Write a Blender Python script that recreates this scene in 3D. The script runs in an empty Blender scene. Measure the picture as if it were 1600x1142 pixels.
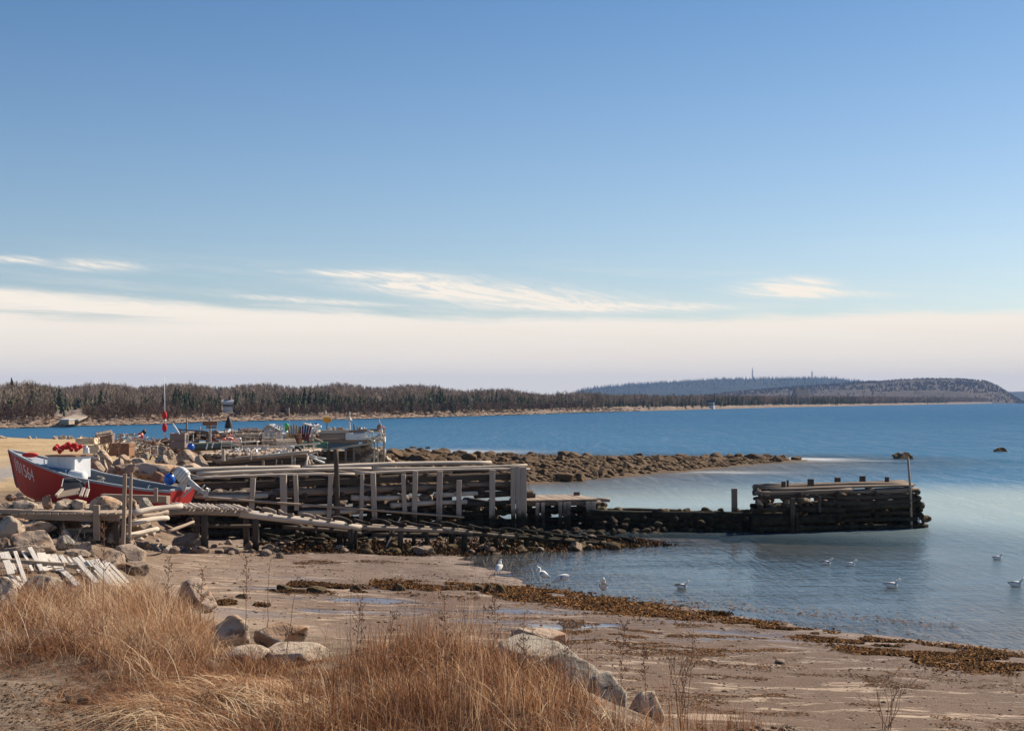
import bpy, math, random
import numpy as np
from mathutils import Vector, Matrix, Quaternion
R = math.radians
scene = bpy.context.scene
COL = scene.collection

# ------------------------------------------------------------------ camera
F = 2222.0; HZ = 625.0; CH = 4.5          # focal length and horizon in photo pixels, eye height
cam_d = bpy.data.cameras.new('camera'); cam = bpy.data.objects.new('camera', cam_d); COL.objects.link(cam)
cam.location = (0, 0, CH); cam.rotation_euler = (R(90), 0, 0)
cam_d.sensor_width = 36.0; cam_d.lens = 36.0*F/1600.0; cam_d.shift_y = (HZ-571.0)/1600.0
cam_d.clip_start = 0.2; cam_d.clip_end = 30000
scene.camera = cam

# ------------------------------------------------------------------ sky and sun
SUN_AZ = 52.0; SUN_EL = 40.0              # clockwise from +Y, degrees
w = bpy.data.worlds.new('World'); scene.world = w; w.use_nodes = True
nt = w.node_tree; nt.nodes.clear()
def N(t, tree=None, **k):
    n = (tree or nt).nodes.new(t)
    for a, b in k.items(): setattr(n, a, b)
    return n
def L(a, b, tree=None): (tree or nt).links.new(a, b)
def wmath(op, a, b=None, c=None, tree=None, clamp=False):
    n = N('ShaderNodeMath', tree, operation=op); n.use_clamp = clamp
    for i, v in enumerate((a, b, c)):
        if v is None: continue
        if isinstance(v, (int, float)): n.inputs[i].default_value = v
        else: L(v, n.inputs[i], tree)
    return n.outputs[0]
sky = N('ShaderNodeTexSky', sky_type='NISHITA'); sky.sun_disc = False
sky.sun_elevation = R(SUN_EL); sky.sun_rotation = R(SUN_AZ)
sky.air_density = 1.0; sky.dust_density = 0.6; sky.ozone_density = 2.0
tc = N('ShaderNodeTexCoord'); sp = N('ShaderNodeSeparateXYZ'); L(tc.outputs['Generated'], sp.inputs[0])
hor = wmath('SQRT', wmath('ADD', wmath('MULTIPLY', sp.outputs[0], sp.outputs[0]), wmath('MULTIPLY', sp.outputs[1], sp.outputs[1])))
el = wmath('DIVIDE', sp.outputs[2], wmath('MAXIMUM', hor, 0.001))     # tan(elevation)
az = wmath('ARCTAN2', sp.outputs[0], sp.outputs[1])                   # azimuth from +Y
def cnoise(sx, sy, scale, detail=6, rough=.6, tilt=0.0, seed=0.0, dist=0.0):
    cb = N('ShaderNodeCombineXYZ'); L(wmath('MULTIPLY', az, sx), cb.inputs[0])
    L(wmath('MULTIPLY', wmath('ADD', el, wmath('MULTIPLY', az, tilt)), sy), cb.inputs[1]); cb.inputs[2].default_value = seed
    n = N('ShaderNodeTexNoise'); n.inputs['Scale'].default_value = scale; n.inputs['Detail'].default_value = detail
    n.inputs['Roughness'].default_value = rough; n.inputs['Distortion'].default_value = dist
    L(cb.outputs[0], n.inputs['Vector']); return n.outputs[0]
def mrange(v, a, b, c=0.0, d=1.0, tree=None, smooth=True):
    n = N('ShaderNodeMapRange', tree); n.interpolation_type = 'SMOOTHSTEP' if smooth else 'LINEAR'
    for i, x in zip((1, 2, 3, 4), (a, b, c, d)): n.inputs[i].default_value = x
    L(v, n.inputs[0], tree); return n.outputs[0]
def gauss(cx, cy, rx, ry, tilt=0.0):      # soft patch in azimuth / elevation
    dx = wmath('MULTIPLY', wmath('SUBTRACT', az, cx), 1/rx)
    dy = wmath('MULTIPLY', wmath('SUBTRACT', wmath('SUBTRACT', el, cy), wmath('MULTIPLY', wmath('SUBTRACT', az, cx), tilt)), 1/ry)
    s = wmath('ADD', wmath('MULTIPLY', dx, dx), wmath('MULTIPLY', dy, dy))
    return wmath('EXPONENT', wmath('MULTIPLY', s, -1.0))
# low bank of stratus: its edge a little ragged, higher at far left
n1 = cnoise(5, 30, 1.3, 8, .62, 0.03, 3.1, .3)
edge = wmath('ADD', 0.0585, wmath('MULTIPLY', wmath('SUBTRACT', n1, .5), .016))
edge = wmath('ADD', edge, wmath('MULTIPLY', gauss(-.42, .062, .26, .05), .017))
n1b = cnoise(9, 110, 1.4, 9, .7, .04, 41., .6)
edge = wmath('ADD', edge, wmath('MULTIPLY', wmath('SUBTRACT', n1b, .5), .012))
bank = mrange(wmath('SUBTRACT', edge, el), -.0030, .0055)
# gap streaks inside the left of the bank
gapn = mrange(cnoise(5, 90, 1.6, 6, .6, 0.02, 9.0), .47, .66)
gap = wmath('MULTIPLY', wmath('MULTIPLY', gapn, gauss(-.30, .059, .10, .006)), .65)
bank = wmath('SUBTRACT', bank, gap, clamp=True)
# cirrus wisps
wn = mrange(cnoise(13, 110, 1.6, 10, .74, .16, 5.7, 1.2), .36, .68)
spots = None
for args in ((-.335, .0930, .020, .0022, -.03), (-.285, .0905, .028, .0036, -.02), (-.37, .0710, .090, .0040, -.03), (-.25, .0640, .080, .0030, -.04),
             (-.055, .0770, .055, .0050, -.08), (.07, .0650, .09, .0030, .0), (-.14, .0690, .05, .0020, -.05), (.005, .0735, .09, .0090, -.10), (-.10, .0880, .05, .002, -.02),
             (.200, .0800, .022, .0045, -.03), (.178, .0760, .024, .0050, .0), (.205, .0735, .028, .0035, -.05), (.225, .0735, .035, .0022, -.06)):
    g = gauss(*args); spots = g if spots is None else wmath('ADD', spots, g)
wisp = wmath('MULTIPLY', wmath('MULTIPLY', spots, wmath('MULTIPLY_ADD', wn, .95, .25)), 1.1, clamp=True)
faint = wmath('MULTIPLY', wmath('MULTIPLY', mrange(cnoise(4, 50, 1.2, 7, .65, .06, 12.), .46, .8), mrange(el, .055, .115, 1, 0)), .6)
cl = wmath('MAXIMUM', wmath('MAXIMUM', bank, wisp), faint)
skc = N('ShaderNodeMix', data_type='RGBA', blend_type='MULTIPLY'); skc.inputs[0].default_value = 1.0
L(sky.outputs[0], skc.inputs[6]); skt = N('ShaderNodeValToRGB'); L(mrange(el, .05, .32, smooth=False), skt.inputs[0]); L(skt.outputs[0], skc.inputs[7])
skt.color_ramp.elements[0].color = (1.0, 1.02, 1.06, 1); skt.color_ramp.elements[1].color = (.45, .69, .88, 1)
ccol = N('ShaderNodeValToRGB')
ccol.color_ramp.elements[0].position = 0; ccol.color_ramp.elements[0].color = (9.3, 8.1, 6.5, 1)
ccol.color_ramp.elements[1].position = 1; ccol.color_ramp.elements[1].color = (10.3, 9.3, 7.9, 1)
L(mrange(wmath('ADD', el, wmath('MULTIPLY', wmath('SUBTRACT', cnoise(4, 60, 1.5, 8, .66, .02, 20.), .5), .05)), .0, .06, smooth=False), ccol.inputs[0])
mx = N('ShaderNodeMix', data_type='RGBA'); L(cl, mx.inputs[0]); L(skc.outputs[2], mx.inputs[6]); L(ccol.outputs[0], mx.inputs[7])
bg = N('ShaderNodeBackground'); bg.inputs['Strength'].default_value = 0.068; L(mx.outputs[2], bg.inputs[0])
out = N('ShaderNodeOutputWorld'); L(bg.outputs[0], out.inputs[0])
sd = bpy.data.lights.new('sun', 'SUN'); sd.energy = 5.0; sd.angle = R(0.5); sd.color = (1.0, .87, .70)
sun = bpy.data.objects.new('sun', sd); COL.objects.link(sun)
sv = Vector((math.sin(R(SUN_AZ))*math.cos(R(SUN_EL)), math.cos(R(SUN_AZ))*math.cos(R(SUN_EL)), math.sin(R(SUN_EL))))
sun.rotation_euler = sv.to_track_quat('Z', 'Y').to_euler()
vs = scene.view_settings; vs.view_transform = 'Standard'; vs.look = 'None'; vs.exposure = 0.6; vs.gamma = 1.0
scene.cycles.volume_bounces = 0; scene.cycles.max_bounces = 6; scene.cycles.transparent_max_bounces = 16
scene.cycles.diffuse_bounces = 2; scene.cycles.glossy_bounces = 3
scene.cycles.use_adaptive_sampling = True; scene.cycles.use_denoising = True

# ------------------------------------------------------------------ helpers
rng = random.Random(7)
def at(px, py, Y): return Vector(((px-800.0)*Y/F, Y, CH-(py-HZ)*Y/F))
def X(px, Y): return (px-800.0)*Y/F
def tag(o, label=None, cat=None, group=None, kind=None):
    for k, v in (('label', label), ('category', cat), ('group', group), ('kind', kind)):
        if v: o[k] = v
    return o
def empty(name, loc, rz=0.0, label=None, cat=None, group=None):
    o = bpy.data.objects.new(name, None); COL.objects.link(o); o.location = loc; o.rotation_euler = (0, 0, rz)
    o.empty_display_size = .2
    return tag(o, label, cat, group)
def kids(o): return [c for c in bpy.data.objects if c.parent == o]
def copy_tree(o, parent=None, chmap=None):
    c = o.copy(); COL.objects.link(c); c.parent = parent
    for ch in (chmap or {}).get(o.name, ()): copy_tree(ch, c, chmap)
    return c

class MB:
    """collects shapes into one mesh; uv in metres, v along the grain"""
    def __init__(s): s.v = []; s.f = []; s.uv = []; s.m = []; s.cur = 0
    def face(s, idx, uvs): s.f.append(idx); s.uv.extend(uvs); s.m.append(s.cur)
    def log(s, p0, p1, r0, r1=None, n=8, segs=None, wob=.08, bend=0.0, flat=1.0, rnd=rng):
        p0 = Vector(p0); p1 = Vector(p1); r1 = r0 if r1 is None else r1
        ax = p1-p0; ln = ax.length; ax.normalize()
        up = Vector((0, 0, 1)) if abs(ax.z) < .9 else Vector((0, 1, 0))
        sx = ax.cross(up).normalized(); sy = sx.cross(ax).normalized()
        segs = segs or max(2, min(14, int(ln/.45))); base = len(s.v); ou = rnd.random()*50; ov = rnd.random()*50
        ph = [rnd.uniform(1-wob, 1+wob) for _ in range(n)]; bd = rnd.uniform(-1, 1)*bend; bd2 = rnd.uniform(-1, 1)*bend
        tw = rnd.random()*6
        for i in range(segs+1):
            t = i/segs; c = p0+ax*ln*t+(sx*bd+sy*bd2)*math.sin(math.pi*t)
            r = (r0+(r1-r0)*t)*rnd.uniform(1-wob*.6, 1+wob*.6)
            for j in range(n):
                a = 2*math.pi*j/n+tw
                s.v.append(c+(sx*math.cos(a)+sy*math.sin(a)*flat)*r*ph[j])
        for i in range(segs):
            for j in range(n):
                k = (j+1) % n
                u0 = ou+j*2*math.pi*r0/n; u1 = ou+(j+1)*2*math.pi*r0/n; v0 = ov+ln*i/segs; v1 = ov+ln*(i+1)/segs
                s.face((base+i*n+j, base+i*n+k, base+(i+1)*n+k, base+(i+1)*n+j), ((u0, v0), (u1, v0), (u1, v1), (u0, v1)))
        s.face(tuple(base+j for j in reversed(range(n))), [(ou, ov)]*n)
        s.face(tuple(base+segs*n+j for j in range(n)), [(ou, ov)]*n)
        return s
    def tube(s, pts, r, n=6, rnd=rng):
        pts = [Vector(p) for p in pts]; base = len(s.v); ou = rnd.random()*50; rs = r if isinstance(r, (list, tuple)) else [r]*len(pts)
        L_ = 0; Ls = [0]
        for a, b in zip(pts, pts[1:]): L_ += (b-a).length; Ls.append(L_)
        prev = None
        for i, p in enumerate(pts):
            d = (pts[min(i+1, len(pts)-1)]-pts[max(i-1, 0)]).normalized()
            up = Vector((0, 0, 1)) if abs(d.z) < .9 else Vector((1, 0, 0))
            sx = d.cross(up).normalized()
            if prev is not None and sx.dot(prev) < 0: sx = -sx
            prev = sx; sy = sx.cross(d).normalized()
            for j in range(n):
                a = 2*math.pi*j/n; s.v.append(p+(sx*math.cos(a)+sy*math.sin(a))*rs[i])
        for i in range(len(pts)-1):
            for j in range(n):
                k = (j+1) % n; u0 = ou+j*.1; u1 = ou+(j+1)*.1
                s.face((base+i*n+j, base+i*n+k, base+(i+1)*n+k, base+(i+1)*n+j), ((u0, Ls[i]), (u1, Ls[i]), (u1, Ls[i+1]), (u0, Ls[i+1])))
        s.face(tuple(base+j for j in reversed(range(n))), [(ou, 0)]*n); s.face(tuple(base+(len(pts)-1)*n+j for j in range(n)), [(ou, 0)]*n)
        return s
    def board(s, p0, p1, w, t, up=(0, 0, 1), jit=.004, bev=.006, rnd=rng, segs=1):
        """plank from p0 to p1, width w across, thickness t along up"""
        p0 = Vector(p0); p1 = Vector(p1); ax = p1-p0; ln = ax.length; ax.normalize(); up = Vector(up)
        sx = ax.cross(up)
        if sx.length < 1e-4: up = Vector((0, 1, 0)); sx = ax.cross(up)
        sx.normalize(); sy = sx.cross(ax).normalized(); base = len(s.v); ou = rnd.random()*50; ov = rnd.random()*50
        b = min(bev, w*.3, t*.3); hw = w/2; ht = t/2
        ring = [(-hw+b, -ht), (hw-b, -ht), (hw, -ht+b), (hw, ht-b), (hw-b, ht), (-hw+b, ht), (-hw, ht-b), (-hw, -ht+b)]; n = 8
        for i in range(segs+1):
            c = p0+ax*ln*i/segs; jx = rnd.uniform(-jit, jit); jy = rnd.uniform(-jit, jit)
            for a, c2 in ring: s.v.append(c+sx*(a+jx+rnd.uniform(-jit, jit)*.3)+sy*(c2+jy))
        acc = [0]
        for j in range(n):
            q = ring[(j+1) % n]; acc.append(acc[-1]+math.hypot(q[0]-ring[j][0], q[1]-ring[j][1]))
        for i in range(segs):
            for j in range(n):
                k = (j+1) % n; v0 = ov+ln*i/segs; v1 = ov+ln*(i+1)/segs
                s.face((base+i*n+j, base+i*n+k, base+(i+1)*n+k, base+(i+1)*n+j), ((ou+acc[j], v0), (ou+acc[j+1], v0), (ou+acc[j+1], v1), (ou+acc[j], v1)))
        s.face(tuple(base+j for j in reversed(range(n))), [(ou, ov)]*n); s.face(tuple(base+segs*n+j for j in range(n)), [(ou, ov)]*n)
        return s
    def box(s, c, size, rz=0.0, bev=.008, up=(0, 0, 1), jit=0.0):
        c = Vector(c); d = Vector((math.cos(rz), math.sin(rz), 0))*size[0]/2
        return s.board(c-d, c+d, size[1], size[2], up, jit, bev)
    def poly(s, pts, uvs=None):
        base = len(s.v); s.v.extend(Vector(p) for p in pts)
        s.face(tuple(range(base, base+len(pts))), uvs or [(p[0], p[1]) for p in pts]); return s
    def lathe(s, prof, o=(0, 0, 0), axis=(0, 0, 1), n=16):
        o = Vector(o); q = Vector((0, 0, 1)).rotation_difference(Vector(axis).normalized()); base = len(s.v)
        for r, z in prof:
            for j in range(n):
                a = 2*math.pi*j/n; s.v.append(o+q @ Vector((r*math.cos(a), r*math.sin(a), z)))
        for i in range(len(prof)-1):
            for j in range(n):
                k = (j+1) % n
                s.face((base+i*n+j, base+i*n+k, base+(i+1)*n+k, base+(i+1)*n+j), [(j*.1, i*.1), (j*.1+.1, i*.1), (j*.1+.1, i*.1+.1), (j*.1, i*.1+.1)])
        return s
    def ball(s, c, r, n=16, sc=(1, 1, 1)):
        m = n//2; base = len(s.v); c = Vector(c)
        for i in range(m+1):
            t = math.pi*i/m
            for j in range(n):
                a = 2*math.pi*j/n
                s.v.append(c+Vector((math.sin(t)*math.cos(a)*sc[0], math.sin(t)*math.sin(a)*sc[1], math.cos(t)*sc[2]))*r)
        for i in range(m):
            for j in range(n):
                k = (j+1) % n
                s.face((base+i*n+j, base+(i+1)*n+j, base+(i+1)*n+k, base+i*n+k), [(j*.1, i*.1)]*4)
        return s
    def mesh(s, name, mats, smooth=False):
        me = bpy.data.meshes.new(name); me.from_pydata([tuple(v) for v in s.v], [], s.f); 
        for m in (mats if isinstance(mats, (list, tuple)) else [mats]): me.materials.append(m)
        ul = me.uv_layers.new(name='UVMap'); ul.data.foreach_set('uv', np.array(s.uv, dtype=np.float32).ravel())
        me.polygons.foreach_set('material_index', s.m)
        me.polygons.foreach_set('use_smooth', [smooth]*len(s.f)); me.update(); return me
    def build(s, name, mats, parent=None, smooth=False, org=None):
        """one mesh object; org = world point used as the object's origin (top-level things)"""
        base = Vector((0, 0, 0))
        if org is not None: base = Vector(org)
        elif parent is not None: base = Vector((0, 0, 0))
        if org is not None: s.v = [Vector(v)-base for v in s.v]
        o = bpy.data.objects.new(name, s.mesh(name, mats, smooth)); COL.objects.link(o)
        if parent is not None: o.parent = parent
        if org is not None: o.location = base
        return o

# vectorised value noise
def _h(i, j, seed):
    n = (i.astype(np.int64)*374761393+j.astype(np.int64)*668265263+seed*69069) & 0x7fffffff
    n = ((n ^ (n >> 13))*1274126177) & 0x7fffffff
    return ((n ^ (n >> 16)) & 0xffff)/65535.0
def vnoise(x, y, seed=0):
    i = np.floor(x); j = np.floor(y); fx = x-i; fy = y-j; fx = fx*fx*(3-2*fx); fy = fy*fy*(3-2*fy)
    a = _h(i, j, seed); b = _h(i+1, j, seed); c = _h(i, j+1, seed); d = _h(i+1, j+1, seed)
    return (a*(1-fx)+b*fx)*(1-fy)+(c*(1-fx)+d*fx)*fy
def fbm(x, y, seed=0, oct=4):
    s = 0; a = .5
    for k in range(oct): s = s+a*(vnoise(x*2**k, y*2**k, seed+k)-.5); a *= .5
    return s*2
def sstep(a, b, x): t = np.clip((x-a)/(b-a), 0, 1); return t*t*(3-2*t)
def sdf(poly, x, y):
    """signed distance to a closed polygon, positive inside"""
    P = np.array(poly, dtype=float); d = np.full(x.shape, 1e9); ins = np.zeros(x.shape, bool)
    for (ax, ay), (bx, by) in zip(P, np.roll(P, -1, 0)):
        ex, ey = bx-ax, by-ay; t = np.clip(((x-ax)*ex+(y-ay)*ey)/(ex*ex+ey*ey), 0, 1)
        d = np.minimum(d, np.hypot(x-ax-t*ex, y-ay-t*ey))
        c = ((ay > y) != (by > y)); xi = ax+(y-ay)*ex/(ey if ey else 1e-9)
        ins ^= c & (x < xi)
    return np.where(ins, d, -d)

# ------------------------------------------------------------------ materials
def newmat(name):
    m = bpy.data.materials.new(name); m.use_nodes = True; t = m.node_tree; t.nodes.clear(); return m, t
def ramp(t, fac, stops):
    n = N('ShaderNodeValToRGB', t); e = n.color_ramp.elements
    while len(e) < len(stops): e.new(.5)
    for k, (p, c) in enumerate(stops): e[k].position = p; e[k].color = tuple(c)+(1,)
    L(fac, n.inputs[0], t); return n.outputs[0]
def noise(t, vec, scale, detail=5, rough=.6, dist=0.0, sc=None, loc=None):
    if sc is not None or loc is not None:
        mp = N('ShaderNodeMapping', t); L(vec, mp.inputs[0], t)
        if sc is not None: mp.inputs['Scale'].default_value = sc
        if loc is not None: mp.inputs['Location'].default_value = loc
        vec = mp.outputs[0]
    n = N('ShaderNodeTexNoise', t); n.inputs['Scale'].default_value = scale; n.inputs['Detail'].default_value = detail
    n.inputs['Roughness'].default_value = rough; n.inputs['Distortion'].default_value = dist; L(vec, n.inputs['Vector'], t); return n.outputs[0]
def mixc(t, f, a, b, mode='MIX'):
    n = N('ShaderNodeMix', t, data_type='RGBA', blend_type=mode)
    for i, v in ((0, f), (6, a), (7, b)):
        if isinstance(v, (int, float)): n.inputs[i].default_value = v
        elif isinstance(v, tuple): n.inputs[i].default_value = v+(1,)*(4-len(v))
        else: L(v, n.inputs[i], t)
    return n.outputs[2]
def finish(t, col, rough=.8, bump=None, bstr=.4, bdist=.02, spec=.3, metallic=0.0, extra=None):
    b = N('ShaderNodeBsdfPrincipled', t)
    if isinstance(col, tuple): b.inputs['Base Color'].default_value = col+(1,)
    else: L(col, b.inputs['Base Color'], t)
    if isinstance(rough, (int, float)): b.inputs['Roughness'].default_value = rough
    else: L(rough, b.inputs['Roughness'], t)
    b.inputs['Specular IOR Level'].default_value = spec; b.inputs['Metallic'].default_value = metallic
    if bump is not None:
        bn = N('ShaderNodeBump', t); bn.inputs['Strength'].default_value = bstr; bn.inputs['Distance'].default_value = bdist
        L(bump, bn.inputs['Height'], t); L(bn.outputs[0], b.inputs['Normal'], t)
    o = N('ShaderNodeOutputMaterial', t); L(b.outputs[0], o.inputs[0], t); return b
def geo_pos(t): return N('ShaderNodeNewGeometry', t).outputs['Position']
def zof(t):
    s = N('ShaderNodeSeparateXYZ', t); L(geo_pos(t), s.inputs[0], t); return s.outputs[2]
def wood_mat(name, dark, mid, light, tide=None, paint=None):
    m, t = newmat(name); uv = N('ShaderNodeUVMap', t).outputs[0]
    g = noise(t, uv, 1.0, 6, .65, .2, (42, 2.2, 1)); tint = noise(t, uv, .35, 2, .5, 0, (1, .5, 1)); blot = noise(t, geo_pos(t), 2.3, 5, .6)
    f = wmath('ADD', wmath('MULTIPLY', g, .55), wmath('ADD', wmath('MULTIPLY', tint, .75), wmath('MULTIPLY', blot, .35)), tree=t)
    f = mrange(f, .52, 1.12, tree=t)
    c = ramp(t, f, ((0, dark), (.5, mid), (1, light)))
    crack = mrange(noise(t, uv, 1.0, 3, .5, .1, (30, .8, 1), (7, 3, 0)), .62, .68, tree=t)
    c = mixc(t, wmath('MULTIPLY', crack, .7, tree=t), c, tuple(x*.25 for x in dark))
    rgh = .85
    if tide is not None:            # rot and weed up to the high-water mark
        z = zof(t); e = wmath('ADD', z, wmath('MULTIPLY', wmath('SUBTRACT', noise(t, geo_pos(t), 1.6, 5, .65), .5, tree=t), 1.1, tree=t), tree=t)
        k = mrange(e, tide-.25, tide+.25, 1, 0, tree=t)
        weed = ramp(t, noise(t, geo_pos(t), 6, 5, .6), ((.3, (.010, .008, .005)), (.55, (.028, .022, .011)), (.75, (.06, .05, .018))))
        c = mixc(t, k, c, weed)
    h = wmath('ADD', g, wmath('MULTIPLY', crack, -.8, tree=t), tree=t)
    finish(t, c, rgh, h, .6, .012, .2); return m
M = {}
M['wood'] = wood_mat('weathered_wood', (.058, .037, .025), (.165, .115, .080), (.38, .295, .225))
M['wood_pale'] = wood_mat('bleached_wood', (.13, .10, .075), (.31, .255, .205), (.56, .48, .40))
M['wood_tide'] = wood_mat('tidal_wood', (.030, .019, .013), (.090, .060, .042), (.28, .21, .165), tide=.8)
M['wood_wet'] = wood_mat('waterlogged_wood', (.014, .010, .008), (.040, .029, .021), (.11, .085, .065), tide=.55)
M['wood_dark'] = wood_mat('shaded_rotted_wood', (.008, .005, .004), (.024, .016, .011), (.085, .062, .046), tide=.9)  # rotted wood, darkened further: shade of the crib faces is in the colour
M['deck_brown'] = wood_mat('brown_deck_wood', (.04, .027, .019), (.105, .074, .053), (.23, .175, .135))
M['post_wood'] = wood_mat('bleached_post_wood', (.09, .062, .045), (.24, .185, .145), (.46, .385, .32), tide=.7)
M['wood_new'] = wood_mat('sawn_yellow_wood', (.42, .30, .17), (.62, .47, .29), (.76, .61, .42))
M['wood_slip'] = wood_mat('slipway_wood', (.06, .042, .030), (.17, .13, .098), (.36, .29, .23), tide=.62)
M['driftwood'] = wood_mat('driftwood', (.16, .125, .095), (.34, .28, .225), (.55, .48, .40))
M['whitewashed'] = wood_mat('whitewashed_wood', (.26, .22, .185), (.50, .445, .38), (.68, .62, .55))
def paint_mat(name, col, rough=.45, wear=.25, rust=(.23, .09, .04), spec=.4, scl=9):
    m, t = newmat(name); p = N('ShaderNodeTexCoord', t).outputs['Object']
    n = noise(t, p, scl, 6, .65); n2 = noise(t, p, scl*.25, 4, .6)
    c = mixc(t, mrange(n2, .35, .7, 0, .5, tree=t), col, tuple(min(1, x*.72+.02) for x in col))
    c = mixc(t, mrange(n, .62, .72, 0, wear*2, tree=t), c, rust)
    finish(t, c, rough, n, .15, .004, spec); return m
M['red_paint'] = paint_mat('red_hull_paint', (.42, .028, .024), .5, .14, (.16, .04, .03))
M['grey_paint'] = paint_mat('grey_deck_paint', (.30, .33, .37), .6, .3, (.20, .17, .14))
M['lining_paint'] = paint_mat('dull_grey_lining_paint', (.15, .17, .195), .7, .4, (.13, .10, .08))
M['white_paint'] = paint_mat('white_paint', (.72, .73, .74), .4, .22, (.30, .15, .08))
M['cowl'] = paint_mat('outboard_paint', (.66, .66, .64), .35, .08, (.2, .2, .2))
M['metal'] = paint_mat('worn_aluminium', (.50, .51, .52), .4, .12, (.12, .11, .10), .6)
M['blue_plastic'] = paint_mat('blue_buoy_plastic', (.015, .12, .52), .32, .05, (.1, .2, .5), .5)
M['red_plastic'] = paint_mat('red_buoy_plastic', (.62, .07, .035), .4, .06, (.5, .2, .15), .5)
M['bright_red'] = paint_mat('bright_red_cloth', (.55, .03, .03), .7, .1, (.3, .03, .03), .2)
M['white_plastic'] = paint_mat('white_plastic', (.80, .80, .78), .4, .06, (.5, .45, .4), .4)
M['black'] = paint_mat('black_rubber', (.022, .022, .025), .6, .2, (.05, .05, .05))
M['blue_paint'] = paint_mat('faded_blue_paint', (.12, .21, .33), .6, .2, (.3, .3, .3))
M['green_paint'] = paint_mat('green_trap_wire', (.05, .16, .10), .6, .2, (.2, .2, .15))
M['bright_green'] = paint_mat('bright_green_plastic', (.06, .50, .13), .5, .05, (.1, .4, .1))
M['yellow_paint'] = paint_mat('orange_yellow_paint', (.66, .33, .03), .5, .12, (.3, .15, .05))
M['ochre_paint'] = paint_mat('ochre_paint', (.44, .27, .10), .6, .2, (.2, .1, .05))
M['maroon_paint'] = paint_mat('maroon_paint', (.13, .02, .025), .6, .12, (.2, .1, .08))
M['rust'] = paint_mat('rusty_steel', (.27, .14, .08), .85, .6, (.12, .05, .03), .2)
M['brown_sheet'] = paint_mat('brown_weathered_sheet', (.27, .20, .17), .8, .35, (.2, .11, .07), .2, 4)
M['cloud_rope'] = paint_mat('rope', (.42, .37, .28), .9, .3, (.2, .16, .1), .1)
M['asphalt_shingle'] = paint_mat('roof_shingle', (.10, .10, .11), .9, .2, (.06, .06, .06), .1)
M['glass'] = paint_mat('dark_window_glass', (.03, .04, .05), .1, 0, (.03, .03, .03), .6)

def rock_mat(name, a, b, c, lich=None, tide=None, weed=None, wet=.5, scale=1.0):
    m, t = newmat(name); oi = N('ShaderNodeObjectInfo', t); p = N('ShaderNodeTexCoord', t).outputs['Object']; P = geo_pos(t)
    n = noise(t, P, 1.7*scale, 6, .62); n2 = noise(t, P, 22*scale, 4, .7); n3 = noise(t, P, 5*scale, 6, .6, .4)
    f = mrange(wmath('ADD', wmath('MULTIPLY', n, .8), wmath('MULTIPLY', n2, .3), tree=t), .3, .85, tree=t)
    col = ramp(t, f, ((0, a), (.5, b), (1, c)))
    # each stone its own cast
    col = mixc(t, .55, col, ramp(t, oi.outputs['Random'], ((0, (.86, .78, .70)), (.35, (1.0, .93, .84)), (.7, (.84, .84, .86)), (1, (1.08, .96, .86)))), 'MULTIPLY')
    rs_ = noise(t, P, 1.1*scale, 3, .6, .6, None, (9, 4, 2)); col = mixc(t, mrange(rs_, .50, .66, 0, .8, tree=t), col, (1.05, .74, .50), 'MULTIPLY')
    vo = N('ShaderNodeTexVoronoi', t, feature='DISTANCE_TO_EDGE'); vo.inputs['Scale'].default_value = 1.15*scale; va = N('ShaderNodeVectorMath', t, operation='ADD'); vn_ = N('ShaderNodeTexNoise', t); vn_.inputs['Scale'].default_value = 2.2; vn_.inputs['Detail'].default_value = 4; L(P, vn_.inputs['Vector'], t); L(P, va.inputs[0], t); L(vn_.outputs['Color'], va.inputs[1], t); L(va.outputs[0], vo.inputs['Vector'], t)
    crk = wmath('MULTIPLY', mrange(vo.outputs['Distance'], .004, .022, 1, 0, tree=t), mrange(n, .42, .55, tree=t), tree=t); col = mixc(t, wmath('MULTIPLY', crk, .8, tree=t), col, tuple(q_*.35 for q_ in a))
    if lich: col = mixc(t, mrange(n3, .52, .64, 0, .75, tree=t), col, lich)
    if tide is not None:
        e = wmath('ADD', zof(t), wmath('MULTIPLY', wmath('SUBTRACT', n3, .5, tree=t), .9, tree=t), tree=t)
        k = mrange(e, tide-.2, tide+.2, 1, 0, tree=t)
        wd = weed or ((.3, (.03, .02, .010)), (.5, (.085, .055, .022)), (.75, (.17, .115, .045)))
        col = mixc(t, k, col, ramp(t, noise(t, P, 9, 5, .65), wd))
    h = wmath('ADD', wmath('MULTIPLY', n3, .7, tree=t), wmath('ADD', wmath('MULTIPLY', n2, .35, tree=t), wmath('MULTIPLY', crk, -.6, tree=t), tree=t), tree=t)
    finish(t, col, .85, h, .9, .07, .22); return m
M['granite'] = rock_mat('granite', (.12, .085, .062), (.24, .175, .13), (.40, .31, .24), (.10, .08, .06))
M['granite_pale'] = rock_mat('pale_granite', (.14, .105, .078), (.28, .215, .16), (.48, .395, .31), (.10, .078, .06))
M['granite_grey'] = rock_mat('grey_banded_rock', (.12, .11, .10), (.23, .21, .18), (.38, .345, .29), (.09, .085, .075), scale=1.6)
M['reef_rock'] = rock_mat('rockweed_covered_rock', (.04, .028, .018), (.085, .058, .038), (.17, .12, .08), (.05, .035, .02), tide=1.6, weed=((.3, (.04, .022, .010)), (.5, (.115, .068, .032)), (.75, (.24, .145, .062))))
M['weed_rock'] = rock_mat('weed_covered_rock', (.05, .035, .024), (.11, .078, .055), (.22, .165, .12), (.06, .045, .03), tide=.75)
M['beach_rock'] = rock_mat('beach_rock', (.07, .05, .036), (.15, .11, .08), (.28, .215, .165), (.10, .08, .06))
M['fill_rock'] = rock_mat('ballast_rock', (.05, .036, .028), (.11, .085, .068), (.24, .195, .16), tide=.9)  # toned down so the colour carries the shade inside the cribs
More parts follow.
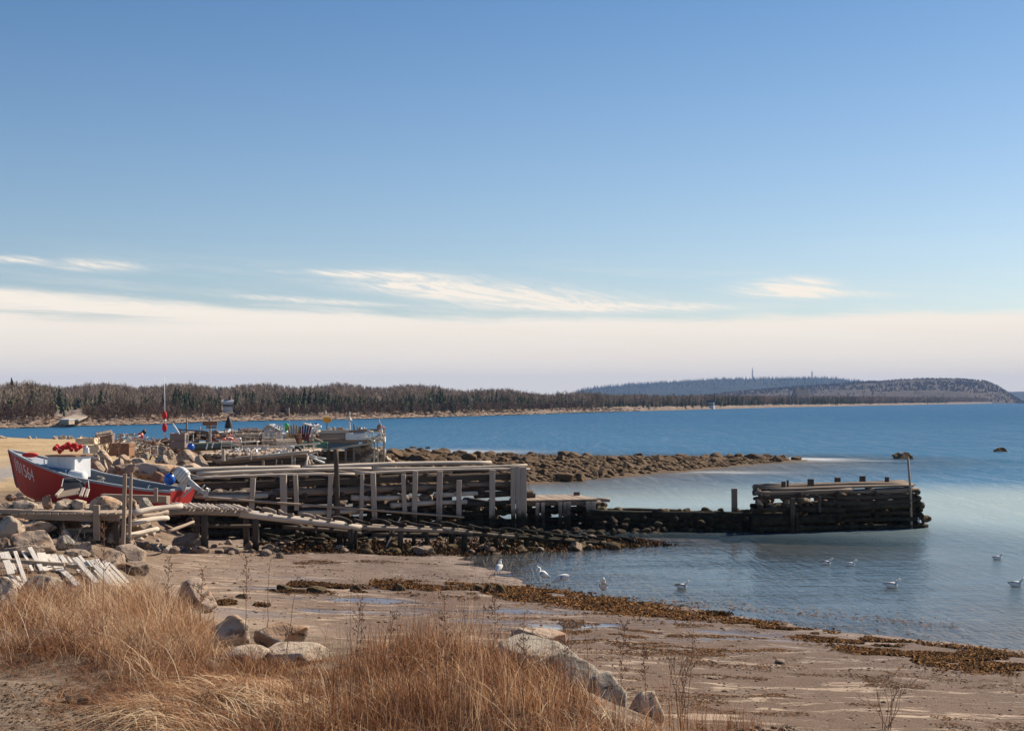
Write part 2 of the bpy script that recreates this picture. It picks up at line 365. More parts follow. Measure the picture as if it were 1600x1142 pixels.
# ------------------------------------------------------------------ terrain
WATERLINE = [(200, -60), (40, 8), (22, 17), (14, 21.5), (9.1, 25.3), (7.3, 27.0), (4.6, 29.3), (2.8, 30.8), (1.5, 33.3), (0, 35.7), (-1.0, 38.5),
             (-1.8, 40.3), (-1.5, 41.2), (0.2, 42.2), (2.6, 43.4), (4.2, 44.6), (3.0, 45.6), (-1.5, 46.6), (-7, 46.4), (-9.3, 49), (-10.5, 60), (-9.5, 68), (-6.4, 71), (-3.3, 74), (1, 75.7),
             (3.5, 78.7), (7.6, 84.7), (12.3, 91), (15.5, 97), (18.5, 102), (21.5, 105), (22.2, 107), (18.5, 107.5), (9.9, 109), (0, 111), (-10.8, 118), (-14, 121), (-20, 122),
             (-30, 128), (-42, 140), (-55, 152), (-75, 168), (-120, 190), (-220, 200), (-300, 200), (-300, -60)]
BANK = [(3.6, 8), (2.5, 15.6), (1.9, 17.2), (1.2, 18.6), (0.2, 20.0), (-1.0, 21.6), (-3.2, 22.4), (-4.6, 24.0), (-5.4, 25.6), (-6.4, 28.6), (-7.6, 31.0),
        (-8.4, 34.5), (-9.2, 36.5), (-9.4, 40), (-9.8, 44), (-10.6, 50), (-11.5, 60), (-11.2, 70), (-8.6, 76), (-8.2, 82), (-9.5, 92), (-13, 108), (-24, 118),
        (-36, 126), (-48, 136), (-62, 150), (-90, 168), (-260, 180), (-260, -50), (3.6, -50)]
def terrain(x, y):
    x = np.asarray(x, float); y = np.asarray(y, float)
    d = sdf(WATERLINE, x, y)+fbm(x*.35, y*.35, 5, 3)*.8
    near = sstep(60, 40, y)
    beach = np.where(d > 0, 1.15*(1-np.exp(-np.maximum(d, 0)*.062/1.0)), np.maximum(d*.055, -3.5))
    db = sdf(BANK, x, y)
    h = beach + sstep(-.3, 2.2, db)*(.55+.25*fbm(x*.25, y*.25, 9, 2))
    # the breakwater is a low ridge of stones
    
    h = np.where((y > 67) & (x > -8.6+.02*(y-67)) & (d > 0), np.minimum(h, .10+.22*sstep(0, 4, d)+.15*fbm(x*.4, y*.4, 6, 2)), h)
    h = np.where(y > 86, np.minimum(h, 1.55+.2*fbm(x*.05, y*.05, 31, 2)), h)
    # foreground mound under the grass
    h = h+.16*np.exp(-((x+5.2)/2.6)**2-((y-16.8)/2.6)**2)-.30*sstep(15.4, 12.8, y)*sstep(0, -2.5, x)*(db > 0)
    amp = np.where(d > 0, 1.0, .5)
    h = h+amp*(fbm(x*1.1, y*1.1, 11, 4)*.05+fbm(x*.35, y*.9, 12, 3)*.05)*(1+1.2*(db > .5))
    return h
def th(x, y): return float(terrain(np.array([x]), np.array([y]))[0])
def P3(x, y, dz=0.0): return Vector((x, y, th(x, y)+dz))

def grid_mesh(name, xs, ys, zf, mats, attrs=None, smooth=True):
    XX, YY = np.meshgrid(xs, ys); ZZ = zf(XX, YY); nx, ny = len(xs), len(ys)
    co = np.stack([XX, YY, ZZ], -1).reshape(-1, 3).astype(np.float32)
    i = (np.arange(ny-1)[:, None]*nx+np.arange(nx-1)[None, :]).ravel()
    fs = np.stack([i, i+1, i+nx+1, i+nx], -1).astype(np.int32)
    me = mesh_np(name, co, fs, mats, smooth)
    for k, fn in (attrs or {}).items():
        a = me.attributes.new(k, 'FLOAT', 'POINT'); a.data.foreach_set('value', fn(XX, YY, ZZ).ravel().astype(np.float32))
    return me
def mesh_np(name, co, fs, mats, smooth=False, mi=None):
    me = bpy.data.meshes.new(name); n = fs.shape[1]
    me.vertices.add(len(co)); me.vertices.foreach_set('co', np.asarray(co, np.float32).ravel())
    me.loops.add(fs.size); me.loops.foreach_set('vertex_index', fs.ravel().astype(np.int32))
    me.polygons.add(len(fs)); me.polygons.foreach_set('loop_start', (np.arange(len(fs))*n).astype(np.int32))
    me.polygons.foreach_set('loop_total', np.full(len(fs), n, np.int32))
    for m in (mats if isinstance(mats, (list, tuple)) else [mats]): me.materials.append(m)
    if mi is not None: me.polygons.foreach_set('material_index', mi.astype(np.int32))
    me.polygons.foreach_set('use_smooth', np.full(len(fs), smooth)); me.update(calc_edges=True); me.validate(); return me
def link(name, me, kind=None, parent=None):
    o = bpy.data.objects.new(name, me); COL.objects.link(o); o.parent = parent
    if kind: o['kind'] = kind
    return o

# sand material
m, t = newmat('beach_sand'); P = geo_pos(t)
def attr(t, n): a = N('ShaderNodeAttribute', t); a.attribute_name = n; return a.outputs['Fac']
shore = attr(t, 'shore'); bankd = attr(t, 'bank'); field = attr(t, 'field')
n_big = noise(t, P, .5, 5, .6); n_mid = noise(t, P, 3.2, 6, .65); n_fine = noise(t, P, 38, 4, .7)
streak = noise(t, P, 1.0, 8, .68, .35, (.8, 3.2, 1)); streak2 = noise(t, P, 1.0, 7, .72, .5, (.45, 1.9, 1), (4, 9, 0))
dry = ramp(t, wmath('ADD', wmath('MULTIPLY', n_mid, .55, tree=t), wmath('MULTIPLY', n_fine, .45, tree=t), tree=t), ((.3, (.24, .165, .115)), (.5, (.42, .315, .23)), (.72, (.56, .45, .345))))
wetc = ramp(t, wmath('ADD', wmath('MULTIPLY', n_mid, .6, tree=t), wmath('MULTIPLY', n_fine, .4, tree=t), tree=t), ((.33, (.085, .058, .048)), (.5, (.19, .142, .120)), (.68, (.34, .27, .23))))
damp = mrange(wmath('ADD', shore, wmath('MULTIPLY', wmath('SUBTRACT', n_big, .5, tree=t), 7.0, tree=t), tree=t), 2.0, 9.5, 1, 0, tree=t)
c = mixc(t, wmath('MULTIPLY', damp, .85, tree=t), dry, wetc)
grit = ramp(t, n_fine, ((.32, (.030, .017, .012)), (.5, (.10, .060, .042)), (.64, (.21, .145, .108)), (.76, (.42, .36, .30))))
gm = mrange(wmath('ADD', wmath('MULTIPLY', streak, .7, tree=t), wmath('MULTIPLY', streak2, .5, tree=t), tree=t), .525, .60, tree=t)
gz = wmath('MULTIPLY', mrange(shore, .2, 1.2, tree=t), mrange(attr(t, 'gritzone'), 0.0, 1.0, .15, .95, tree=t), tree=t)
c = mixc(t, wmath('MULTIPLY', wmath('MULTIPLY', gm, gz, tree=t), wmath('MULTIPLY_ADD', n_fine, .5, .65, tree=t), tree=t, clamp=True), c, grit)
# bank soil with dead litter
soil = ramp(t, wmath('ADD', wmath('MULTIPLY', n_mid, .5, tree=t), wmath('MULTIPLY', n_fine, .5, tree=t), tree=t), ((.3, (.06, .038, .024)), (.46, (.16, .11, .075)), (.6, (.28, .21, .155)), (.75, (.40, .33, .27))))
c = mixc(t, mrange(bankd, -.3, .8, tree=t), c, soil)
fld = ramp(t, noise(t, P, 1.0, 7, .7, .2, (.10, .6, 1)), ((.3, (.27, .18, .09)), (.5, (.42, .30, .17)), (.7, (.52, .40, .25))))
c = mixc(t, field, c, fld)
weedy = attr(t, 'weedy'); c = mixc(t, mrange(wmath('ADD', weedy, wmath('MULTIPLY', wmath('SUBTRACT', n_mid, .5, tree=t), 1.2, tree=t), tree=t), .35, .6, tree=t), c, ramp(t, n_fine, ((.3, (.03, .018, .010)), (.5, (.10, .06, .030)), (.7, (.21, .135, .07)))))
road = attr(t, 'road'); c = mixc(t, road, c, ramp(t, n_fine, ((.3, (.22, .20, .185)), (.7, (.34, .31, .29)))))
pool = wmath('MULTIPLY', mrange(noise(t, P, 1.0, 4, .5, .3, (.35, 1.0, 1), (2, 5, 0)), .50, .58, tree=t), mrange(attr(t, 'poolzone'), 0, 1, tree=t), tree=t)
rg = mixc(t, wmath('MULTIPLY', damp, .5, tree=t), (.97,)*3, (.62,)*3); rg = mixc(t, pool, rg, (.10,)*3)
c = mixc(t, wmath('MULTIPLY', pool, .55, tree=t), c, (.12, .10, .095))
h = wmath('ADD', wmath('MULTIPLY', n_mid, 1.0, tree=t), wmath('ADD', wmath('MULTIPLY', n_fine, .5, tree=t), wmath('MULTIPLY', gm, .5, tree=t), tree=t), tree=t)
h = wmath('MULTIPLY', h, wmath('SUBTRACT', 1.0, pool, tree=t), tree=t)
finish(t, c, rg, h, .8, .045, .18); M['sand'] = m

def axis(segs):
    out = []
    for a, b, s in segs: out += list(np.arange(a, b, s))
    return np.array(out+[segs[-1][1]])
gx = axis([(-300, -60, 12), (-60, -24, 2), (-24, -14, .5), (-14, 12, .13), (12, 24, .5), (24, 60, 3), (60, 300, 15)])
gy = axis([(-60, 6, 4), (6, 12, .5), (12, 34, .13), (34, 52, .22), (52, 130, .6), (130, 210, 3)])
def a_shore(x, y, z): return sdf(WATERLINE, x, y)
def a_bank(x, y, z): return sdf(BANK, x, y)+fbm(x*.6, y*.6, 2, 3)*.8
def a_field(x, y, z): return sstep(-16, -22, x)*sstep(44, 56, y)*1.0
def a_road(x, y, z): return sstep(2.2, 1.4, np.abs((x+22.0)-(-.12)*(y-50)+1.5*np.sin(y*.05)))*sstep(20, 30, y)*sstep(84, 74, y)+sstep(3.5, 2.5, np.abs(y-(133-.7*(x+38))))*sstep(-20, -26, x)*0
def a_weedy(x, y, z):
    line = np.hypot((y-(38.2+(x+9.2)*.46))*1.0, 0)
    return np.clip(sstep(66, 70, y)*sstep(-9.5, -8, x)*(y < 130)+.55*sstep(2.2, .4, np.abs(y-(38.9+(x+9.2)*.46)))*sstep(-9, -5, x)*(x < 6), 0, 1)
def a_grit(x, y, z): return sstep(36, 26, y)*sstep(-6, -1, x)+.6*sstep(24, 30, y)*sstep(45, 38, y)
def a_pool(x, y, z): return np.exp(-((y-30)/4.5)**2)*sstep(5.5, -1, x)*sstep(-8.5, -5, x)+np.exp(-((x-2.8)/3.0)**2-((y-26.0)/1.6)**2)
me = grid_mesh('ground', gx, gy, terrain, M['sand'], dict(shore=a_shore, bank=a_bank, field=a_field, road=a_road, gritzone=a_grit, weedy=a_weedy, poolzone=a_pool))
link('ground', me, 'structure')

# ------------------------------------------------------------------ water: one sheet, clear over the shallows, turbid where deep, reflected sky mixed into the body blue
m, t = newmat('sea_water'); P = geo_pos(t); dep = attr(t, 'depth'); calm = attr(t, 'calm'); far = attr(t, 'far'); foam = attr(t, 'foam')
body_sky_col = ramp(t, far, ((0, (.13, .20, .25)), (.25, (.27, .345, .35)), (.5, (.035, .135, .24)), (1, (.009, .085, .185))))
big = noise(t, P, 1.0, 5, .6, .4, (.012, .035, 1)); body_sky_col = mixc(t, mrange(big, .35, .65, 0, .35, tree=t), body_sky_col, mixc(t, 1.0, body_sky_col, (.62, .78, .9), 'MULTIPLY'))
dif = N('ShaderNodeBsdfDiffuse', t); L(body_sky_col, dif.inputs[0], t)
tr = N('ShaderNodeBsdfTransparent', t); tr.inputs[0].default_value = (.92, .95, .93, 1)
opaq = mrange(dep, 0.0, .9, .04, 1.0, tree=t, smooth=False)
body = N('ShaderNodeMixShader', t); L(opaq, body.inputs[0], t); L(tr.outputs[0], body.inputs[1], t); L(dif.outputs[0], body.inputs[2], t)
w1 = noise(t, P, 1.0, 4, .6, .6, (1.6, 3.6, 1)); w2 = noise(t, P, 1.0, 5, .65, .4, (.35, .9, 1)); w3 = noise(t, P, 1.0, 3, .6, .3, (5, 11, 1)); w4 = noise(t, P, 1.0, 4, .6, .2, (.06, .2, 1))
hh = wmath('ADD', wmath('MULTIPLY', w1, .05, tree=t), wmath('ADD', wmath('MULTIPLY', w2, .10, tree=t), wmath('MULTIPLY', w3, .012, tree=t), tree=t), tree=t)
w5 = noise(t, P, 1.0, 4, .7, .3, (.9, .14, 1)); w6 = noise(t, P, 1.0, 3, .7, .3, (.22, .03, 1))
w7 = noise(t, P, 1.0, 3, .7, .2, (3.6, .5, 1)); w8 = noise(t, P, 1.0, 3, .7, .2, (9, 1.8, 1)); hh = wmath('ADD', hh, wmath('ADD', wmath('MULTIPLY', w7, .16, tree=t), wmath('MULTIPLY', w8, .03, tree=t), tree=t), tree=t)
hh = wmath('ADD', hh, wmath('MULTIPLY', wmath('ADD', wmath('MULTIPLY', w4, .6, tree=t), wmath('ADD', wmath('MULTIPLY', w5, .9, tree=t), wmath('MULTIPLY', w6, 2.0, tree=t), tree=t), tree=t), far, tree=t), tree=t)
gust = mrange(noise(t, P, 1.0, 3, .5, .5, (.10, .3, 1)), .35, .65, .5, 1.3, tree=t)
bn = N('ShaderNodeBump', t); bn.inputs['Distance'].default_value = 1.0; L(hh, bn.inputs['Height'], t)
L(wmath('MULTIPLY', mrange(calm, 0, 1, 1.0, .30, tree=t), gust, tree=t), bn.inputs['Strength'], t)
gl = N('ShaderNodeBsdfGlossy', t); gl.inputs['Roughness'].default_value = .06; L(bn.outputs[0], gl.inputs['Normal'], t)
L(mrange(calm, 0, 1, .25, .04, tree=t), gl.inputs['Roughness'], t)
fr = N('ShaderNodeFresnel', t); fr.inputs[0].default_value = 1.33; L(bn.outputs[0], fr.inputs['Normal'], t)
frm = wmath('MULTIPLY', fr.outputs[0], wmath('MULTIPLY', mrange(calm, 0, 1, .50, .95, tree=t), mrange(far, .3, 1, 1, .60, tree=t), tree=t), tree=t, clamp=True)
mxs = N('ShaderNodeMixShader', t); L(frm, mxs.inputs[0], t); L(body.outputs[0], mxs.inputs[1], t); L(gl.outputs[0], mxs.inputs[2], t)
fo = N('ShaderNodeBsdfDiffuse', t); fo.inputs[0].default_value = (.8, .82, .84, 1)
fmask = wmath('MULTIPLY', foam, mrange(noise(t, P, 1.0, 6, .7, .6, (.35, 1.6, 1)), .40, .60, .25, 1, tree=t), tree=t)
mf = N('ShaderNodeMixShader', t); L(fmask, mf.inputs[0], t); L(mxs.outputs[0], mf.inputs[1], t); L(fo.outputs[0], mf.inputs[2], t)
o = N('ShaderNodeOutputMaterial', t); L(mf.outputs[0], o.inputs[0], t); M['water'] = m
wx = axis([(-7000, -1000, 500), (-1000, -200, 50), (-200, -60, 8), (-60, -20, 2), (-20, 40, .6), (40, 80, 2), (80, 300, 10), (300, 1000, 60), (1000, 7000, 500)])
wy = axis([(-60, 15, 5), (15, 60, .5), (60, 130, 1.0), (130, 250, 6), (250, 1000, 50), (1000, 7000, 500)])
def w_depth(x, y, z): return np.clip(-terrain(x, y), 0, 5)
def w_far(x, y, z): return np.clip(.5*sstep(66, 96, y+.10*x)+.25*sstep(46, 62, y+.9*np.maximum(x-9, 0))+.25*sstep(100, 400, y), 0, 1)
def w_calm(x, y, z):
    c = sstep(53, 43, y+.1*x)*sstep(16, 6, x-.2*(y-30)) ; return np.maximum(np.clip(c, 0, 1), .35*sstep(60, 45, y))
def w_foam(x, y, z):
    d = -sdf(WATERLINE, x, y); f = sstep(6.0, .8, d)*sstep(105, 109, y+.0*x)*sstep(-15, -9, x)*.95*(y < 135)
    f2 = np.exp(-((x-23.5)/5.0)**2-((y-105.0-.05*(x-22))/1.2)**2)*.38
    f3 = np.exp(-((x-13.5)/3.2)**2-((y-88.5)/1.4)**2)*.45
    f4 = np.exp(-((x+5.5)/6)**2-((y-124)/5)**2)*.6
    return np.clip(f+f2+f3+f4, 0, 1)*(d > 0)
me = grid_mesh('sea', wx, wy, lambda x, y: x*0, M['water'], dict(depth=w_depth, far=w_far, calm=w_calm, foam=w_foam))
link('sea_water', me, 'structure')
# seabed far out so that the sheet never floats over nothing
me = grid_mesh('seabed', np.array([-7200., -300, 300, 7200]), np.array([-200., 200, 7200]), lambda x, y: x*0-3.9, M['sand']); link('seabed', me, 'structure')

# ------------------------------------------------------------------ far shore
COASTPX = [(-900, 690), (-300, 676), (0, 669), (60, 668.5), (120, 666), (250, 663), (350, 658.5), (430, 657.5), (560, 655), (700, 651.5), (800, 648.5), (900, 645), (1050, 641), (1200, 637), (1300, 635), (1400, 633), (1500, 631.2), (1560, 630.0)]
cp = np.array(COASTPX); 
def coastY(px): return CH*F/(np.interp(px, cp[:, 0], cp[:, 1])-HZ)
ps = np.arange(-900, 1560, 4.0); ts = np.array([-25, -4, 0, 2, 4, 7, 11, 18, 30, 50, 80, 120, 180, 260, 360, 500, 700, 1000.])
PX, T = np.meshgrid(ps, ts); YC = coastY(PX); YC = YC*(1+.012*fbm(PX*.05, PX*0+3, 77, 3))
def far_ground(Y, tt, px):
    k = np.clip(tt/8., -3, 1); g = np.where(tt < 0, tt*.12, 1.6*sstep(0, 9, tt))
    rise = np.clip(4.5+.0100*Y-5.6, 1.2, 1e9)
    k9 = np.clip((px-620)/300., 0, 1); rise = rise*(1-k9)+1.6*k9
    g = g+(rise-1.4)*sstep(10, 300, tt)*(tt > 8)
    return g
YY = YC+T; ZZ = far_ground(YY, T, PX)+fbm(PX*.12, T*.1, 4, 3)*.5*(T > 1)+np.where(T > 1, fbm(PX*.6, T*.5, 8, 2)*.5, 0)
XX = (PX-800)/F*YY
co = np.stack([XX, YY, ZZ], -1).reshape(-1, 3); nx = len(ps); ny = len(ts)
i = (np.arange(ny-1)[:, None]*nx+np.arange(nx-1)[None, :]).ravel(); fs = np.stack([i, i+1, i+nx+1, i+nx], -1)
m, t = newmat('far_shore_ground'); P = geo_pos(t)
c = ramp(t, noise(t, P, .12, 6, .7), ((.3, (.09, .065, .05)), (.5, (.16, .115, .085)), (.7, (.26, .20, .15))))
c = mixc(t, wmath('MULTIPLY', mrange(wmath('ADD', zof(t), wmath('MULTIPLY', noise(t, P, .4, 3, .6), .6, tree=t), tree=t), .7, 1.1, 1, 0, tree=t), mrange(noise(t, P, .03, 4, .6), .42, .58, .15, 1, tree=t), tree=t), c, ramp(t, noise(t, P, 1.2, 5, .7), ((.38, (.07, .05, .035)), (.55, (.15, .11, .08)), (.7, (.30, .24, .19)))))
finish(t, c, .95, None); M['far_ground'] = m
me = mesh_np('far_shore', co, fs, M['far_ground'], True); link('far_shore', me, 'structure')

# hills further away: name, (px -> skyline y) , distance Y0 of crest, base Y
def hill(name, pts, Yc, depth, mat, seed, base=-1.0, rough=1.0):
    a = np.array(pts, float); p = np.arange(a[0, 0], a[-1, 0]+1, 2.0); tt = np.linspace(-1, 1, 41)
    PX, T = np.meshgrid(p, tt); top = CH+(HZ-np.interp(PX, a[:, 0], a[:, 1]))*Yc/F
    prof = np.where(T < 0, np.sin((T+1)*math.pi/2)**.9, np.cos(T*math.pi/2))
    Y = Yc+T*depth; Z = base+(top-base)*prof
    xx = (PX-800)/F*Y; Z = Z+rough*fbm(xx*.006*3000/Yc, T*6, seed, 5)*(top-base)*.22*np.abs(T)**.7+rough*fbm(xx*.05, T*30, seed+3, 3)*2.0
    co = np.stack([xx, Y, Z], -1).reshape(-1, 3); nx = len(p); ny = len(tt)
    i = (np.arange(ny-1)[:, None]*nx+np.arange(nx-1)[None, :]).ravel(); fs = np.stack([i, i+1, i+nx+1, i+nx], -1)
    me = mesh_np(name, co, fs, mat, True); link(name, me, 'structure')
    return lambda px, T_: (float(np.interp(px, a[:, 0], a[:, 1])))
m, t = newmat('wooded_hill'); P = geo_pos(t)
c = ramp(t, noise(t, P, .02, 8, .75, 0, (1, .5, 1)), ((.32, (.06, .055, .045)), (.46, (.085, .072, .060)), (.58, (.105, .088, .074)), (.7, (.125, .105, .088))))
finish(t, c, 1.0, noise(t, P, .15, 5, .7), .8, 3.0, .05); M['hill'] = m
m, t = newmat('spruce_hill'); P = geo_pos(t)
c = ramp(t, noise(t, P, .012, 8, .75, 0, (1, .5, 1)), ((.35, (.018, .028, .018)), (.55, (.035, .042, .028)), (.72, (.085, .07, .052))))
finish(t, c, 1.0, noise(t, P, .12, 5, .7), .8, 3.0, .05); M['hill_spruce'] = m
HILL_A = [(1040, 628), (1100, 619), (1160, 612), (1220, 607), (1300, 602), (1340, 598), (1380, 597), (1400, 595), (1440, 593), (1500, 593.5), (1540, 597), (1556, 603), (1570, 611), (1584, 620), (1600, 629)]
HILL_B = [(900, 612), (930, 607), (980, 602), (1060, 597.5), (1120, 593.5), (1180, 592.5), (1250, 592), (1290, 591.5), (1320, 594), (1380, 602), (1450, 608), (1520, 615)]
HILL_C = [(1500, 612), (1560, 613), (1600, 612), (1700, 611), (1900, 613), (2200, 618)]
hill('hill', HILL_A, 2600, 700, M['hill'], 21)
hill('hill', HILL_B, 4600, 900, M['hill_spruce'], 22)
hill('hill', HILL_C, 5200, 600, M['hill_spruce'], 23)

# ------------------------------------------------------------------ trees (prototypes in numpy, merged into woods that read as one mass)
def proto_conifer(seed, whorls=9, per=7, spread=.22, mi0=0):
    r = np.random.RandomState(seed); V = []; Fa = []
    def tri(a, b, c): k = len(V); V.extend([a, b, c]); Fa.append((k, k+1, k+2))
    for k in range(4):
        a = k*math.pi/2; b = a+math.pi/2; tri((.018*math.cos(a), .018*math.sin(a), 0), (.018*math.cos(b), .018*math.sin(b), 0), (0, 0, .98))
    for wi in range(whorls):
        z = .08+.88*wi/(whorls-1)*1.0; rad = spread*(1-z)**.8+.012
        for p in range(per):
            a = r.rand()*6.283; rr = rad*r.uniform(.6, 1.15); wdt = rr*r.uniform(.5, .85); zz = z+r.uniform(-.03, .03)
            tip = np.array([math.cos(a)*rr, math.sin(a)*rr, zz-.35*rr]); s = np.array([-math.sin(a), math.cos(a), 0])*wdt*.5; top = np.array([0, 0, min(1, zz+.75*rr+.03)])
            mid = np.array([math.cos(a)*rr*.45, math.sin(a)*rr*.45, zz-.05])
            tri(tuple(mid-s), tuple(tip), tuple(top)); tri(tuple(tip), tuple(mid+s), tuple(top))
    return np.array(V), np.array(Fa)
def proto_bare(seed, nb=16, tw=5, wdt=.010):
    r = np.random.RandomState(seed); V = []; Fa = []
    def sliver(a, b, w_):
        a = np.array(a); b = np.array(b); s = np.cross(b-a, r.randn(3)); s = s/(np.linalg.norm(s)+1e-6)*w_; k = len(V); V.extend([tuple(a-s), tuple(a+s), tuple(b)]); Fa.append((k, k+1, k+2))
    sliver((0, 0, 0), (r.uniform(-.05, .05), r.uniform(-.05, .05), .9), .018); sliver((.005, 0, 0), (r.uniform(-.05, .05), r.uniform(-.05, .05), .7), .018)
    for i in range(nb):
        z = r.uniform(.22, .8); a = r.rand()*6.283; ln = r.uniform(.15, .38)*(1.15-z*.7); e = np.array([math.cos(a)*ln*.75, math.sin(a)*ln*.75, z+ln*r.uniform(.5, 1.0)])
        sliver((0, 0, z), tuple(e), .011)
        for j in range(tw):
            t_ = r.uniform(.3, 1); b = np.array([0, 0, z])*(1-t_)+e*t_; d = r.randn(3)*.07; d[2] = abs(d[2])+.05; sliver(tuple(b), tuple(b+d), wdt)
    return np.array(V), np.array(Fa)
def proto_blob(seed):
    r = np.random.RandomState(seed); V = []; Fa = []
    for k in range(7):
        a = r.rand()*6.283; b = a+r.uniform(1.0, 2.4); rr = .32
        z0 = r.uniform(0, .3); V.extend([(math.cos(a)*rr, math.sin(a)*rr, z0), (math.cos(b)*rr, math.sin(b)*rr, z0), (r.uniform(-.05, .05), r.uniform(-.05, .05), r.uniform(.6, 1))]); Fa.append((3*k, 3*k+1, 3*k+2))
    return np.array(V), np.array(Fa)
CON = [proto_conifer(s) for s in range(6)]; CONS = [proto_conifer(s+50, 5, 5, .2) for s in range(4)]
BARE = [proto_bare(s) for s in range(6)]; BLOB = [proto_blob(s) for s in range(4)]
def tree_mat(name, a, b, c):
    m, t = newmat(name); tn = attr(t, 'tint')
    finish(t, ramp(t, tn, ((0, a), (.5, b), (1, c))), 1.0, None, spec=.05); return m
M['spruce'] = tree_mat('spruce_needles', (.045, .056, .030), (.095, .105, .055), (.19, .18, .10))
M['bare'] = tree_mat('bare_twigs', (.17, .125, .085), (.29, .22, .16), (.45, .36, .275))
M['bare_scrub'] = tree_mat('brown_scrub', (.09, .055, .035), (.17, .115, .08), (.27, .20, .15))
M['bare_far'] = tree_mat('distant_bare_twigs', (.17, .135, .11), (.22, .175, .145), (.27, .215, .18))
def scatter(name, protos, pos, hs, ws, mat, seed=0, label=None):
    r = np.random.RandomState(seed); V = []; Fs = []; Tn = []; off = 0; ang = r.rand(len(pos))*6.283; ti = r.rand(len(pos))
    which = r.randint(0, len(protos), len(pos))
    for k, (pv, pf) in enumerate(protos):
        ix = np.where(which == k)[0]
        if not len(ix): continue
        c, s = np.cos(ang[ix])[:, None], np.sin(ang[ix])[:, None]; hw = (hs[ix]*ws[ix])[:, None]
        x = (pv[None, :, 0]*c-pv[None, :, 1]*s)*hw+pos[ix, 0][:, None]; y = (pv[None, :, 0]*s+pv[None, :, 1]*c)*hw+pos[ix, 1][:, None]
        z = pv[None, :, 2]*hs[ix][:, None]+pos[ix, 2][:, None]
        V.append(np.stack([x, y, z], -1).reshape(-1, 3)); n = len(pv)
        Fs.append((pf[None]+(np.arange(len(ix))*n)[:, None, None]).reshape(-1, 3)+off); off += n*len(ix)
        Tn.append(np.repeat(ti[ix], n))
    me = mesh_np(name, np.concatenate(V), np.concatenate(Fs), mat)
    a = me.attributes.new('tint', 'FLOAT', 'POINT'); a.data.foreach_set('value', np.concatenate(Tn).astype(np.float32))
    o = link(name, me, 'stuff'); tag(o, label, name.split('.')[0].replace('_', ' ')); return o
rs = np.random.RandomState(3)
def far_pos(n, px0, px1, t0, t1, pw=1.0):
    px = rs.uniform(px0, px1, n); tt = t0+(t1-t0)*rs.rand(n)**pw; Y = coastY(px)+tt
    return px, tt, np.stack([(px-800)/F*Y, Y, far_ground(Y, tt, px)-.2], -1)
# bare woodland on the whole far side
px, tt, pos = far_pos(6400, -500, 1000, 5.5, 480, .78); hs = rs.uniform(4.2, 6.8, len(px))*(1+.12*np.sin(px*.05))
clear = ((px > 80) & (px < 165) & (tt < 120)) | ((px > 344) & (px < 368) & (tt < 60)); pos, hs = pos[~clear], hs[~clear]
scatter('bare_woodland', BARE, pos, hs, np.full(len(hs), .9), M['bare'], 1, 'grey-brown leafless woodland covering the far shore of the inlet')
px, tt, pos = far_pos(5600, 900, 1560, 2.5, 500, .8); hs = rs.uniform(4.0, 6.6, len(px))*np.interp(px, (900, 1300, 1560), (.92, 1.05, 1.15))
scatter('bare_woodland', BARE[:4], pos, hs, np.full(len(hs), 1.1), M['bare'], 2, 'brown leafless woodland along the distant right-hand shore under the blue hill')
px, tt, pos = far_pos(2200, -300, 940, 3.2, 14); hs = rs.uniform(1.2, 3.2, len(px)); k_ = ~(((px > 84) & (px < 128)) | ((px > 343) & (px < 369))); scatter('bare_woodland', BARE, pos[k_], hs[k_], np.full(k_.sum(), 1.3), M['bare_scrub'], 6, 'low brown scrub along the far bank above the boulders')
# spruce belts
allp = []; allh = []
for n, a, b, t0, t1, h0, h1 in ((850, 270, 740, 7, 60, 3.4, 6.2), (300, 440, 740, 6, 30, 3.0, 5.6), (160, 345, 420, 40, 70, 4, 6), (420, -500, 760, 350, 480, 5.0, 7.4), (140, 700, 830, 12, 60, 3.5, 6.5), (120, 60, 270, 60, 260, 4, 6), (60, 185, 260, 16, 60, 2.5, 4.5), (200, -300, 60, 9, 90, 3.2, 6.0)):
    px, tt, pos = far_pos(n, a, b, t0, t1); hh_ = rs.uniform(h0, h1, n)*(.62+.42*vnoise(px*.035, px*0, 4))*rs.uniform(.6, 1.0, n)*1.12
    keep = ~((px > 344) & (px < 368) & (tt < 70)); allp.append(pos[keep]); allh.append(hh_[keep])
pos = np.concatenate(allp); hs = np.concatenate(allh)
scatter('spruce_wood', CON, pos, hs, rs.uniform(.7, 1.25, len(hs)), M['spruce'], 3, 'dark belt of spruces along the far side of the inlet')
allp = []; allh = []
for n, a, b, t0, t1, h0, h1 in ((400, 780, 1060, 5, 80, 2.8, 5.2), (700, 1040, 1480, 4, 150, 3.5, 6), (120, 1100, 1190, 7, 60, 4, 6.5), (120, 1270, 1340, 7, 60, 4, 6.5), (160, 800, 1500, 200, 500, 5, 7)):
    px, tt, pos = far_pos(n, a, b, t0, t1); hh_ = rs.uniform(h0, h1, n); allp.append(pos); allh.append(hh_)
pos = np.concatenate(allp); hs = np.concatenate(allh)
scatter('spruce_wood', CONS, pos, hs, rs.uniform(.8, 1.3, len(hs)), M['spruce'], 4, 'dark spruces low along the distant right-hand shore')
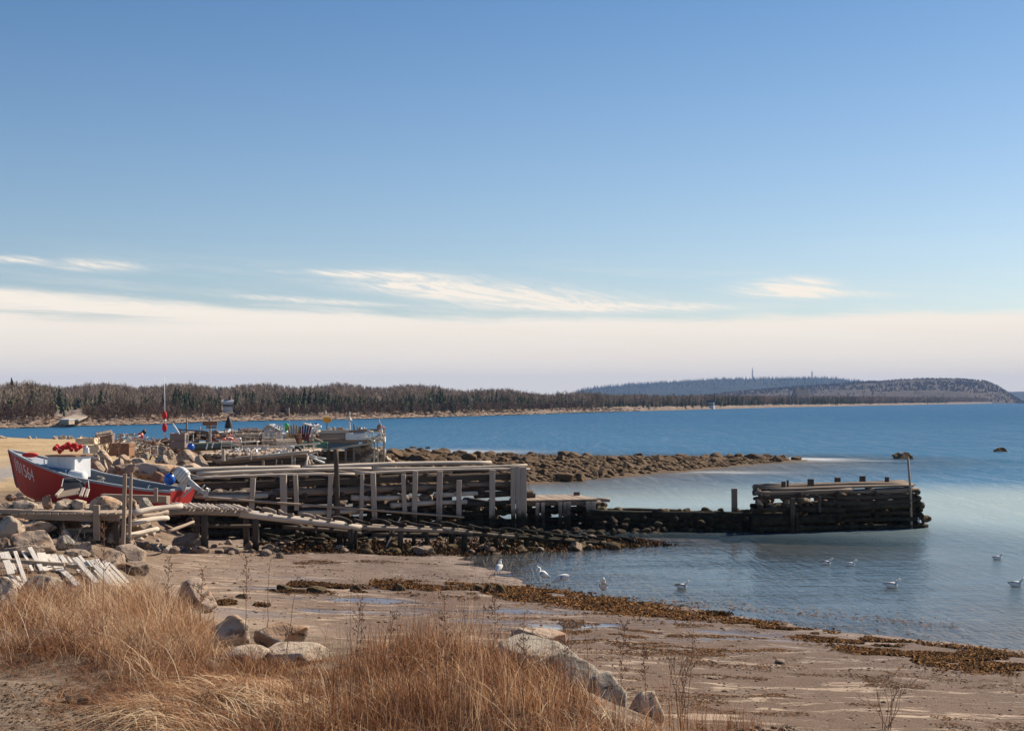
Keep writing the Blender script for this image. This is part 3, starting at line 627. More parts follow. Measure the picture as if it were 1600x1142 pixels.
def hill_trees(pts, Yc, depth, n, h, mat, name, seed, label, px0=None, px1=None):
    a = np.array(pts, float); r = np.random.RandomState(seed); px = r.uniform(a[0, 0], a[-1, 0], n); T = -r.rand(n)**1.3*.95
    top = CH+(HZ-np.interp(px, a[:, 0], a[:, 1]))*Yc/F; prof = np.sin((T+1)*math.pi/2)**.9; xx = (px-800)/F*(Yc+T*depth)
    z = -1+(top+1)*prof+fbm(xx*.006*3000/Yc, T*6, seed, 5)*0
    scatter(name, CONS if 'spruce' in name else BLOB, np.stack([xx, Yc+T*depth, z-1.5], -1), r.uniform(.6, 1.2, n)*h, np.full(n, 1.3), mat, seed, label)
hill_trees(HILL_A, 2600, 700, 3600, 5, M['bare_far'], 'bare_woodland', 31, 'brown leafless trees on the rounded headland at right')
hill_trees(HILL_A, 2600, 700, 160, 6, M['spruce'], 'spruce_wood', 32, 'dark spruces on the rounded headland at right')
hill_trees(HILL_B, 4600, 900, 2500, 11, M['spruce'], 'spruce_wood', 33, 'spruces on the long blue hill in the distance')
# haze: pale even air between here and the far hills
hz_m, t = newmat('sea_haze'); pv = N('ShaderNodeVolumePrincipled', t); pv.inputs['Density'].default_value = 1.0e-4
pv.inputs['Color'].default_value = (.34, .55, 1.0, 1); o = N('ShaderNodeOutputMaterial', t); L(pv.outputs[0], o.inputs['Volume'], t)
hb = MB(); x0, x1, y0, y1, z0, z1 = -7400, 7400, -400, 7400, -6, 130
vv = [(x, y, z) for z in (z0, z1) for y in (y0, y1) for x in (x0, x1)]
for q in ((0, 2, 3, 1), (4, 5, 7, 6), (0, 1, 5, 4), (2, 6, 7, 3), (0, 4, 6, 2), (1, 3, 7, 5)): hb.poly([vv[k] for k in q])
o = hb.build('haze', hz_m); o['kind'] = 'stuff'
# ------------------------------------------------------------------ placing things where a line of sight meets the ground
_YS = np.concatenate([np.arange(9, 60, .05), np.arange(60, 200, .3)])
def hit(px, py, dz=0.0):
    z = CH-(py-HZ)*_YS/F; x = (px-800)/F*_YS; k = np.where(z <= terrain(x, _YS)+dz)[0]
    Y = _YS[k[0]] if len(k) else 200.0
    return at(px, py, Y)

# ------------------------------------------------------------------ rocks
import bmesh
def rock_proto(seed, planes, sub=4, nz=.10, rnd=1.0):
    r = np.random.RandomState(seed); bm = bmesh.new(); bmesh.ops.create_icosphere(bm, subdivisions=sub, radius=1.0)
    v = np.array([list(q.co) for q in bm.verts]); f = np.array([[x.index for x in q.verts] for q in bm.faces]); bm.free()
    for _ in range(planes):
        n = r.randn(3); n[2] *= .7; n /= np.linalg.norm(n); d = r.uniform(.52, .86); k = np.maximum(0, v@n-d); v -= (k*.96)[:, None]*n
    o = r.rand(3)*30; a = v*1.6+o
    ns = fbm(a[:, 0]+a[:, 2]*.7, a[:, 1]-a[:, 2]*.6, seed, 4); b = v*5+o; n2 = fbm(b[:, 0]+b[:, 2]*.9, b[:, 1]+b[:, 2]*.5, seed+9, 3)
    v = v*(1+nz*ns*1.6+nz*.35*n2)[:, None]; v /= np.abs(v).max(0)
    return v, f
ROUND = [rock_proto(s, 6, 4, .13) for s in (1, 2, 3, 4)]; ANG = [rock_proto(s, 13, 4, .10) for s in (11, 12, 13, 14, 15, 16)]
SLAB = [rock_proto(s, 14, 4, .05) for s in (21, 22, 23)]
PRO = {'r': ROUND, 'a': ANG, 's': SLAB}; _rc = {}
def rock_mesh(kind, i, mat):
    k = (kind, i, mat)
    if k not in _rc: v, f = PRO[kind][i]; _rc[k] = mesh_np('rock', v, f, M[mat], True)
    return _rc[k]
def rock(c, size, mat='granite', kind=None, label=None, group=None, name='boulder', rz=None, tilt=.25, cat='boulder', rnd=rng):
    kind = kind or rnd.choice('ra'); i = rnd.randrange(len(PRO[kind]))
    o = bpy.data.objects.new(name, rock_mesh(kind, i, mat)); COL.objects.link(o); o.location = c
    o.scale = (size[0], size[1], size[2]); o.rotation_euler = (rnd.uniform(-tilt, tilt), rnd.uniform(-tilt, tilt), rnd.uniform(-.5, .5) if rz is None else rz)
    return tag(o, label, cat, group)
def rockpx(x0, y0, x1, y1, label, mat='granite', kind=None, Y=None, group=None, sink=.12, deep=.9, name='boulder', cat='boulder', tilt=.15):
    cx = (x0+x1)/2
    if Y is None: Y = hit(cx, y1-1).y+.3
    W = (x1-x0)/2*Y/F; H = (y1-y0)/2*Y/F*(1+sink); c = at(cx, (y0+y1)/2, Y); c.z -= H*sink
    return rock(c, (W*1.04, W*deep, H*1.04), mat, kind, label, group, name, None, tilt, cat)
# foreground left pile
for a in ((-12, 806, 36, 843, 'large pale rounded boulder at the left edge in front of the grey dock', 'granite_pale', 'r'),
          (20, 802, 50, 830, 'small rounded boulder peeping up behind the big ones by the grey dock', 'granite', 'r'),
          (28, 811, 84, 840, 'tan boulder with a pinkish sloping top beside the grey dock', 'granite', 'a'),
          (22, 826, 92, 868, 'biggest tan boulder with a rusty face above the white planks', 'granite', 'r'),
          (12, 834, 56, 862, 'pale cracked boulder leaning on the biggest tan boulder', 'granite_pale', 'a'),
          (-8, 840, 14, 866, 'pinkish stone at the left edge above the white planks', 'granite', 'a'),
          (2, 849, 70, 872, 'flat tan slab directly above the white planks', 'granite', 's'),
          (88, 836, 124, 862, 'flat grey stone below the grey dock, right of the biggest boulder', 'granite_grey', 'a'),
          (94, 827, 112, 844, 'small pointed stone in the shadow of the grey dock', 'granite', 'a'),
          (100, 856, 140, 872, 'low brown stone touching the tops of the white planks', 'granite', 's'),
          (121, 845, 150, 872, 'smooth egg-shaped stone above the right end of the white planks', 'granite', 'r'),
          (-24, 900, 26, 968, 'large bluish white boulder cut by the left edge of the photo', 'granite_pale', 'r'),
          (172, 849, 238, 888, 'brown angular boulder at the foot of the two tall poles', 'granite', 'a'),
          (150, 858, 196, 892, 'brown boulder half sunk left of the angular boulder by the poles', 'granite', 'r'),
          (188, 872, 232, 902, 'low dark brown boulder in front of the angular boulder by the poles', 'beach_rock', 'r'),
          (34, 898, 108, 938, 'dark granite boulder lying in front of the white planks', 'granite_grey', 'r'),
          (270, 903, 342, 956, 'upright brown boulder behind the dry grass, on the sand', 'granite', 'a'),
          (332, 960, 390, 1014, 'pale grey domed boulder right of the tall dry grass', 'granite_pale', 'r'),
          (398, 968, 484, 1018, 'brown two-faced boulder with a dark left side beside the dry grass', 'granite', 'a'),
          (408, 1000, 514, 1042, 'low pale flat-topped boulder in front of the two-faced boulder', 'granite_pale', 's'),
          (350, 1008, 424, 1044, 'small pale boulder between the domed and the flat-topped ones', 'granite_pale', 's'),
          (266, 831, 322, 860, 'greenish rounded boulder under the start of the slipway', 'beach_rock', 'r'),
          (645, 849, 677, 870, 'brown boulder on the sand below the middle of the slipway', 'beach_rock', 'r'),
          (1208, 1029, 1232, 1041, 'small dark stone alone on the open beach', 'beach_rock', 'a')):
    rockpx(*a[:4], a[4], a[5], a[6])
rockpx(797, 973, 884, 1022, 'tan domed boulder behind the layered grey rock', 'granite', 'r', Y=20.6)
rockpx(770, 990, 906, 1062, 'upper slab of layered grey rock behind the reddish grass', 'granite_grey', 's', Y=19.2)
rockpx(742, 1012, 938, 1128, 'broad pale layered rock behind the reddish grass', 'granite_grey', 's', Y=18.2, deep=.5)
rockpx(912, 1048, 994, 1150, 'grey fissured boulder at the right end of the reddish grass', 'granite_grey', 'a', Y=17.3)
rockpx(975, 1078, 1048, 1180, 'pale tan boulder at the bottom edge right of the reddish grass', 'granite_pale', 'a', Y=16.6)
# riprap behind the red boat, coordinates read off an enlargement
z1 = lambda x, y: (x/4.57, 580+y/4.57)
RIP = [((630, 585, 712, 645), 'small pale boulder touching the white wheelhouse', 'granite_pale', 'r', 47.5),
       ((680, 555, 802, 680), 'tall grey pointed boulder behind the white wheelhouse', 'granite_pale', 'a', 48.0),
       ((628, 640, 762, 725), 'slanting tan boulder right beside the white drum', 'granite', 'a', 45.6),
       ((690, 625, 775, 695), 'grey boulder low between the pointed and slanting ones', 'granite_pale', 'r', 47.0),
       ((800, 615, 902, 695), 'sunlit yellowish boulder right of the pointed boulder', 'granite', 'r', 47.6),
       ((757, 672, 834, 730), 'small boulder just above the middle of the red boat', 'granite', 'r', 45.6),
       ((830, 592, 942, 655), 'flat-topped boulder in the back row behind the red boat', 'granite_pale', 'a', 50.0),
       ((826, 648, 977, 742), 'brown-faced block above the middle of the red boat', 'granite', 'a', 45.7),
       ((935, 615, 1055, 695), 'cream coloured stone behind the brown-faced block', 'granite_pale', 'a', 49.5),
       ((940, 625, 1292, 752), 'largest long whitish boulder behind the stern of the red boat', 'granite_pale', 'r', 46.6),
       ((1105, 592, 1214, 655), 'purplish grey boulder resting behind the largest whitish one', 'granite_grey', 'r', 48.8),
       ((1122, 528, 1197, 605), 'round streaked boulder beside the small white frame', 'granite', 'r', 54.0),
       ((1242, 556, 1424, 668), 'big brown overhanging boulder under the blue buoy on the rail', 'granite', 'a', 50.0),
       ((1262, 630, 1402, 700), 'shaded brown block below the overhanging boulder', 'beach_rock', 'a', 49.5),
       ((1282, 655, 1534, 775), 'broad pale boulder behind the outboard motor', 'granite_pale', 'a', 46.8),
       ((1385, 596, 1486, 700), 'steep grey cracked boulder at the right end of the heap', 'granite_grey', 'a', 49.0),
       ((1068, 715, 1182, 796), 'rust brown boulder close behind the blue buoy in the boat', 'rust', 'r', 44.6),
       ((1178, 556, 1252, 615), 'small pale stone between the round and overhanging boulders', 'granite_pale', 'a', 52.0),
       ((1008, 580, 1064, 624), 'bluish grey stone left of the small white frame', 'granite_grey', 'r', 53.0)]
for (a, b, c, d), lb, mt, kd, Y in RIP:
    p = z1(a, b); q = z1(c, d); rockpx(p[0], p[1], q[0], q[1], lb, mt, kd, Y=Y, sink=.25, deep=.85, tilt=.12)
# smaller rubble of the same heap, and the rubble between the boat and the docks: individual stones of one kind
def heap(n, box, zf, s0, s1, mat, label, group, cat='stone', name='stone', seed=1, kinds='ra', flat=.7):
    r = random.Random(seed)
    for _ in range(n):
        x = r.uniform(box[0], box[1]); y = r.uniform(box[2], box[3]); s = r.uniform(s0, s1)*r.uniform(.7, 1.0)
        rock((x, y, zf(x, y)+s*.15), (s, s*r.uniform(.7, 1.0), s*flat*r.uniform(.7, 1.1)), mat if isinstance(mat, str) else r.choice(mat), r.choice(kinds), label, group, name, r.uniform(0, 6), .5, cat, r)
heap(48, (-17.5, -9.9, 45.2, 49.5), lambda x, y: th(x, y)+.15, .18, .45, ('granite', 'granite_pale'), 'rubble stone in the heap behind the red boat', 'rubble behind the red boat', seed=5)
heap(52, (-15.8, -9.0, 37.5, 40.9), th, .10, .26, ('granite', 'granite_pale', 'driftwood'), 'pale rubble stone between the red boat and the grey dock', 'rubble before the red boat', seed=6)
# breakwater
r = random.Random(12); n = 0
ridge = [(-9, 72, 120), (-5, 73.5, 114), (0, 75.8, 110.5), (4, 79.6, 109), (8, 86.5, 108.5), (12, 92, 108), (16, 99, 107.6), (20, 104.2, 107)]
BW = 'brown weed-hung rock in the low breakwater behind the long wharf'
def ridge_y(x, t):
    a = np.array(ridge); return float(np.interp(x, a[:, 0], a[:, 1])*(1-t)+np.interp(x, a[:, 0], a[:, 2])*t)
for _ in range(270):
    x = -8.6+28.6*r.random()**1.75; t_ = r.random()**1.1 if x < 5 else r.random(); y = ridge_y(x, t_); s = r.choice((.25, .32, .4, .5, .7))*r.uniform(.8, 1.15)*(1.0 if x < 6 else .75)
    rock((x, y, max(.0, th(x, y))+s*.1), (s, s*.9, s*r.uniform(.5, .8)), 'reef_rock', r.choice('raas'), BW, 'rocks of the breakwater', 'rock', r.uniform(0, 6), .3, 'rock', r)
v = []; f = []; off = 0; rr = np.random.RandomState(8)     # the countless small stones between them
pv, pf = rock_proto(77, 5, 2, .1)
for _ in range(4200):
    x = -8.6+29*rr.rand()**1.8; y = ridge_y(x, rr.rand()); s = rr.uniform(.08, .30); a = rr.rand()*6.28; c, s_ = math.cos(a), math.sin(a)
    q = pv*np.array([s, s*.8, s*.6]); q = np.stack([q[:, 0]*c-q[:, 1]*s_, q[:, 0]*s_+q[:, 1]*c, q[:, 2]], -1)+np.array([x, y, 0]); v.append(q); 
V = np.concatenate(v); cs = V.reshape(-1, len(pv), 3); cs[:, :, 2] += np.maximum(0, terrain(cs[:, :, 0].mean(1), cs[:, :, 1].mean(1)))[:, None]
Fc = np.concatenate([pf+k*len(pv) for k in range(len(v))])
tag(link('small_stones', mesh_np('small_stones', cs.reshape(-1, 3), Fc, M['reef_rock'], True), 'stuff'), 'small brown stones filling the low breakwater', 'stones')
for a in ((1157, 708, 1202, 723, 'domed dark rock at the outer end of the breakwater', 104), (1108, 711, 1140, 725, 'dark double-humped rock near the outer end of the breakwater', 101),
          (1083, 716, 1110, 727, 'low flat rock between two domed ones on the outer breakwater', 101), (1056, 712, 1092, 729, 'rounded brown rock just left of the low flat one on the breakwater', 98), (1026, 712, 1062, 729, 'larger rounded brown rock standing up from the breakwater spit', 97),
          (944, 713, 976, 730, 'squarish dark rock on the crest of the breakwater', 100), (1236, 711, 1253, 720, 'dark rock alone in the water beyond the breakwater tip', 106),
          (1208, 714, 1226, 719, 'barely showing rock between the tip and the lone dark rock', 105.5), (678, 698, 706, 713, 'dark humped rock in the water behind the breakwater', 122),
          (664, 697, 674, 704, 'tiny rock left of the dark humped rock behind the breakwater', 132), (638, 697, 653, 702, 'flat wash rock in the water close to the stone-backed wharf', 134),
          (1552, 698, 1576, 708, 'lone rock far out at the right edge of the bay', 124), (1394, 705, 1430, 717, 'flat weedy rock in the bay with a gull on it', 109),
          (735, 709, 770, 724, 'rounded rock on the left crest of the breakwater', 104), (790, 715, 832, 730, 'broad rock on the crest behind the end of the long wharf', 100), (838, 722, 870, 744, 'upright brown rock right of the long wharf end on the breakwater', 88)):
    rockpx(*a[:5], 'reef_rock', 'r', Y=a[5], name='rock', cat='rock', sink=.35, deep=.8)

# ------------------------------------------------------------------ wharves
def along(A, B, px):
    k = (px-800)/F; t_ = (k*A[1]-A[0])/((B[0]-A[0])-k*(B[1]-A[1])); return t_
def lerp2(A, B, t_): return (A[0]+(B[0]-A[0])*t_, A[1]+(B[1]-A[1])*t_)
def part(mb, name, mat, root, smooth=False, label=None):
    loc = root.location; rzm = Matrix.Rotation(-root.rotation_euler.z, 3, 'Z')
    mb.v = [rzm @ (Vector(v)-loc) for v in mb.v]; o = mb.build(name, mat, root, smooth)
    if label: o['label'] = label
    return o
def rubble_part(root, pts, name='ballast', mat='fill_rock', seed=1, label=None, sub=3):
    pv, pf = rock_proto(seed+200, 6, sub, .1); rr = np.random.RandomState(seed); V = []
    for (x, y, z, s) in pts:
        a = rr.rand()*6.28; c, s_ = math.cos(a), math.sin(a); q = pv*np.array([s, s*rr.uniform(.6, 1), s*rr.uniform(.5, .85)])
        V.append(np.stack([q[:, 0]*c-q[:, 1]*s_, q[:, 0]*s_+q[:, 1]*c, q[:, 2]], -1)+np.array([x, y, z])-np.array(root.location))
    Fc = np.concatenate([pf+k*len(pv) for k in range(len(V))])
    o = link(name, mesh_np(name, np.concatenate(V), Fc, M[mat], True), 'stuff', root)
    if label: o['label'] = label
    return o
M['reef_dark'] = rock_mat('dark_weedy_stone', (.012, .008, .005), (.03, .021, .013), (.07, .05, .033), tide=1.6, weed=((.3, (.012, .008, .004)), (.5, (.035, .023, .011)), (.75, (.085, .058, .027))))
# --- the long crib wharf
WA, WB = (-9.75, 43.4), (0.62, 49.1); WZ = 2.2
wd = Vector((WB[0]-WA[0], WB[1]-WA[1], 0)); WL = wd.length; wd.normalize(); wn = Vector((-wd.y, wd.x, 0)); WD = 3.0
wh = empty('wharf', (WA[0], WA[1], 0), 0, 'long weathered crib wharf of logs and posts filled with stones', 'wharf')
def wp(s, depth, z): return Vector((WA[0], WA[1], 0))+wd*s+wn*depth+Vector((0, 0, z))
r = random.Random(4)
def gz(s, d=0): p = wp(s, d, 0); return th(p.x, p.y)
# courses of horizontal logs, front and back faces, broken into uneven lengths
for face, dep in (('front', .16), ('back', WD-.1)):
    for k, z in enumerate((1.95, 1.62, 1.30, .98, .66, .34, .05)):
        s = 0.0
        while s < WL-.3:
            ln = r.uniform(2.2, 4.4); e = min(WL, s+ln)
            if gz((s+e)/2, dep) < z-.05 and not (face == 'front' and r.random() < (.14 if k != 2 else .40)) and not (face == 'back' and k in (1, 3) and r.random() < .45):
                rad = r.uniform(.075, .125)*(1.15 if k > 3 else 1)
                MBo = MB().log(wp(s, dep+r.uniform(-.04, .05), z+r.uniform(-.05, .05)), wp(e+r.uniform(-.1, .25), dep+r.uniform(-.04, .05), z+r.uniform(-.06, .05)), rad, rad*.85, 8, None, .1, .03, 1, r)
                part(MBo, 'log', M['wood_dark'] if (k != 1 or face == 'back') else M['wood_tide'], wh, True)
            s = e
# a wide squared beam just below the rail
for s0, s1 in ((0.3, 3.0), (3.1, 7.2), (7.3, WL-.1)):
    part(MB().board(wp(s0, .05, 1.87), wp(s1, .05, 1.88), .10, .20, (0, 0, 1), .006, .01, r, 4), 'beam', M['wood_dark'], wh)
# tie logs, end-on between the faces
for s in np.arange(.5, WL, 1.05):
    for z in (1.46, .82, .2):
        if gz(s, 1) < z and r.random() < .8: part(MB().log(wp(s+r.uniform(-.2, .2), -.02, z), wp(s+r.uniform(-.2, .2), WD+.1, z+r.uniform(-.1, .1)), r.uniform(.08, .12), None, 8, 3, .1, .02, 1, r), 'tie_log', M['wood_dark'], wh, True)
# top rails
for dep, z, rad, s0, s1 in ((-.02, 2.12, .048, 0, 5.3), (.0, 2.13, .045, 5.35, WL), (.22, 2.24, .055, .2, 6.0), (.23, 2.25, .05, 6.05, WL), (WD-.15, 2.22, .08, .2, 4.5), (WD-.15, 2.2, .08, 4.6, WL)):
    part(MB().log(wp(s0, dep, z), wp(s1, dep+r.uniform(-.05, .05), z+r.uniform(-.01, .04)), rad, rad*.8, 8, None, .14, .06, 1, r), 'rail', M['wood_pale'], wh, True)
for s in np.arange(.3, WL, .85):
    if r.random() < .82: part(MB().log(wp(s, .0, 2.09), wp(s+r.uniform(-.3, .3), WD, 2.08), .06, None, 7, 3, .1, .02, 1, r), 'deck_log', M['wood'], wh, True)
# posts
for px, yt, wpx, yb in ((394, 747, 8, 800), (441, 741, 10, 806), (460, 742, 7, 797), (515, 743, 7, 808), (564, 741, 6, 815), (581, 739, 8, 815), (628, 741, 7, 803), (647, 736, 8, 838), (685, 736, 9, 838), (715, 750, 8, 838), (767, 734, 9, 838), (799, 729, 7, 838), (806, 728, 8, 838), (814, 729, 12, 838)):
    s = along(WA, WB, px)*WL; p = wp(s, -.10, 0); zt = CH-(yt-HZ)*p.y/F; zb = max(th(p.x, p.y)-.2, CH-(yb-HZ)*p.y/F); w_ = wpx*p.y/F
    ln = r.uniform(-.07, .07)
    part(MB().board(wp(s+ln, -.10, zb), wp(s, -.10, zt), w_, w_*r.uniform(.7, 1), (0, 1, 0), .006, .012, r, 5), 'post', M['post_wood'], wh)
s = along(WA, WB, 522)*WL; p = wp(s, -.18, 0)
part(MB().log(wp(s+.03, -.2, .2), wp(s-.02, -.2, CH-(702-HZ)*p.y/F), .09, .08, 9, 8, .05, .02, 1, r), 'mooring_post', M['wood_wet'], wh, True, 'dark round post standing well above the rail')
a_, b_ = along(WA, WB, 300)*WL, along(WA, WB, 720)*WL
pa = wp(a_, -.24, 0); pb = wp(b_, -.24, 0)
part(MB().log(wp(a_, -.24, CH-(776-HZ)*pa.y/F), wp(b_, -.24, CH-(808-HZ)*pb.y/F), .045, .035, 7, 12, .08, .05, 1, r), 'brace', M['wood'], wh, True)
for s0, s1, z in ((5.2, 7.1, 1.35), (6.6, 9.4, 1.05), (8.2, 9.8, 1.32), (3.4, 5.6, .92), (.4, 2.4, 1.5)):
    part(MB().log(wp(s0, .02, z), wp(s1, .04, z+r.uniform(-.05, .05)), .085, .07, 8, None, .1, .03, 1, r), 'log', M['wood_pale'], wh, True)
pts = []
for _ in range(420):
    s = r.uniform(.2, WL-.3); d = r.uniform(.35, WD-.4); g = gz(s, d); zt = 1.05+.35*math.sin(s*1.1)+.4*(s < 4); z = r.uniform(g-.1, max(g, zt)); q = wp(s, d, z); pts.append((q.x, q.y, q.z, r.uniform(.13, .30)))
rubble_part(wh, pts, seed=3)
# --- low plank platform beside it
PA, PB = (0.75, 49.3), (2.85, 49.8)
pf_ = empty('platform', (PA[0], PA[1], 0), 0, 'low plank platform on square posts at the end of the long wharf', 'platform')
pd = Vector((PB[0]-PA[0], PB[1]-PA[1], 0)).normalized(); pn = Vector((-pd.y, pd.x, 0)); PL = (Vector(PB)-Vector(PA)).length
def pp(s, d, z): return Vector((PA[0], PA[1], 0))+pd*s+pn*d+Vector((0, 0, z))
k = 0
for s in np.arange(-.25, PL+.1, .155):
    part(MB().board(pp(s, -.15, 1.02), pp(s+r.uniform(-.03, .03), 2.3, 1.03+r.uniform(-.01, .01)), .14, .05, (0, 0, 1), .006, .006, r, 3), 'deck_plank', M['wood'], pf_)
for d, z in ((0, .91), (1.9, .91)): part(MB().log(pp(-.4, d, z), pp(PL+(.2 if d else .25), d, z), .09, None, 8, 5, .08, .02, 1, r), 'beam', M['wood_tide'], pf_, True)
part(MB().log(pp(PL-.3, 1.0, .97), pp(PL+.85, .8, .93), .075, .07, 8, 4, .08, .01, 1, r), 'beam', M['wood'], pf_, True, 'round log sticking out to the right')
for px, wpx in ((838, 6), (846.5, 6), (873.5, 6), (881, 5), (887, 6), (917, 7), (925, 7)):
    s = along(PA, PB, px)*PL; w_ = wpx*49.5/F; part(MB().board(pp(s, -.16, -.4), pp(s, -.16, .96), w_, w_, (0, 1, 0), .006, .01, r, 4), 'post', M['post_wood'], pf_)
for z in (.65, .35, .05, -.2):
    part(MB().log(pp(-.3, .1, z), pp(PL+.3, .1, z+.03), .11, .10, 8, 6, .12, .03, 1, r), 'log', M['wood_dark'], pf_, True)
rubble_part(pf_, [(*pp(r.uniform(0, PL+.9), r.uniform(.3, 1.8), 0).xy, r.uniform(-.2, .75), r.uniform(.14, .28)) for _ in range(90)], seed=4)
bk = MB().box(at(829, 775.5, 50.2), (.30, .26, .24), .2, .03); tag(bk.build('block', M['wood_wet'], org=at(829, 780, 50.2)), 'grey squared block at the left edge of the low plank platform', 'block')
bk = MB().box(at(901, 774, 51.6), (.2, .2, .26), .1, .02); tag(bk.build('block', M['wood_wet'], org=at(901, 778, 51.6)), 'short dark post stub at the back of the low plank platform', 'post stub')
tag(MB().tube([at(823, 745, 49.6), at(826, 757, 49.7), at(829, 771, 50.1)], .012, 5).build('rope', M['cloud_rope'], org=at(823, 745, 49.6)), 'thin rope from the wharf end to the grey block', 'rope')
# --- ruined low section
EA, EB = (2.95, 49.3), (8.9, 48.6)
mid = empty('ruined_crib', (EA[0], EA[1], 0), 0, 'low rotted log cribbing between the plank platform and the outer crib', 'crib')
def ep(s, d, z): t_ = s/6.0; return Vector((EA[0]+(EB[0]-EA[0])*t_, EA[1]+(EB[1]-EA[1])*t_+d, z))
for k, z in enumerate((.56, .38, .20, .02, -.16, -.34)):
    for s0, s1 in ((-.2, 2.4), (2.2, 4.6), (4.2, 6.5)):
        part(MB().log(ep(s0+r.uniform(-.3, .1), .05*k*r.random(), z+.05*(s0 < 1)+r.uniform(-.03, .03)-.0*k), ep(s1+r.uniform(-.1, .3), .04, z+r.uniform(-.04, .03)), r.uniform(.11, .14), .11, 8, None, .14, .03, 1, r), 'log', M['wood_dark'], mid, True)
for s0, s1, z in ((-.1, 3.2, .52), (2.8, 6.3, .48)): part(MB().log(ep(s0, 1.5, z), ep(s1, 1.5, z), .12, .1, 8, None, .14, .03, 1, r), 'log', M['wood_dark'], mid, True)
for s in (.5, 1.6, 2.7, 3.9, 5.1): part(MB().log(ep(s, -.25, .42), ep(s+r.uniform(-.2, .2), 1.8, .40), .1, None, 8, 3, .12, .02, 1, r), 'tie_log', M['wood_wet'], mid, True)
for s, w_ in ((3.05, .12), (1.0, .1), (4.9, .1)): part(MB().board(ep(s, -.18, -.5), ep(s, -.18, .40), w_, w_, (0, 1, 0), .006, .01, r, 4), 'post', M['wood_wet'], mid)
rubble_part(mid, [(*ep(r.uniform(0, 6), r.uniform(.3, 1.4), 0).xy, r.uniform(-.3, .45), r.uniform(.12, .24)) for _ in range(150)]+[(*ep(s, r.uniform(.5, 1.1), 0).xy, .56+r.uniform(0, .08), r.uniform(.12, .22)) for s in (0, .25, .6, 2.3, 2.5, 3.0, 3.2, 3.35, 3.6, 3.8, 3.95, 4.2, 4.4, 4.9, 5.1, 5.3, 5.5, 5.9)]+[(*ep(r.uniform(-.3, .8), r.uniform(.2, .9), 0).xy, r.uniform(.3, .7), r.uniform(.12, .22)) for _ in range(14)], seed=5)
rubble_part(mid, [(x_, r.uniform(46.9+max(0, x_-2.5)*.4, 48.8), r.uniform(-.15, .12), r.uniform(.10, .24)) for x_ in [r.uniform(-.5, 5.0) for _ in range(55)]]+[(r.uniform(2.8, 8.4), r.uniform(48.4, 49.0), r.uniform(-.1, .4), r.uniform(.10, .18)) for _ in range(36)], 'weedy_rubble', 'reef_dark', 25)
pt = at(1147.5, 798, 49.2); tag(MB().board((pt.x, pt.y, -.3), (pt.x, pt.y, CH-(763-HZ)*49.2/F), .19, .17, (0, 1, 0), .004, .012, r, 5).build('post', M['wood_tide'], org=(pt.x, pt.y, .4)), 'lone square post standing up from the ruined low cribbing', 'post')
# --- outer crib
FA, FB = (8.35, 48.2), (14.35, 50.2)
oc = empty('outer_crib', (FA[0], FA[1], 0), 0, 'square outer crib of stacked dark logs standing alone in the water', 'crib')
fd = Vector((FB[0]-FA[0], FB[1]-FA[1], 0)); FL = fd.length; fd.normalize(); fn = Vector((.145, .989, 0)); FD = 3.0
def fp(s, d, z): return Vector((FA[0], FA[1], 0))+fd*s+fn*d+Vector((0, 0, z))
nC = 9
for k in range(nC):
    z = 1.36-k*.205; ins = -.05*k*(k > 2)
    for d in (0-.02*k, FD):
        s = -.05+ (.0 if k < 3 else -.12)
        while s < FL:
            e = min(FL+(.0 if k < 3 else .03*k), s+r.uniform(2.0, 4.8))
            if e > FL-.9: e = FL+.03*k
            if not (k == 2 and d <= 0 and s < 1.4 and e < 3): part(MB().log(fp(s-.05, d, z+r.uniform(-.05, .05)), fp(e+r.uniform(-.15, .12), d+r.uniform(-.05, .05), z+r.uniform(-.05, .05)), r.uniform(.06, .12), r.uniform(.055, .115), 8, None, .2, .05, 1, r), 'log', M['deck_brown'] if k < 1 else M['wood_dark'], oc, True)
            s = e
    for s in (.08, 1.6, 3.1, 4.6, FL-.05+.03*k):
        if s < 5 and k % 2: continue
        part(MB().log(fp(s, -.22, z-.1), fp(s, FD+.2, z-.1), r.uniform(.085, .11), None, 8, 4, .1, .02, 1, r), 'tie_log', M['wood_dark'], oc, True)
for k, d in enumerate(np.arange(.0, FD, .23)):
    s0 = r.uniform(0, .5); s1 = FL-r.uniform(0, .3)
    part(MB().log(fp(s0, d+.05, 1.45+r.uniform(-.02, .03)), fp(s1, d+.05, 1.47+r.uniform(-.02, .03)), r.uniform(.03, .055), None, 7, 8, .18, .07, 1, r), 'deck_log', M['deck_brown'], oc, True)
for s, d, h_, w_ in ((.98, .5, .20, .14), (1.15, .6, .24, .07), (2.05, .6, .26, .2), (3.3, 2.6, .18, .2), (4.35, 2.6, .22, .2), (5.25, 1.6, .22, .14)):
    part(MB().board(fp(s, d, 1.5), fp(s, d, 1.5+h_), w_, w_*.8, (0, 1, 0), .006, .012, r), 'post_stub', M['wood_wet'], oc)
for px, y0, y1, w_ in ((1238, 778, 832, .16), (1244.5, 800, 832, .08), (1280, 775, 800, .08)):
    s = along(FA, FB, px)*FL; p = fp(s, -.2, 0); part(MB().board(fp(s, -.22, max(-.6, CH-(y1-HZ)*p.y/F)), fp(s, -.22, CH-(y0-HZ)*p.y/F), w_, .12, (0, 1, 0), .006, .01, r, 4), 'post', M['wood_wet'], oc)
rubble_part(oc, [(*fp(r.uniform(.3, FL-.3), r.uniform(.25, FD-.3), 0).xy, r.uniform(-.5, 1.15 if r.random() < .7 else 1.3), r.uniform(.14, .28)) for _ in range(330)]+[(*fp(FL+r.uniform(.1, .35), r.uniform(-.1, 1.2), 0).xy, r.uniform(-.3, .35), r.uniform(.12, .22)) for _ in range(26)], seed=6)
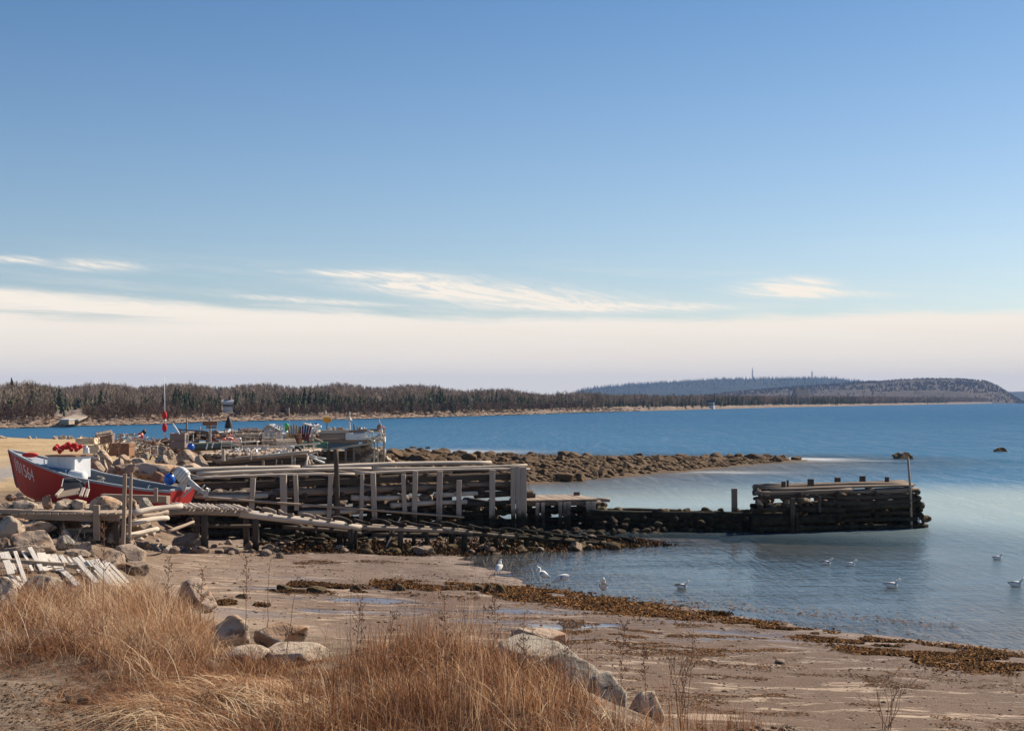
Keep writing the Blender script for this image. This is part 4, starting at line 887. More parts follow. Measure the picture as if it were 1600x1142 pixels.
p = at(1421, 820, 50.0); pole = empty('pole', (p.x, p.y, 0), 0, 'tall slender pole leaning slightly against the right end of the outer crib', 'pole')
part(MB().tube([(p.x+.07, 49.95, -.5), (p.x+.03, 49.95, 1.2), (p.x-.06, 49.97, 2.5)], [.05, .045, .038], 8), 'shaft', M['wood'], pole, True)
# --- slipway
SA, SB = Vector((-9.2, 38.2, 0)), Vector((4.3, 44.4, 0)); sd_ = (SB-SA); SL = sd_.length; sd_.normalize(); sn = Vector((-sd_.y, sd_.x, 0))
def sz(s): return float(np.interp(s, (0, 2.2, 5.2, 8, 11, SL), (1.60, 1.46, .98, .78, .42, .02)))
def spt(s, d, dz=0): return SA+sd_*s+sn*d+Vector((0, 0, sz(s)+dz))
sl = empty('slipway', (SA.x, SA.y, 0), 0, 'long log slipway running down from the rubble into the water', 'slipway')
for d in (0, 1.05):
    for s0, s1, mt, rad in ((0, 2.3, 'wood_slip', .08), (1.9, 5.4, 'wood_pale', .095), (5.1, 8.2, 'wood_slip', .07), (7.9, 11.2, 'wood_slip', .07), (10.8, SL, 'wood_slip', .07)):
        part(MB().log(spt(s0, d, -.10 if s0 else -.1), spt(s1, d, -.10), rad, rad*.9, 9, None, .08, .02, 1, r), 'rail', M[mt], sl, True)
for k in range(17):      # close-laid half-round decking at the head
    s = .15+k*.125; part(MB().log(spt(s, -.22, .03), spt(s+.04, 1.35, .05), r.uniform(.028, .048), None, 6, 3, .16, .03, 1, r), 'slat', M['wood_pale'], sl, True)
s = 2.85
while s < SL-.3:
    part(MB().log(spt(s, -.16, .04+r.uniform(0, .03)), spt(s+r.uniform(-.12, .1), 1.25, .05), r.uniform(.042, .065), None, 7, 3, .18, .05, 1, r), 'rung', M['wood'] if s < 5 else M['wood_dark'], sl, True); s += r.uniform(.46, .66)
for s, w_ in ((.95, .18), (2.35, .17), (5.1, .17), (5.25, .1), (6.6, .16), (7.4, .12), (8.6, .16), (9.6, .14), (10.6, .15), (11.6, .14)):
    for d in (.02, 1.05):
        q = SA+sd_*s+sn*d; part(MB().log((q.x, q.y, th(q.x, q.y)-.2), (q.x, q.y, sz(s)-.14), w_*.55, w_*.5, 8, 3, .08, .01, 1, r), 'post', M['wood_wet'] if d or s > 4 else M['wood_slip'], sl, True)
for s0, s1, d0, z0_ in ((.3, 2.6, .2, -.45), (3.2, 5.6, .3, -.35), (5.8, 8, .2, -.3)):
    part(MB().log(spt(s0, d0, z0_), spt(s1, d0+.3, z0_+.05), .06, .05, 7, None, .1, .03, 1, r), 'brace', M['wood_wet'], sl, True)
# weedy stones and bits of wood under and along the slipway
rubble = random.Random(31)
for _ in range(95):
    s = rubble.uniform(4.5, SL-1.2); d = rubble.uniform(-.6, 1.5)
    if s < 10 and rubble.random() < .45: d = rubble.uniform(.8, 2.6)
    q = SA+sd_*s+sn*d; sz_ = rubble.uniform(.10, .26)*(1.2 if s > 11 else .9)
    rock((q.x, q.y, th(q.x, q.y)+sz_*.25), (sz_, sz_*.9, sz_*.65), 'weed_rock' if rubble.random() < .8 else 'beach_rock', rubble.choice('ra'), 'dark weedy stone among those along the foot of the slipway', 'stones along the slipway', 'stone', rubble.uniform(0, 6), .4, 'stone', rubble)
for _ in range(30):
    x = rubble.uniform(-9, -5.5); y = rubble.uniform(37.6, 41.5); sz_ = rubble.uniform(.08, .22)
    rock((x, y, th(x, y)+sz_*.3), (sz_, sz_*.9, sz_*.65), 'beach_rock', rubble.choice('ra'), 'small brown stone under the head of the slipway', 'stones under the slipway head', 'stone', rubble.uniform(0, 6), .4, 'stone', rubble)
q = hit(605, 858); tag(MB().log(at(603, 856, q.y), at(626, 808, q.y+.4), .028, .018, 6, 6, .06, .02, 1, r).build('stick', M['driftwood'], org=at(603, 856, q.y)), 'pale stick stuck slanting in the sand before the slipway', 'stick')
hw = empty('timber_heap', spt(4.0, 1.2, -.6), 0, 'dark heap of weedy broken timbers under the middle of the slipway', 'timber heap')
for k in range(46):
    s = r.uniform(2.9, 6.2); d = r.uniform(.2, 2.6); q = SA+sd_*s+sn*d; g = th(q.x, q.y); a = Vector((q.x, q.y, g+r.uniform(.02, .55)*max(0, 1-abs(s-4.6)/2))); dd = Vector((r.uniform(-1, 1), r.uniform(-.5, .5), r.uniform(-.25, .35)))*r.uniform(.3, .9)
    part(MB().log(a, a+dd, r.uniform(.025, .07), None, 7, 3, .18, .03, 1, r), 'broken_timber', M[r.choice(('wood_wet', 'wood_dark', 'wood_dark', 'wood_tide'))], hw, True)
# --- the grey dock at far left
dk = empty('old_dock', (-12, 34.5, 0), 0, 'old grey timber dock with stones on top at the left edge', 'dock')
DY = 35.0
def dpx(px, py, Y=DY): return at(px, py, Y)
for a, b, hgt, th_, mt in (((-40, 800), (52, 803), .21, .16, 'wood'), ((40, 804), (152, 807), .23, .16, 'wood'), ((150, 806), (186, 808), .18, .14, 'wood_tide'), ((100, 828), (150, 829), .13, .12, 'wood'), ((70, 834), (190, 836), .14, .12, 'wood_wet'), ((-30, 821), (105, 823), .14, .12, 'wood_wet')):
    part(MB().board(dpx(*a, DY-(.0 if b[1] < 810 else -.5)), dpx(*b, DY-(.0 if b[1] < 810 else -.5)), th_, hgt, (0, 0, 1), .006, .012, r, 6), 'beam', M[mt], dk)
for px, y0, y1, w_ in ((151, 789, 844, .15), (60, 812, 850, .14), (95, 812, 850, .14), (20, 812, 850, .14), (182, 812, 850, .13)):
    part(MB().board(dpx(px, y1, DY-.12 if px == 151 else DY+.4), dpx(px, y0, DY-.12 if px == 151 else DY+.4), w_, w_*.8, (0, 1, 0), .005, .01, r, 4), 'post', M['wood'] if px == 151 else M['wood_wet'], dk)
for k in range(24):
    x = -14.2+k*.2; part(MB().board((x, DY-.15, 1.70+.0*k), (x+r.uniform(-.05, .05), DY+2.4, 1.74), .17, .06, (0, 0, 1), .008, .008, r, 2), 'deck_plank', M['wood'], dk)
pts = [(r.uniform(-14, -9.6), r.uniform(DY+.2, DY+2.6), r.uniform(.7, 1.5), r.uniform(.15, .3)) for _ in range(120)]
rubble_part(dk, pts, seed=9, mat='granite')
for a in ((-6, 785, 28, 799, 'flat tan stone on the left end of the grey dock', 'granite'), (16, 780, 64, 801, 'squared pale stone block lying on the grey dock', 'granite_pale'), (66, 772, 84, 793, 'round stone standing up between the pale pieces on the dock', 'granite'),
          (84, 778, 120, 797, 'pale broken stone in the middle of the grey dock', 'granite_pale'), (112, 776, 136, 797, 'sharp pale stone on the dock left of the square post', 'granite_pale'), (138, 776, 196, 800, 'large flat pale stone below the red hull, right of the square post', 'granite_pale'),
          (196, 777, 216, 795, 'small pale stone right behind the two tall poles', 'granite_pale'), (214, 777, 240, 794, 'greenish grey stone right of the two tall poles', 'granite_grey'), (160, 792, 184, 812, 'pale stone lying by the foot of the two tall poles', 'granite_pale')):
    rockpx(*a[:5], a[5], None, Y=36.0, sink=.2)
for px, y0, y1, lb in ((194.5, 740, 852, 'left and thicker of the two tall slim poles'), (204.5, 739, 838, 'right and thinner of the two tall slim poles')):
    tag(MB().board(at(px-2, y1, 34.4), at(px+.5, y0, 34.4), .085 if px < 200 else .065, .07, (0, 1, 0), .004, .008, r, 6).build('pole', M['wood'], org=at(px, y1, 34.4)), lb+' before the stern of the red boat', 'pole')
for k, (a, b, rad, mt, lb) in enumerate((((208, 802), (284, 791), .075, 'driftwood', 'thick bleached log sloping up towards the stern of the red boat'), ((205, 819), (262, 809), .08, 'driftwood', 'second thick bleached log, lying lower and shorter than the first'),
        ((196, 838), (246, 826), .08, 'driftwood', 'broken bleached log lowest at the foot of the two poles'), ((216, 806), (262, 799), .06, 'wood', 'thin grey log between the two thick bleached ones'),
        ((178, 845), (222, 833), .05, 'driftwood', 'splintered bleached branch on the stones by the poles'), ((262, 830), (302, 815), .05, 'wood', 'grey log leaning under the head of the slipway'))):
    tag(MB().log(at(*a, 35.2+k*.25), at(*b, 36.6+k*.25), rad, rad*.8, 9, 7, .12, .06, 1, r).build('driftwood_log', M[mt], smooth=True, org=at(*a, 35.2+k*.25)), lb, 'log')
tag(MB().board(at(160, 777, 39.2), at(263, 780, 38.6), .20, .20, (0, 0, 1), .006, .02, r, 5).build('timber_beam', M['wood'], org=at(210, 780, 39)), 'squared grey beam lying along the foot of the red hull', 'beam')
tag(MB().board(at(243.5, 783, 38.4), at(243.5, 762, 38.4), .10, .08, (0, 1, 0), .004, .01, r, 2).build('post', M['wood'], org=at(243.5, 783, 38.4)), 'short stake in front of the hull near its stern', 'stake')
# --- collapsed white planks
Z3 = lambda x, y: (x/6.154, 780+y/6.154)
PLK = [(25, 510, 112, 722, 62), (62, 508, 150, 700, 40), (145, 500, 255, 835, 34), (220, 500, 312, 690, 26), (285, 462, 405, 690, 40), (372, 520, 445, 690, 44), (412, 518, 482, 680, 40), (462, 530, 562, 682, 46), (520, 535, 602, 690, 46), (578, 540, 640, 620, 40),
       (608, 690, 745, 825, 52), (655, 560, 775, 712, 26), (716, 560, 935, 805, 48), (762, 545, 955, 765, 28), (880, 585, 1085, 835, 46), (930, 580, 1155, 842, 36), (995, 598, 1205, 842, 34), (1045, 610, 1235, 800, 28), (100, 740, 235, 900, 36), (165, 742, 272, 892, 30), (835, 590, 1010, 800, 22)]
for k, (a, b, c, d, wd_) in enumerate(PLK):
    p0 = Z3(a, b); p1 = Z3(c, d); q1 = hit(p1[0], p1[1], .05); q0 = at(p0[0], p0[1], q1.y+1.9+r.uniform(-.1, .1)); g = th(q0.x, q0.y)
    w_ = wd_/6.154*q1.y/F*1.12; nrm = (q1-q0).cross(Vector((1, .15, 0))).normalized(); nrm = nrm if nrm.z > 0 else -nrm
    up = (nrm+Vector((r.uniform(-.12, .12), -.25, 0))).normalized()
    tag(MB().board(q0, q1, w_, .028, up, .006, .005, r, 4).build('plank', M['whitewashed'], org=q1), 'bleached whitish plank in the row sliding down the bank above the grass', 'plank', 'whitish planks sliding down the bank')
for a, b in (((10, 505), (620, 545)), ((640, 555), (1060, 610))):
    p0 = Z3(*a); p1 = Z3(*b); y_ = hit(p0[0], p0[1]+40).y+1.3
    tag(MB().board(at(*p0, y_)-Vector((0, 0, .16)), at(*p1, y_)-Vector((0, 0, .16)), .09, .07, (0, 0, 1), .006, .01, r, 5).build('plank', M['wood'], org=at(*p0, y_)), 'grey cross timber under the %s whitish planks on the bank' % ('left' if a[0] < 100 else 'right'), 'timber')
# ------------------------------------------------------------------ the red boat
boat = empty('skiff', (-9.77, 42.3, 0), 0, 'red wooden skiff with grey gunwales and white numerals hauled up on the rubble', 'boat')
b0 = Vector((-9.77, 42.3, 0)); b1 = Vector((-15.5, 44.0, 0)); be = (b1-b0); BL = be.length; be.normalize(); bs = Vector((be.y, -be.x, 0))
if bs.y > 0: bs = -bs          # bs points to the camera side
TT = (0, .15, .33, .54, .74, .90, .97, 1.0)
def gun(t): return float(np.interp(t, (0, .15, .33, .54, .74, .9, 1), (1.83, 1.89, 2.03, 2.22, 2.53, 2.80, 2.96)))
def kel(t): return float(np.interp(t, (0, .3, .6, .85, .95, 1), (1.22, 1.22, 1.28, 1.40, 1.58, 1.80)))
def hb_(t): return float(np.interp(t, (0, .2, .45, .65, .8, .9, .96, 1), (.72, .86, .95, .88, .66, .40, .19, .015)))
def hull_pt(t, v, side=1, off=0.0):
    """t stern to bow, v 0 keel .. 1 gunwale"""
    b = hb_(t); kz = kel(t); gz_ = gun(t); fl = .72-.25*t
    ks = ((0, 0, 0), (.10, .62*fl/.72, .03), (.22, .80*fl/.72, .12), (.6, .93*(fl/.72)**.4, .58), (1, 1, 1)); 
    y = float(np.interp(v, [k[0] for k in ks], [k[1] for k in ks]))*b; z = kz+(gz_-kz)*float(np.interp(v, [k[0] for k in ks], [k[2] for k in ks]))
    s = t*BL+(.22*(1-v) if t == 0 else 0)+ (v-.8)*.32*t**6 - (.0)
    if t < .08: s = t*BL+.18*(1-v)*(1-t/.08)
    return b0+be*s+bs*side*(y+off)+Vector((0, 0, z))
NT, NV = 28, 12
def skin(off, vs, name, mat, top=None):
    mb = MB(); pts = []
    for side in (1, -1):
        for i in range(NT):
            base = len(mb.v)
            a = [hull_pt(i/NT, v, side, off) for v in vs]; b = [hull_pt((i+1)/NT, v, side, off) for v in vs]
            for j in range(len(vs)-1):
                q = [a[j], b[j], b[j+1], a[j+1]]; 
                if side == -1: q = q[::-1]
                if off < 0: q = q[::-1]
                mb.poly(q, [(i*.2, j*.1)]*4)
    return mb
vs_ = [k/NV for k in range(NV+1)]
mb = skin(0, vs_, '', None)
for j in range(NV):  # transom
    mb.poly([hull_pt(0, vs_[j], 1), hull_pt(0, vs_[j+1], 1), hull_pt(0, vs_[j+1], -1), hull_pt(0, vs_[j], -1)])
o = part(mb, 'hull', M['red_paint'], boat)
mb = skin(-.045, [.1]+[k/NV for k in range(2, NV+1)], '', None)
for j in range(2, NV): mb.poly([hull_pt(0, vs_[j], 1, -.04)+be*.05, hull_pt(0, vs_[j], -1, -.04)+be*.05, hull_pt(0, vs_[j+1], -1, -.04)+be*.05, hull_pt(0, vs_[j+1], 1, -.04)+be*.05])
for i in range(NT): mb.poly([hull_pt(i/NT, .22, 1, -.05), hull_pt(i/NT, .22, -1, -.05), hull_pt((i+1)/NT, .22, -1, -.05), hull_pt((i+1)/NT, .22, 1, -.05)])
part(mb, 'lining', M['lining_paint'], boat)
for side in (1, -1):
    g = MB(); ring = []
    for i in range(NT+1):
        p = hull_pt(i/NT, 1, side, 0); u = Vector((0, 0, 1)); ring.append([p+bs*side*.028+u*-.05, p+bs*side*.03+u*.018, p-bs*side*.065+u*.018, p-bs*side*.065-u*.02])
    for i in range(NT):
        for j in range(4):
            k = (j+1) % 4; g.poly([ring[i][j], ring[i][k], ring[i+1][k], ring[i+1][j]])
    part(g, 'gunwale', M['grey_paint'], boat)
def cross(t, v, w_, th_, mat, name, lift=0):
    a = hull_pt(t, v, 1, -.04); b = hull_pt(t, v, -1, -.04); part(MB().board(a+Vector((0, 0, lift)), b+Vector((0, 0, lift)), w_, th_), name, mat, boat)
cross(.01, .96, .06, .16, M['grey_paint'], 'transom_cap')
for t_ in (.13, .30, .44): cross(t_, .72, .26, .03, M['grey_paint'], 'thwart')
for k, i0 in enumerate((20,)):
    d = MB()
    for i in range(20, NT): d.poly([hull_pt(i/NT, .97, 1, -.05), hull_pt((i+1)/NT, .97, 1, -.05), hull_pt((i+1)/NT, .97, -1, -.05), hull_pt(i/NT, .97, -1, -.05)])
    part(d, 'foredeck', M['grey_paint'], boat)
# stem band
sb = MB().tube([hull_pt(1, v, 1, 0)+be*.02 for v in (.0, .2, .4, .6, .8, 1.0, )], .028, 6); part(sb, 'stem', M['red_paint'], boat)
st = MB().tube([hull_pt(.935, 1.0, 1, .03), hull_pt(.935, .82, 1, .02), hull_pt(.935, .68, 1, .015)], .007, 5); part(st, 'painter_line', M['white_paint'], boat)
# numerals, wrapped on the bow planking
def text_verts(s, size):
    cu = bpy.data.curves.new('numerals', 'FONT'); cu.body = s; cu.size = size; cu.resolution_u = 6; cu.space_character = 1.02
    ob = bpy.data.objects.new('tmp', cu); COL.objects.link(ob); bpy.context.view_layer.update()
    me = bpy.data.meshes.new_from_object(ob); bpy.data.objects.remove(ob); bpy.data.curves.remove(cu)
    bm = bmesh.new(); bm.from_mesh(me); bmesh.ops.triangulate(bm, faces=bm.faces); bmesh.ops.subdivide_edges(bm, edges=[e for e in bm.edges if e.calc_length() > size*.15], cuts=1); bmesh.ops.triangulate(bm, faces=bm.faces)
    vv = [tuple(v.co) for v in bm.verts]; ff = [tuple(v.index for v in f.verts) for f in bm.faces]; bm.free(); return vv, ff
vv, ff = text_verts('101564', .40); w_ = max(v[0] for v in vv); mb = MB()
for x, y, z in vv:
    t_ = .965-(x/w_)*.165; v_ = .93-.06*(x/w_)+(y/.40)*.53/ (gun(t_)-kel(t_))*1.0-.33
    mb.v.append(hull_pt(t_, min(.985, v_), 1, .006))
mb.f = [tuple(f) for f in ff]; mb.uv = [(0, 0)]*sum(len(f) for f in ff); mb.m = [0]*len(ff)
part(mb, 'numerals', M['white_paint'], boat, label='white painted number 101564')
# small wheelhouse
cx = lambda px, py, Y=43.1: at(px, py, Y)
wheel = MB(); t0, t1 = .575, .735
a = b0+be*BL*t0; c = b0+be*BL*t1
def bx_pts(s0, s1, w0, z0, z1, slope=0.0):
    P_ = []
    for s, dz in ((s0, 0), (s1, slope)):
        for sd2 in (1, -1):
            for z in (z0, z1+dz): P_.append(b0+be*s+bs*sd2*w0+Vector((0, 0, z)))
    return P_
def hexa(mb, P_):
    for q in ((0, 1, 5, 4), (2, 6, 7, 3), (0, 2, 3, 1), (4, 5, 7, 6), (1, 3, 7, 5), (0, 4, 6, 2)): mb.poly([P_[k] for k in q])
    return mb
part(hexa(MB(), bx_pts(BL*t0, BL*t1, .42, 2.15, 2.79)), 'wheelhouse', M['white_paint'], boat, label='low white box-like wheelhouse')
wh_o = [o for o in bpy.data.objects if o.parent == boat and o.name.startswith('wheelhouse')][0]
def subpart(mb, name, mat, par, smooth=False):
    loc = boat.location; mb.v = [Vector(v)-loc for v in mb.v]; return mb.build(name, mat, par, smooth)
subpart(hexa(MB(), bx_pts(BL*t0-.06, BL*t1+.04, .46, 2.795, 2.835)), 'roof', M['rust'], wh_o)
for k in range(5): s = BL*t0+.1+k*.24; subpart(MB().board(b0+be*s+bs*.427+Vector((0, 0, 2.25)), b0+be*s+bs*.427+Vector((0, 0, 2.79)), .035, .014, bs), 'batten', M['white_paint'], wh_o)
part(hexa(MB(), bx_pts(BL*.60, BL*.72, .66, 2.18, 2.42, .06)), 'side_locker', M['blue_paint'], boat)
part(MB().board(hull_pt(.18, .95, 1, -.1), hull_pt(.42, .95, 1, -.1), .16, .03), 'side_deck', M['grey_paint'], boat)
q = hull_pt(.235, 1.0, 1, -.30); part(MB().lathe([(.0, 0), (.15, 0), (.17, .05), (.13, .09), (0, .09)], q-Vector((0, 0, .12)), (0, .1, 1), 14), 'hatch_ring', M['black'], boat, True)
for t_ in (.12, .36): q = hull_pt(t_, 1, 1, -.02); part(MB().tube([q, q+Vector((0, 0, .10)), q+Vector((.05, 0, .12))], .015, 6), 'oarlock', M['metal'], boat)
# outboard motor, tilted up
om = empty('outboard_motor', (-9.60, 42.3, 1.85), 0, 'white outboard motor tilted up on the stern of the red skiff', 'outboard motor')
def opx(px, py, dy=0): return at(px, py, 42.25+dy)
ax0 = opx(287, 744); ax1 = opx(326, 776)
axd = (ax1-ax0).normalized(); axn = Vector((axd.z, 0, -axd.x)); axn = axn if axn.x > 0 else -axn
def oo(s, n_, d=0): return ax0+axd*s+axn*n_+Vector((0, d, 0))
def loft(mb, secs, n=14):
    """secs: (centre, half width along axn, half depth along y) with axis axd"""
    base = len(mb.v)
    for c, a, b in secs:
        for j in range(n):
            th2 = 2*math.pi*j/n; ca, sa = math.cos(th2), math.sin(th2); pw = .6
            mb.v.append(c+axn*a*math.copysign(abs(ca)**pw, ca)+Vector((0, 1, 0))*b*math.copysign(abs(sa)**pw, sa))
    for i in range(len(secs)-1):
        for j in range(n): k = (j+1) % n; mb.face((base+i*n+j, base+i*n+k, base+(i+1)*n+k, base+(i+1)*n+j), [(0, 0)]*4)
    mb.face(tuple(base+j for j in reversed(range(n))), [(0, 0)]*n); mb.face(tuple(base+(len(secs)-1)*n+j for j in range(n)), [(0, 0)]*n); return mb
part(loft(MB(), [(oo(-.29, .02), .07, .07), (oo(-.27, .02), .15, .13), (oo(-.17, .02), .20, .17), (oo(-.02, .0), .215, .18), (oo(.10, -.01), .20, .17)]), 'cowling', M['cowl'], om, True)
for s in (-.15, -.06, .03): part(loft(MB(), [(oo(s, .005), .216, .183), (oo(s+.02, .005), .218, .185)]), 'stripe', M['grey_paint'], om)
part(loft(MB(), [(oo(.08, -.01), .15, .12), (oo(.16, -.02), .13, .10), (oo(.20, -.02), .10, .08)]), 'lower_pan', M['metal'], om, True)
part(loft(MB(), [(oo(.18, -.02), .095, .07), (oo(.42, -.02), .085, .06), (oo(.66, -.01), .07, .045)]), 'midsection', M['metal'], om, True)
part(loft(MB(), [(oo(.64, .03), .17, .085), (oo(.655, .03), .17, .085)]), 'cavitation_plate', M['metal'], om)
part(loft(MB(), [(oo(.65, -.01), .06, .028), (oo(.80, 0), .05, .022)]), 'gear_leg', M['metal'], om, True)
gcase = MB().lathe([(0, -.14), (.03, -.12), (.045, -.05), (.048, .04), (.038, .10), (0, .12)], oo(.84, .02), axn, 12); part(gcase, 'gearcase', M['metal'], om, True)
part(MB().poly([oo(.88, -.06, .006), oo(.88, .06, .006), oo(.98, -.01, .006)]).poly([oo(.98, -.01, -.006), oo(.88, .06, -.006), oo(.88, -.06, -.006)]), 'skeg', M['metal'], om)
pr = empty('propeller', (0, 0, 0)); pr.parent = om
for k in range(3):
    a = k*2.094+.4; dr = axd*math.cos(a)+Vector((0, 1, 0))*math.sin(a); tn = axd*-math.sin(a)+Vector((0, 1, 0))*math.cos(a); c = oo(.84, .155)
    mb = MB(); mb.poly([c+dr*.03-tn*.02, c+dr*.09-tn*.06+axn*.02, c+dr*.13+axn*.01, c+dr*.10+tn*.05-axn*.015, c+dr*.03+tn*.02]); mb.poly([v+axn*.006 for v in reversed(mb.v[:])])
    mb.v = [Vector(v)-om.location for v in mb.v]; mb.build('blade', M['metal'], pr)
part(MB().lathe([(0, 0), (.03, .01), (.032, .06), (.015, .09), (0, .09)], oo(.84, .12), axn, 10), 'prop_hub', M['metal'], om, True)
part(MB().board(oo(.10, -.10, 0), Vector((-9.83, 42.28, 1.80)), .22, .10, (0, 1, 0)), 'clamp_bracket', M['metal'], om)
part(MB().board(oo(.42, -.06, 0), Vector((-9.80, 42.28, 1.62)), .06, .06, (0, 1, 0)), 'tilt_bracket', M['metal'], om)
part(MB().tube([oo(.14, -.12), opx(276, 763), opx(270, 764)], .018, 6), 'tiller', M['metal'], om)
def ball_buoy(px, py, Y, rpx, mat, label, name='buoy'):
    c = at(px, py, Y); rr_ = rpx*Y/F; e = empty(name, (c.x, c.y, c.z-rr_), 0, label, 'buoy')
    part(MB().ball(c, rr_, 20, (1, 1, 1.06)), 'float', M[mat], e, True)
    part(MB().lathe([(rr_*.28, 0), (rr_*.30, rr_*.16), (rr_*.16, rr_*.28), (0, rr_*.28)], c+Vector((rr_*.35, -rr_*.2, rr_*.92)), (.35, -.2, .92), 10), 'eye', M['black' if mat != 'black' else 'red_plastic'], e, True); return e
ball_buoy(265, 748.5, 42.6, 9.3, 'blue_plastic', 'blue ball buoy resting in the stern of the red skiff beside the motor')
ball_buoy(298, 698.5, 52.0, 6, 'blue_plastic', 'blue ball buoy on the brown overhanging boulder')
ball_buoy(494, 665.5, 72, 4.6, 'blue_plastic', 'small blue ball buoy high on the rear wharf beside the white posts')
ball_buoy(219.5, 681, 70, 5.4, 'red_plastic', 'orange-red ball buoy on the junk heap behind the boulders')
ball_buoy(225, 675, 70.6, 3.6, 'black', 'small black buoy touching the orange-red one')
# heap of red rope and net floats on the wheelhouse
hp = empty('float_heap', (-13.5, 43.3, 2.86), 0, 'heap of crimson floats and rope piled on the white wheelhouse', 'floats')
r = random.Random(9)
for k in range(15):
    px = 86+k*2.75+r.uniform(-1, 1); py = 701+r.uniform(-3.5, 4)-(3 if k > 6 else 0); c = at(px, py, 43.2+r.uniform(-.25, .25)); c.z = max(c.z, 2.90)
    d = Vector((r.uniform(-1, 1), r.uniform(-.4, .4), r.uniform(.2, 1))).normalized()
    part(MB().lathe([(0, -.09), (.04, -.085), (.062, -.05), (.066, .04), (.05, .085), (0, .09)], c, d, 10), 'float', M['bright_red'], hp, True)
for k in range(9):
    c = at(90+r.uniform(0, 34), 702+r.uniform(-4, 3), 43.2); pts = []
    for j in range(14): a = j*.5; pts.append(c+Vector((math.cos(a)*.10*(1+j*.01), math.sin(a)*.08, .05*math.sin(a*1.3+k)+.02*k*.3)))
    part(MB().tube(pts, .011, 5), 'rope', M['white_plastic'] if k % 3 == 0 else M['bright_red'], hp)
p = at(135, 702.5, 43.3); p.z = 2.86; jug = empty('jug', p, 0, 'white plastic jug on the wheelhouse roof right of the red floats', 'jug')
part(MB().lathe([(0, 0), (.085, 0), (.09, .03), (.09, .16), (.05, .21), (.028, .225), (.028, .255), (0, .255)], p, (0, 0, 1), 16), 'body', M['white_plastic'], jug, True)
part(MB().tube([p+Vector((.05, -.03, .20)), p+Vector((.11, -.05, .19)), p+Vector((.10, -.05, .10))], .012, 6), 'handle', M['white_plastic'], jug)
p = hull_pt(.545, .9, 1, -.34); dr = empty('drum', p-Vector((0, 0, .2)), 0, 'white plastic drum lying by the wheelhouse inside the red skiff', 'drum')
part(MB().lathe([(0, -.26), (.15, -.26), (.175, -.22), (.18, 0), (.175, .22), (.15, .26), (0, .26)], p+Vector((0, 0, .08)), be+Vector((0, 0, .1)), 20), 'barrel', M['white_plastic'], dr, True)
part(MB().lathe([(.183, -.02), (.19, 0), (.183, .02)], p+Vector((0, 0, .08)), be+Vector((0, 0, .1)), 20), 'hoop', M['white_plastic'], dr, True)
p = at(37+10, 708, 43.6); p.z = gun(.88)+.05; tag(MB().ball(p, .10, 12, (2.6, 1, .8)).build('fender', M['bright_red'], smooth=True, org=p-Vector((0, 0, .08))), 'long red fender lying on the foredeck of the skiff', 'fender')
p = hull_pt(.40, .95, 1, -.25); mb = MB()
for k in range(8): a = k*.9; mb.tube([p+Vector((math.cos(a+j*.7)*.10, math.sin(a+j*.7)*.10, .02*k+.01*j)) for j in range(7)], .014, 5)
tag(mb.build('rope_coil', M['cloud_rope'], org=p), 'tangled tan rope amidships in the red skiff', 'rope')
# wash-up: an open wooden tray with dark lining standing before the hull
tr_ = empty('wooden_tray', at(113, 775, 41.2), 0, 'upended wooden box with a dark lining in front of the red hull', 'box')
q = lambda px, py, Y=41.2: at(px, py, Y)
part(MB().poly([q(97, 765), q(127, 765), q(137, 752, 41.6), q(122, 748, 41.6), q(119, 747, 41.6), q(100, 747, 41.6)]).poly([q(97, 765, 41.24), q(100, 747, 41.64), q(119, 747, 41.64), q(137, 752, 41.64), q(127, 765, 41.24)]), 'lining', M['black'], tr_)
part(MB().board(q(113-6, 766, 41.1), q(113-7, 775, 40.75), .62, .03, (0, -.6, .6)), 'front_board', M['wood'], tr_)
for (a, b, c, d) in ((97, 764, 88, 774), (131, 762, 126, 775), (138, 764, 134, 776)): part(MB().board(q(a, b, 41.05), q(c, d, 40.7), .09, .05, (0, -.5, .7)), 'side_rail', M['wood_pale'], tr_)
part(MB().tube([q(96, 760, 41.3), q(99, 747.5, 41.55), q(118, 747, 41.55), q(127, 753, 41.5), q(138, 751, 41.5), q(139, 762, 41.2)], .014, 6), 'rim', M['metal'], tr_)
# ------------------------------------------------------------------ middle and rear wharves
r = random.Random(14)
M['whitewashed2'] = wood_mat('grey_whitewashed_wood', (.20, .165, .14), (.42, .37, .32), (.68, .63, .57))
def bpart(root, a, b, w_, t_, mat, name, up=(0, 0, 1), label=None, segs=3): return part(MB().board(a, b, w_, t_, up, .006, .008, r, segs), name, M[mat], root, False, label)
def lpart(root, a, b, rad, mat, name, label=None, r1=None, wob=.1): return part(MB().log(a, b, rad, r1, 8, None, wob, .03, 1, r), name, M[mat], root, True, label)
mw = empty('wharf', at(400, 735, 60), 0, 'middle wharf of rough logs heaped with junk, behind the long crib wharf', 'wharf')
for a, b, Y0, Y1, rad, mt in (((338, 721), (410, 713), 60, 59.5, .085, 'wood'), ((402, 714), (484, 705), 59.5, 59, .075, 'wood_pale'), ((345, 724), (480, 711), 60.1, 59.2, .07, 'wood_tide'), ((300, 703), (420, 697), 62, 63, .07, 'wood'), ((318, 712), (360, 709), 62, 62, .09, 'wood'), ((345, 730), (480, 716), 60.2, 59.4, .12, 'wood_wet'), ((318, 736), (480, 724), 60.3, 59.5, .12, 'wood_tide'),
        ((312, 742), (482, 732), 60.4, 59.5, .12, 'wood_wet'), ((325, 714), (345, 722), 61, 60, .10, 'wood'), ((306, 718), (345, 716), 62, 62, .09, 'wood_wet'), ((306, 727), (350, 725), 62, 61.5, .10, 'wood_wet'), ((310, 710), (352, 707), 63, 63, .08, 'wood')):
    lpart(mw, at(*a, Y0), at(*b, Y1), rad, mt, 'log')
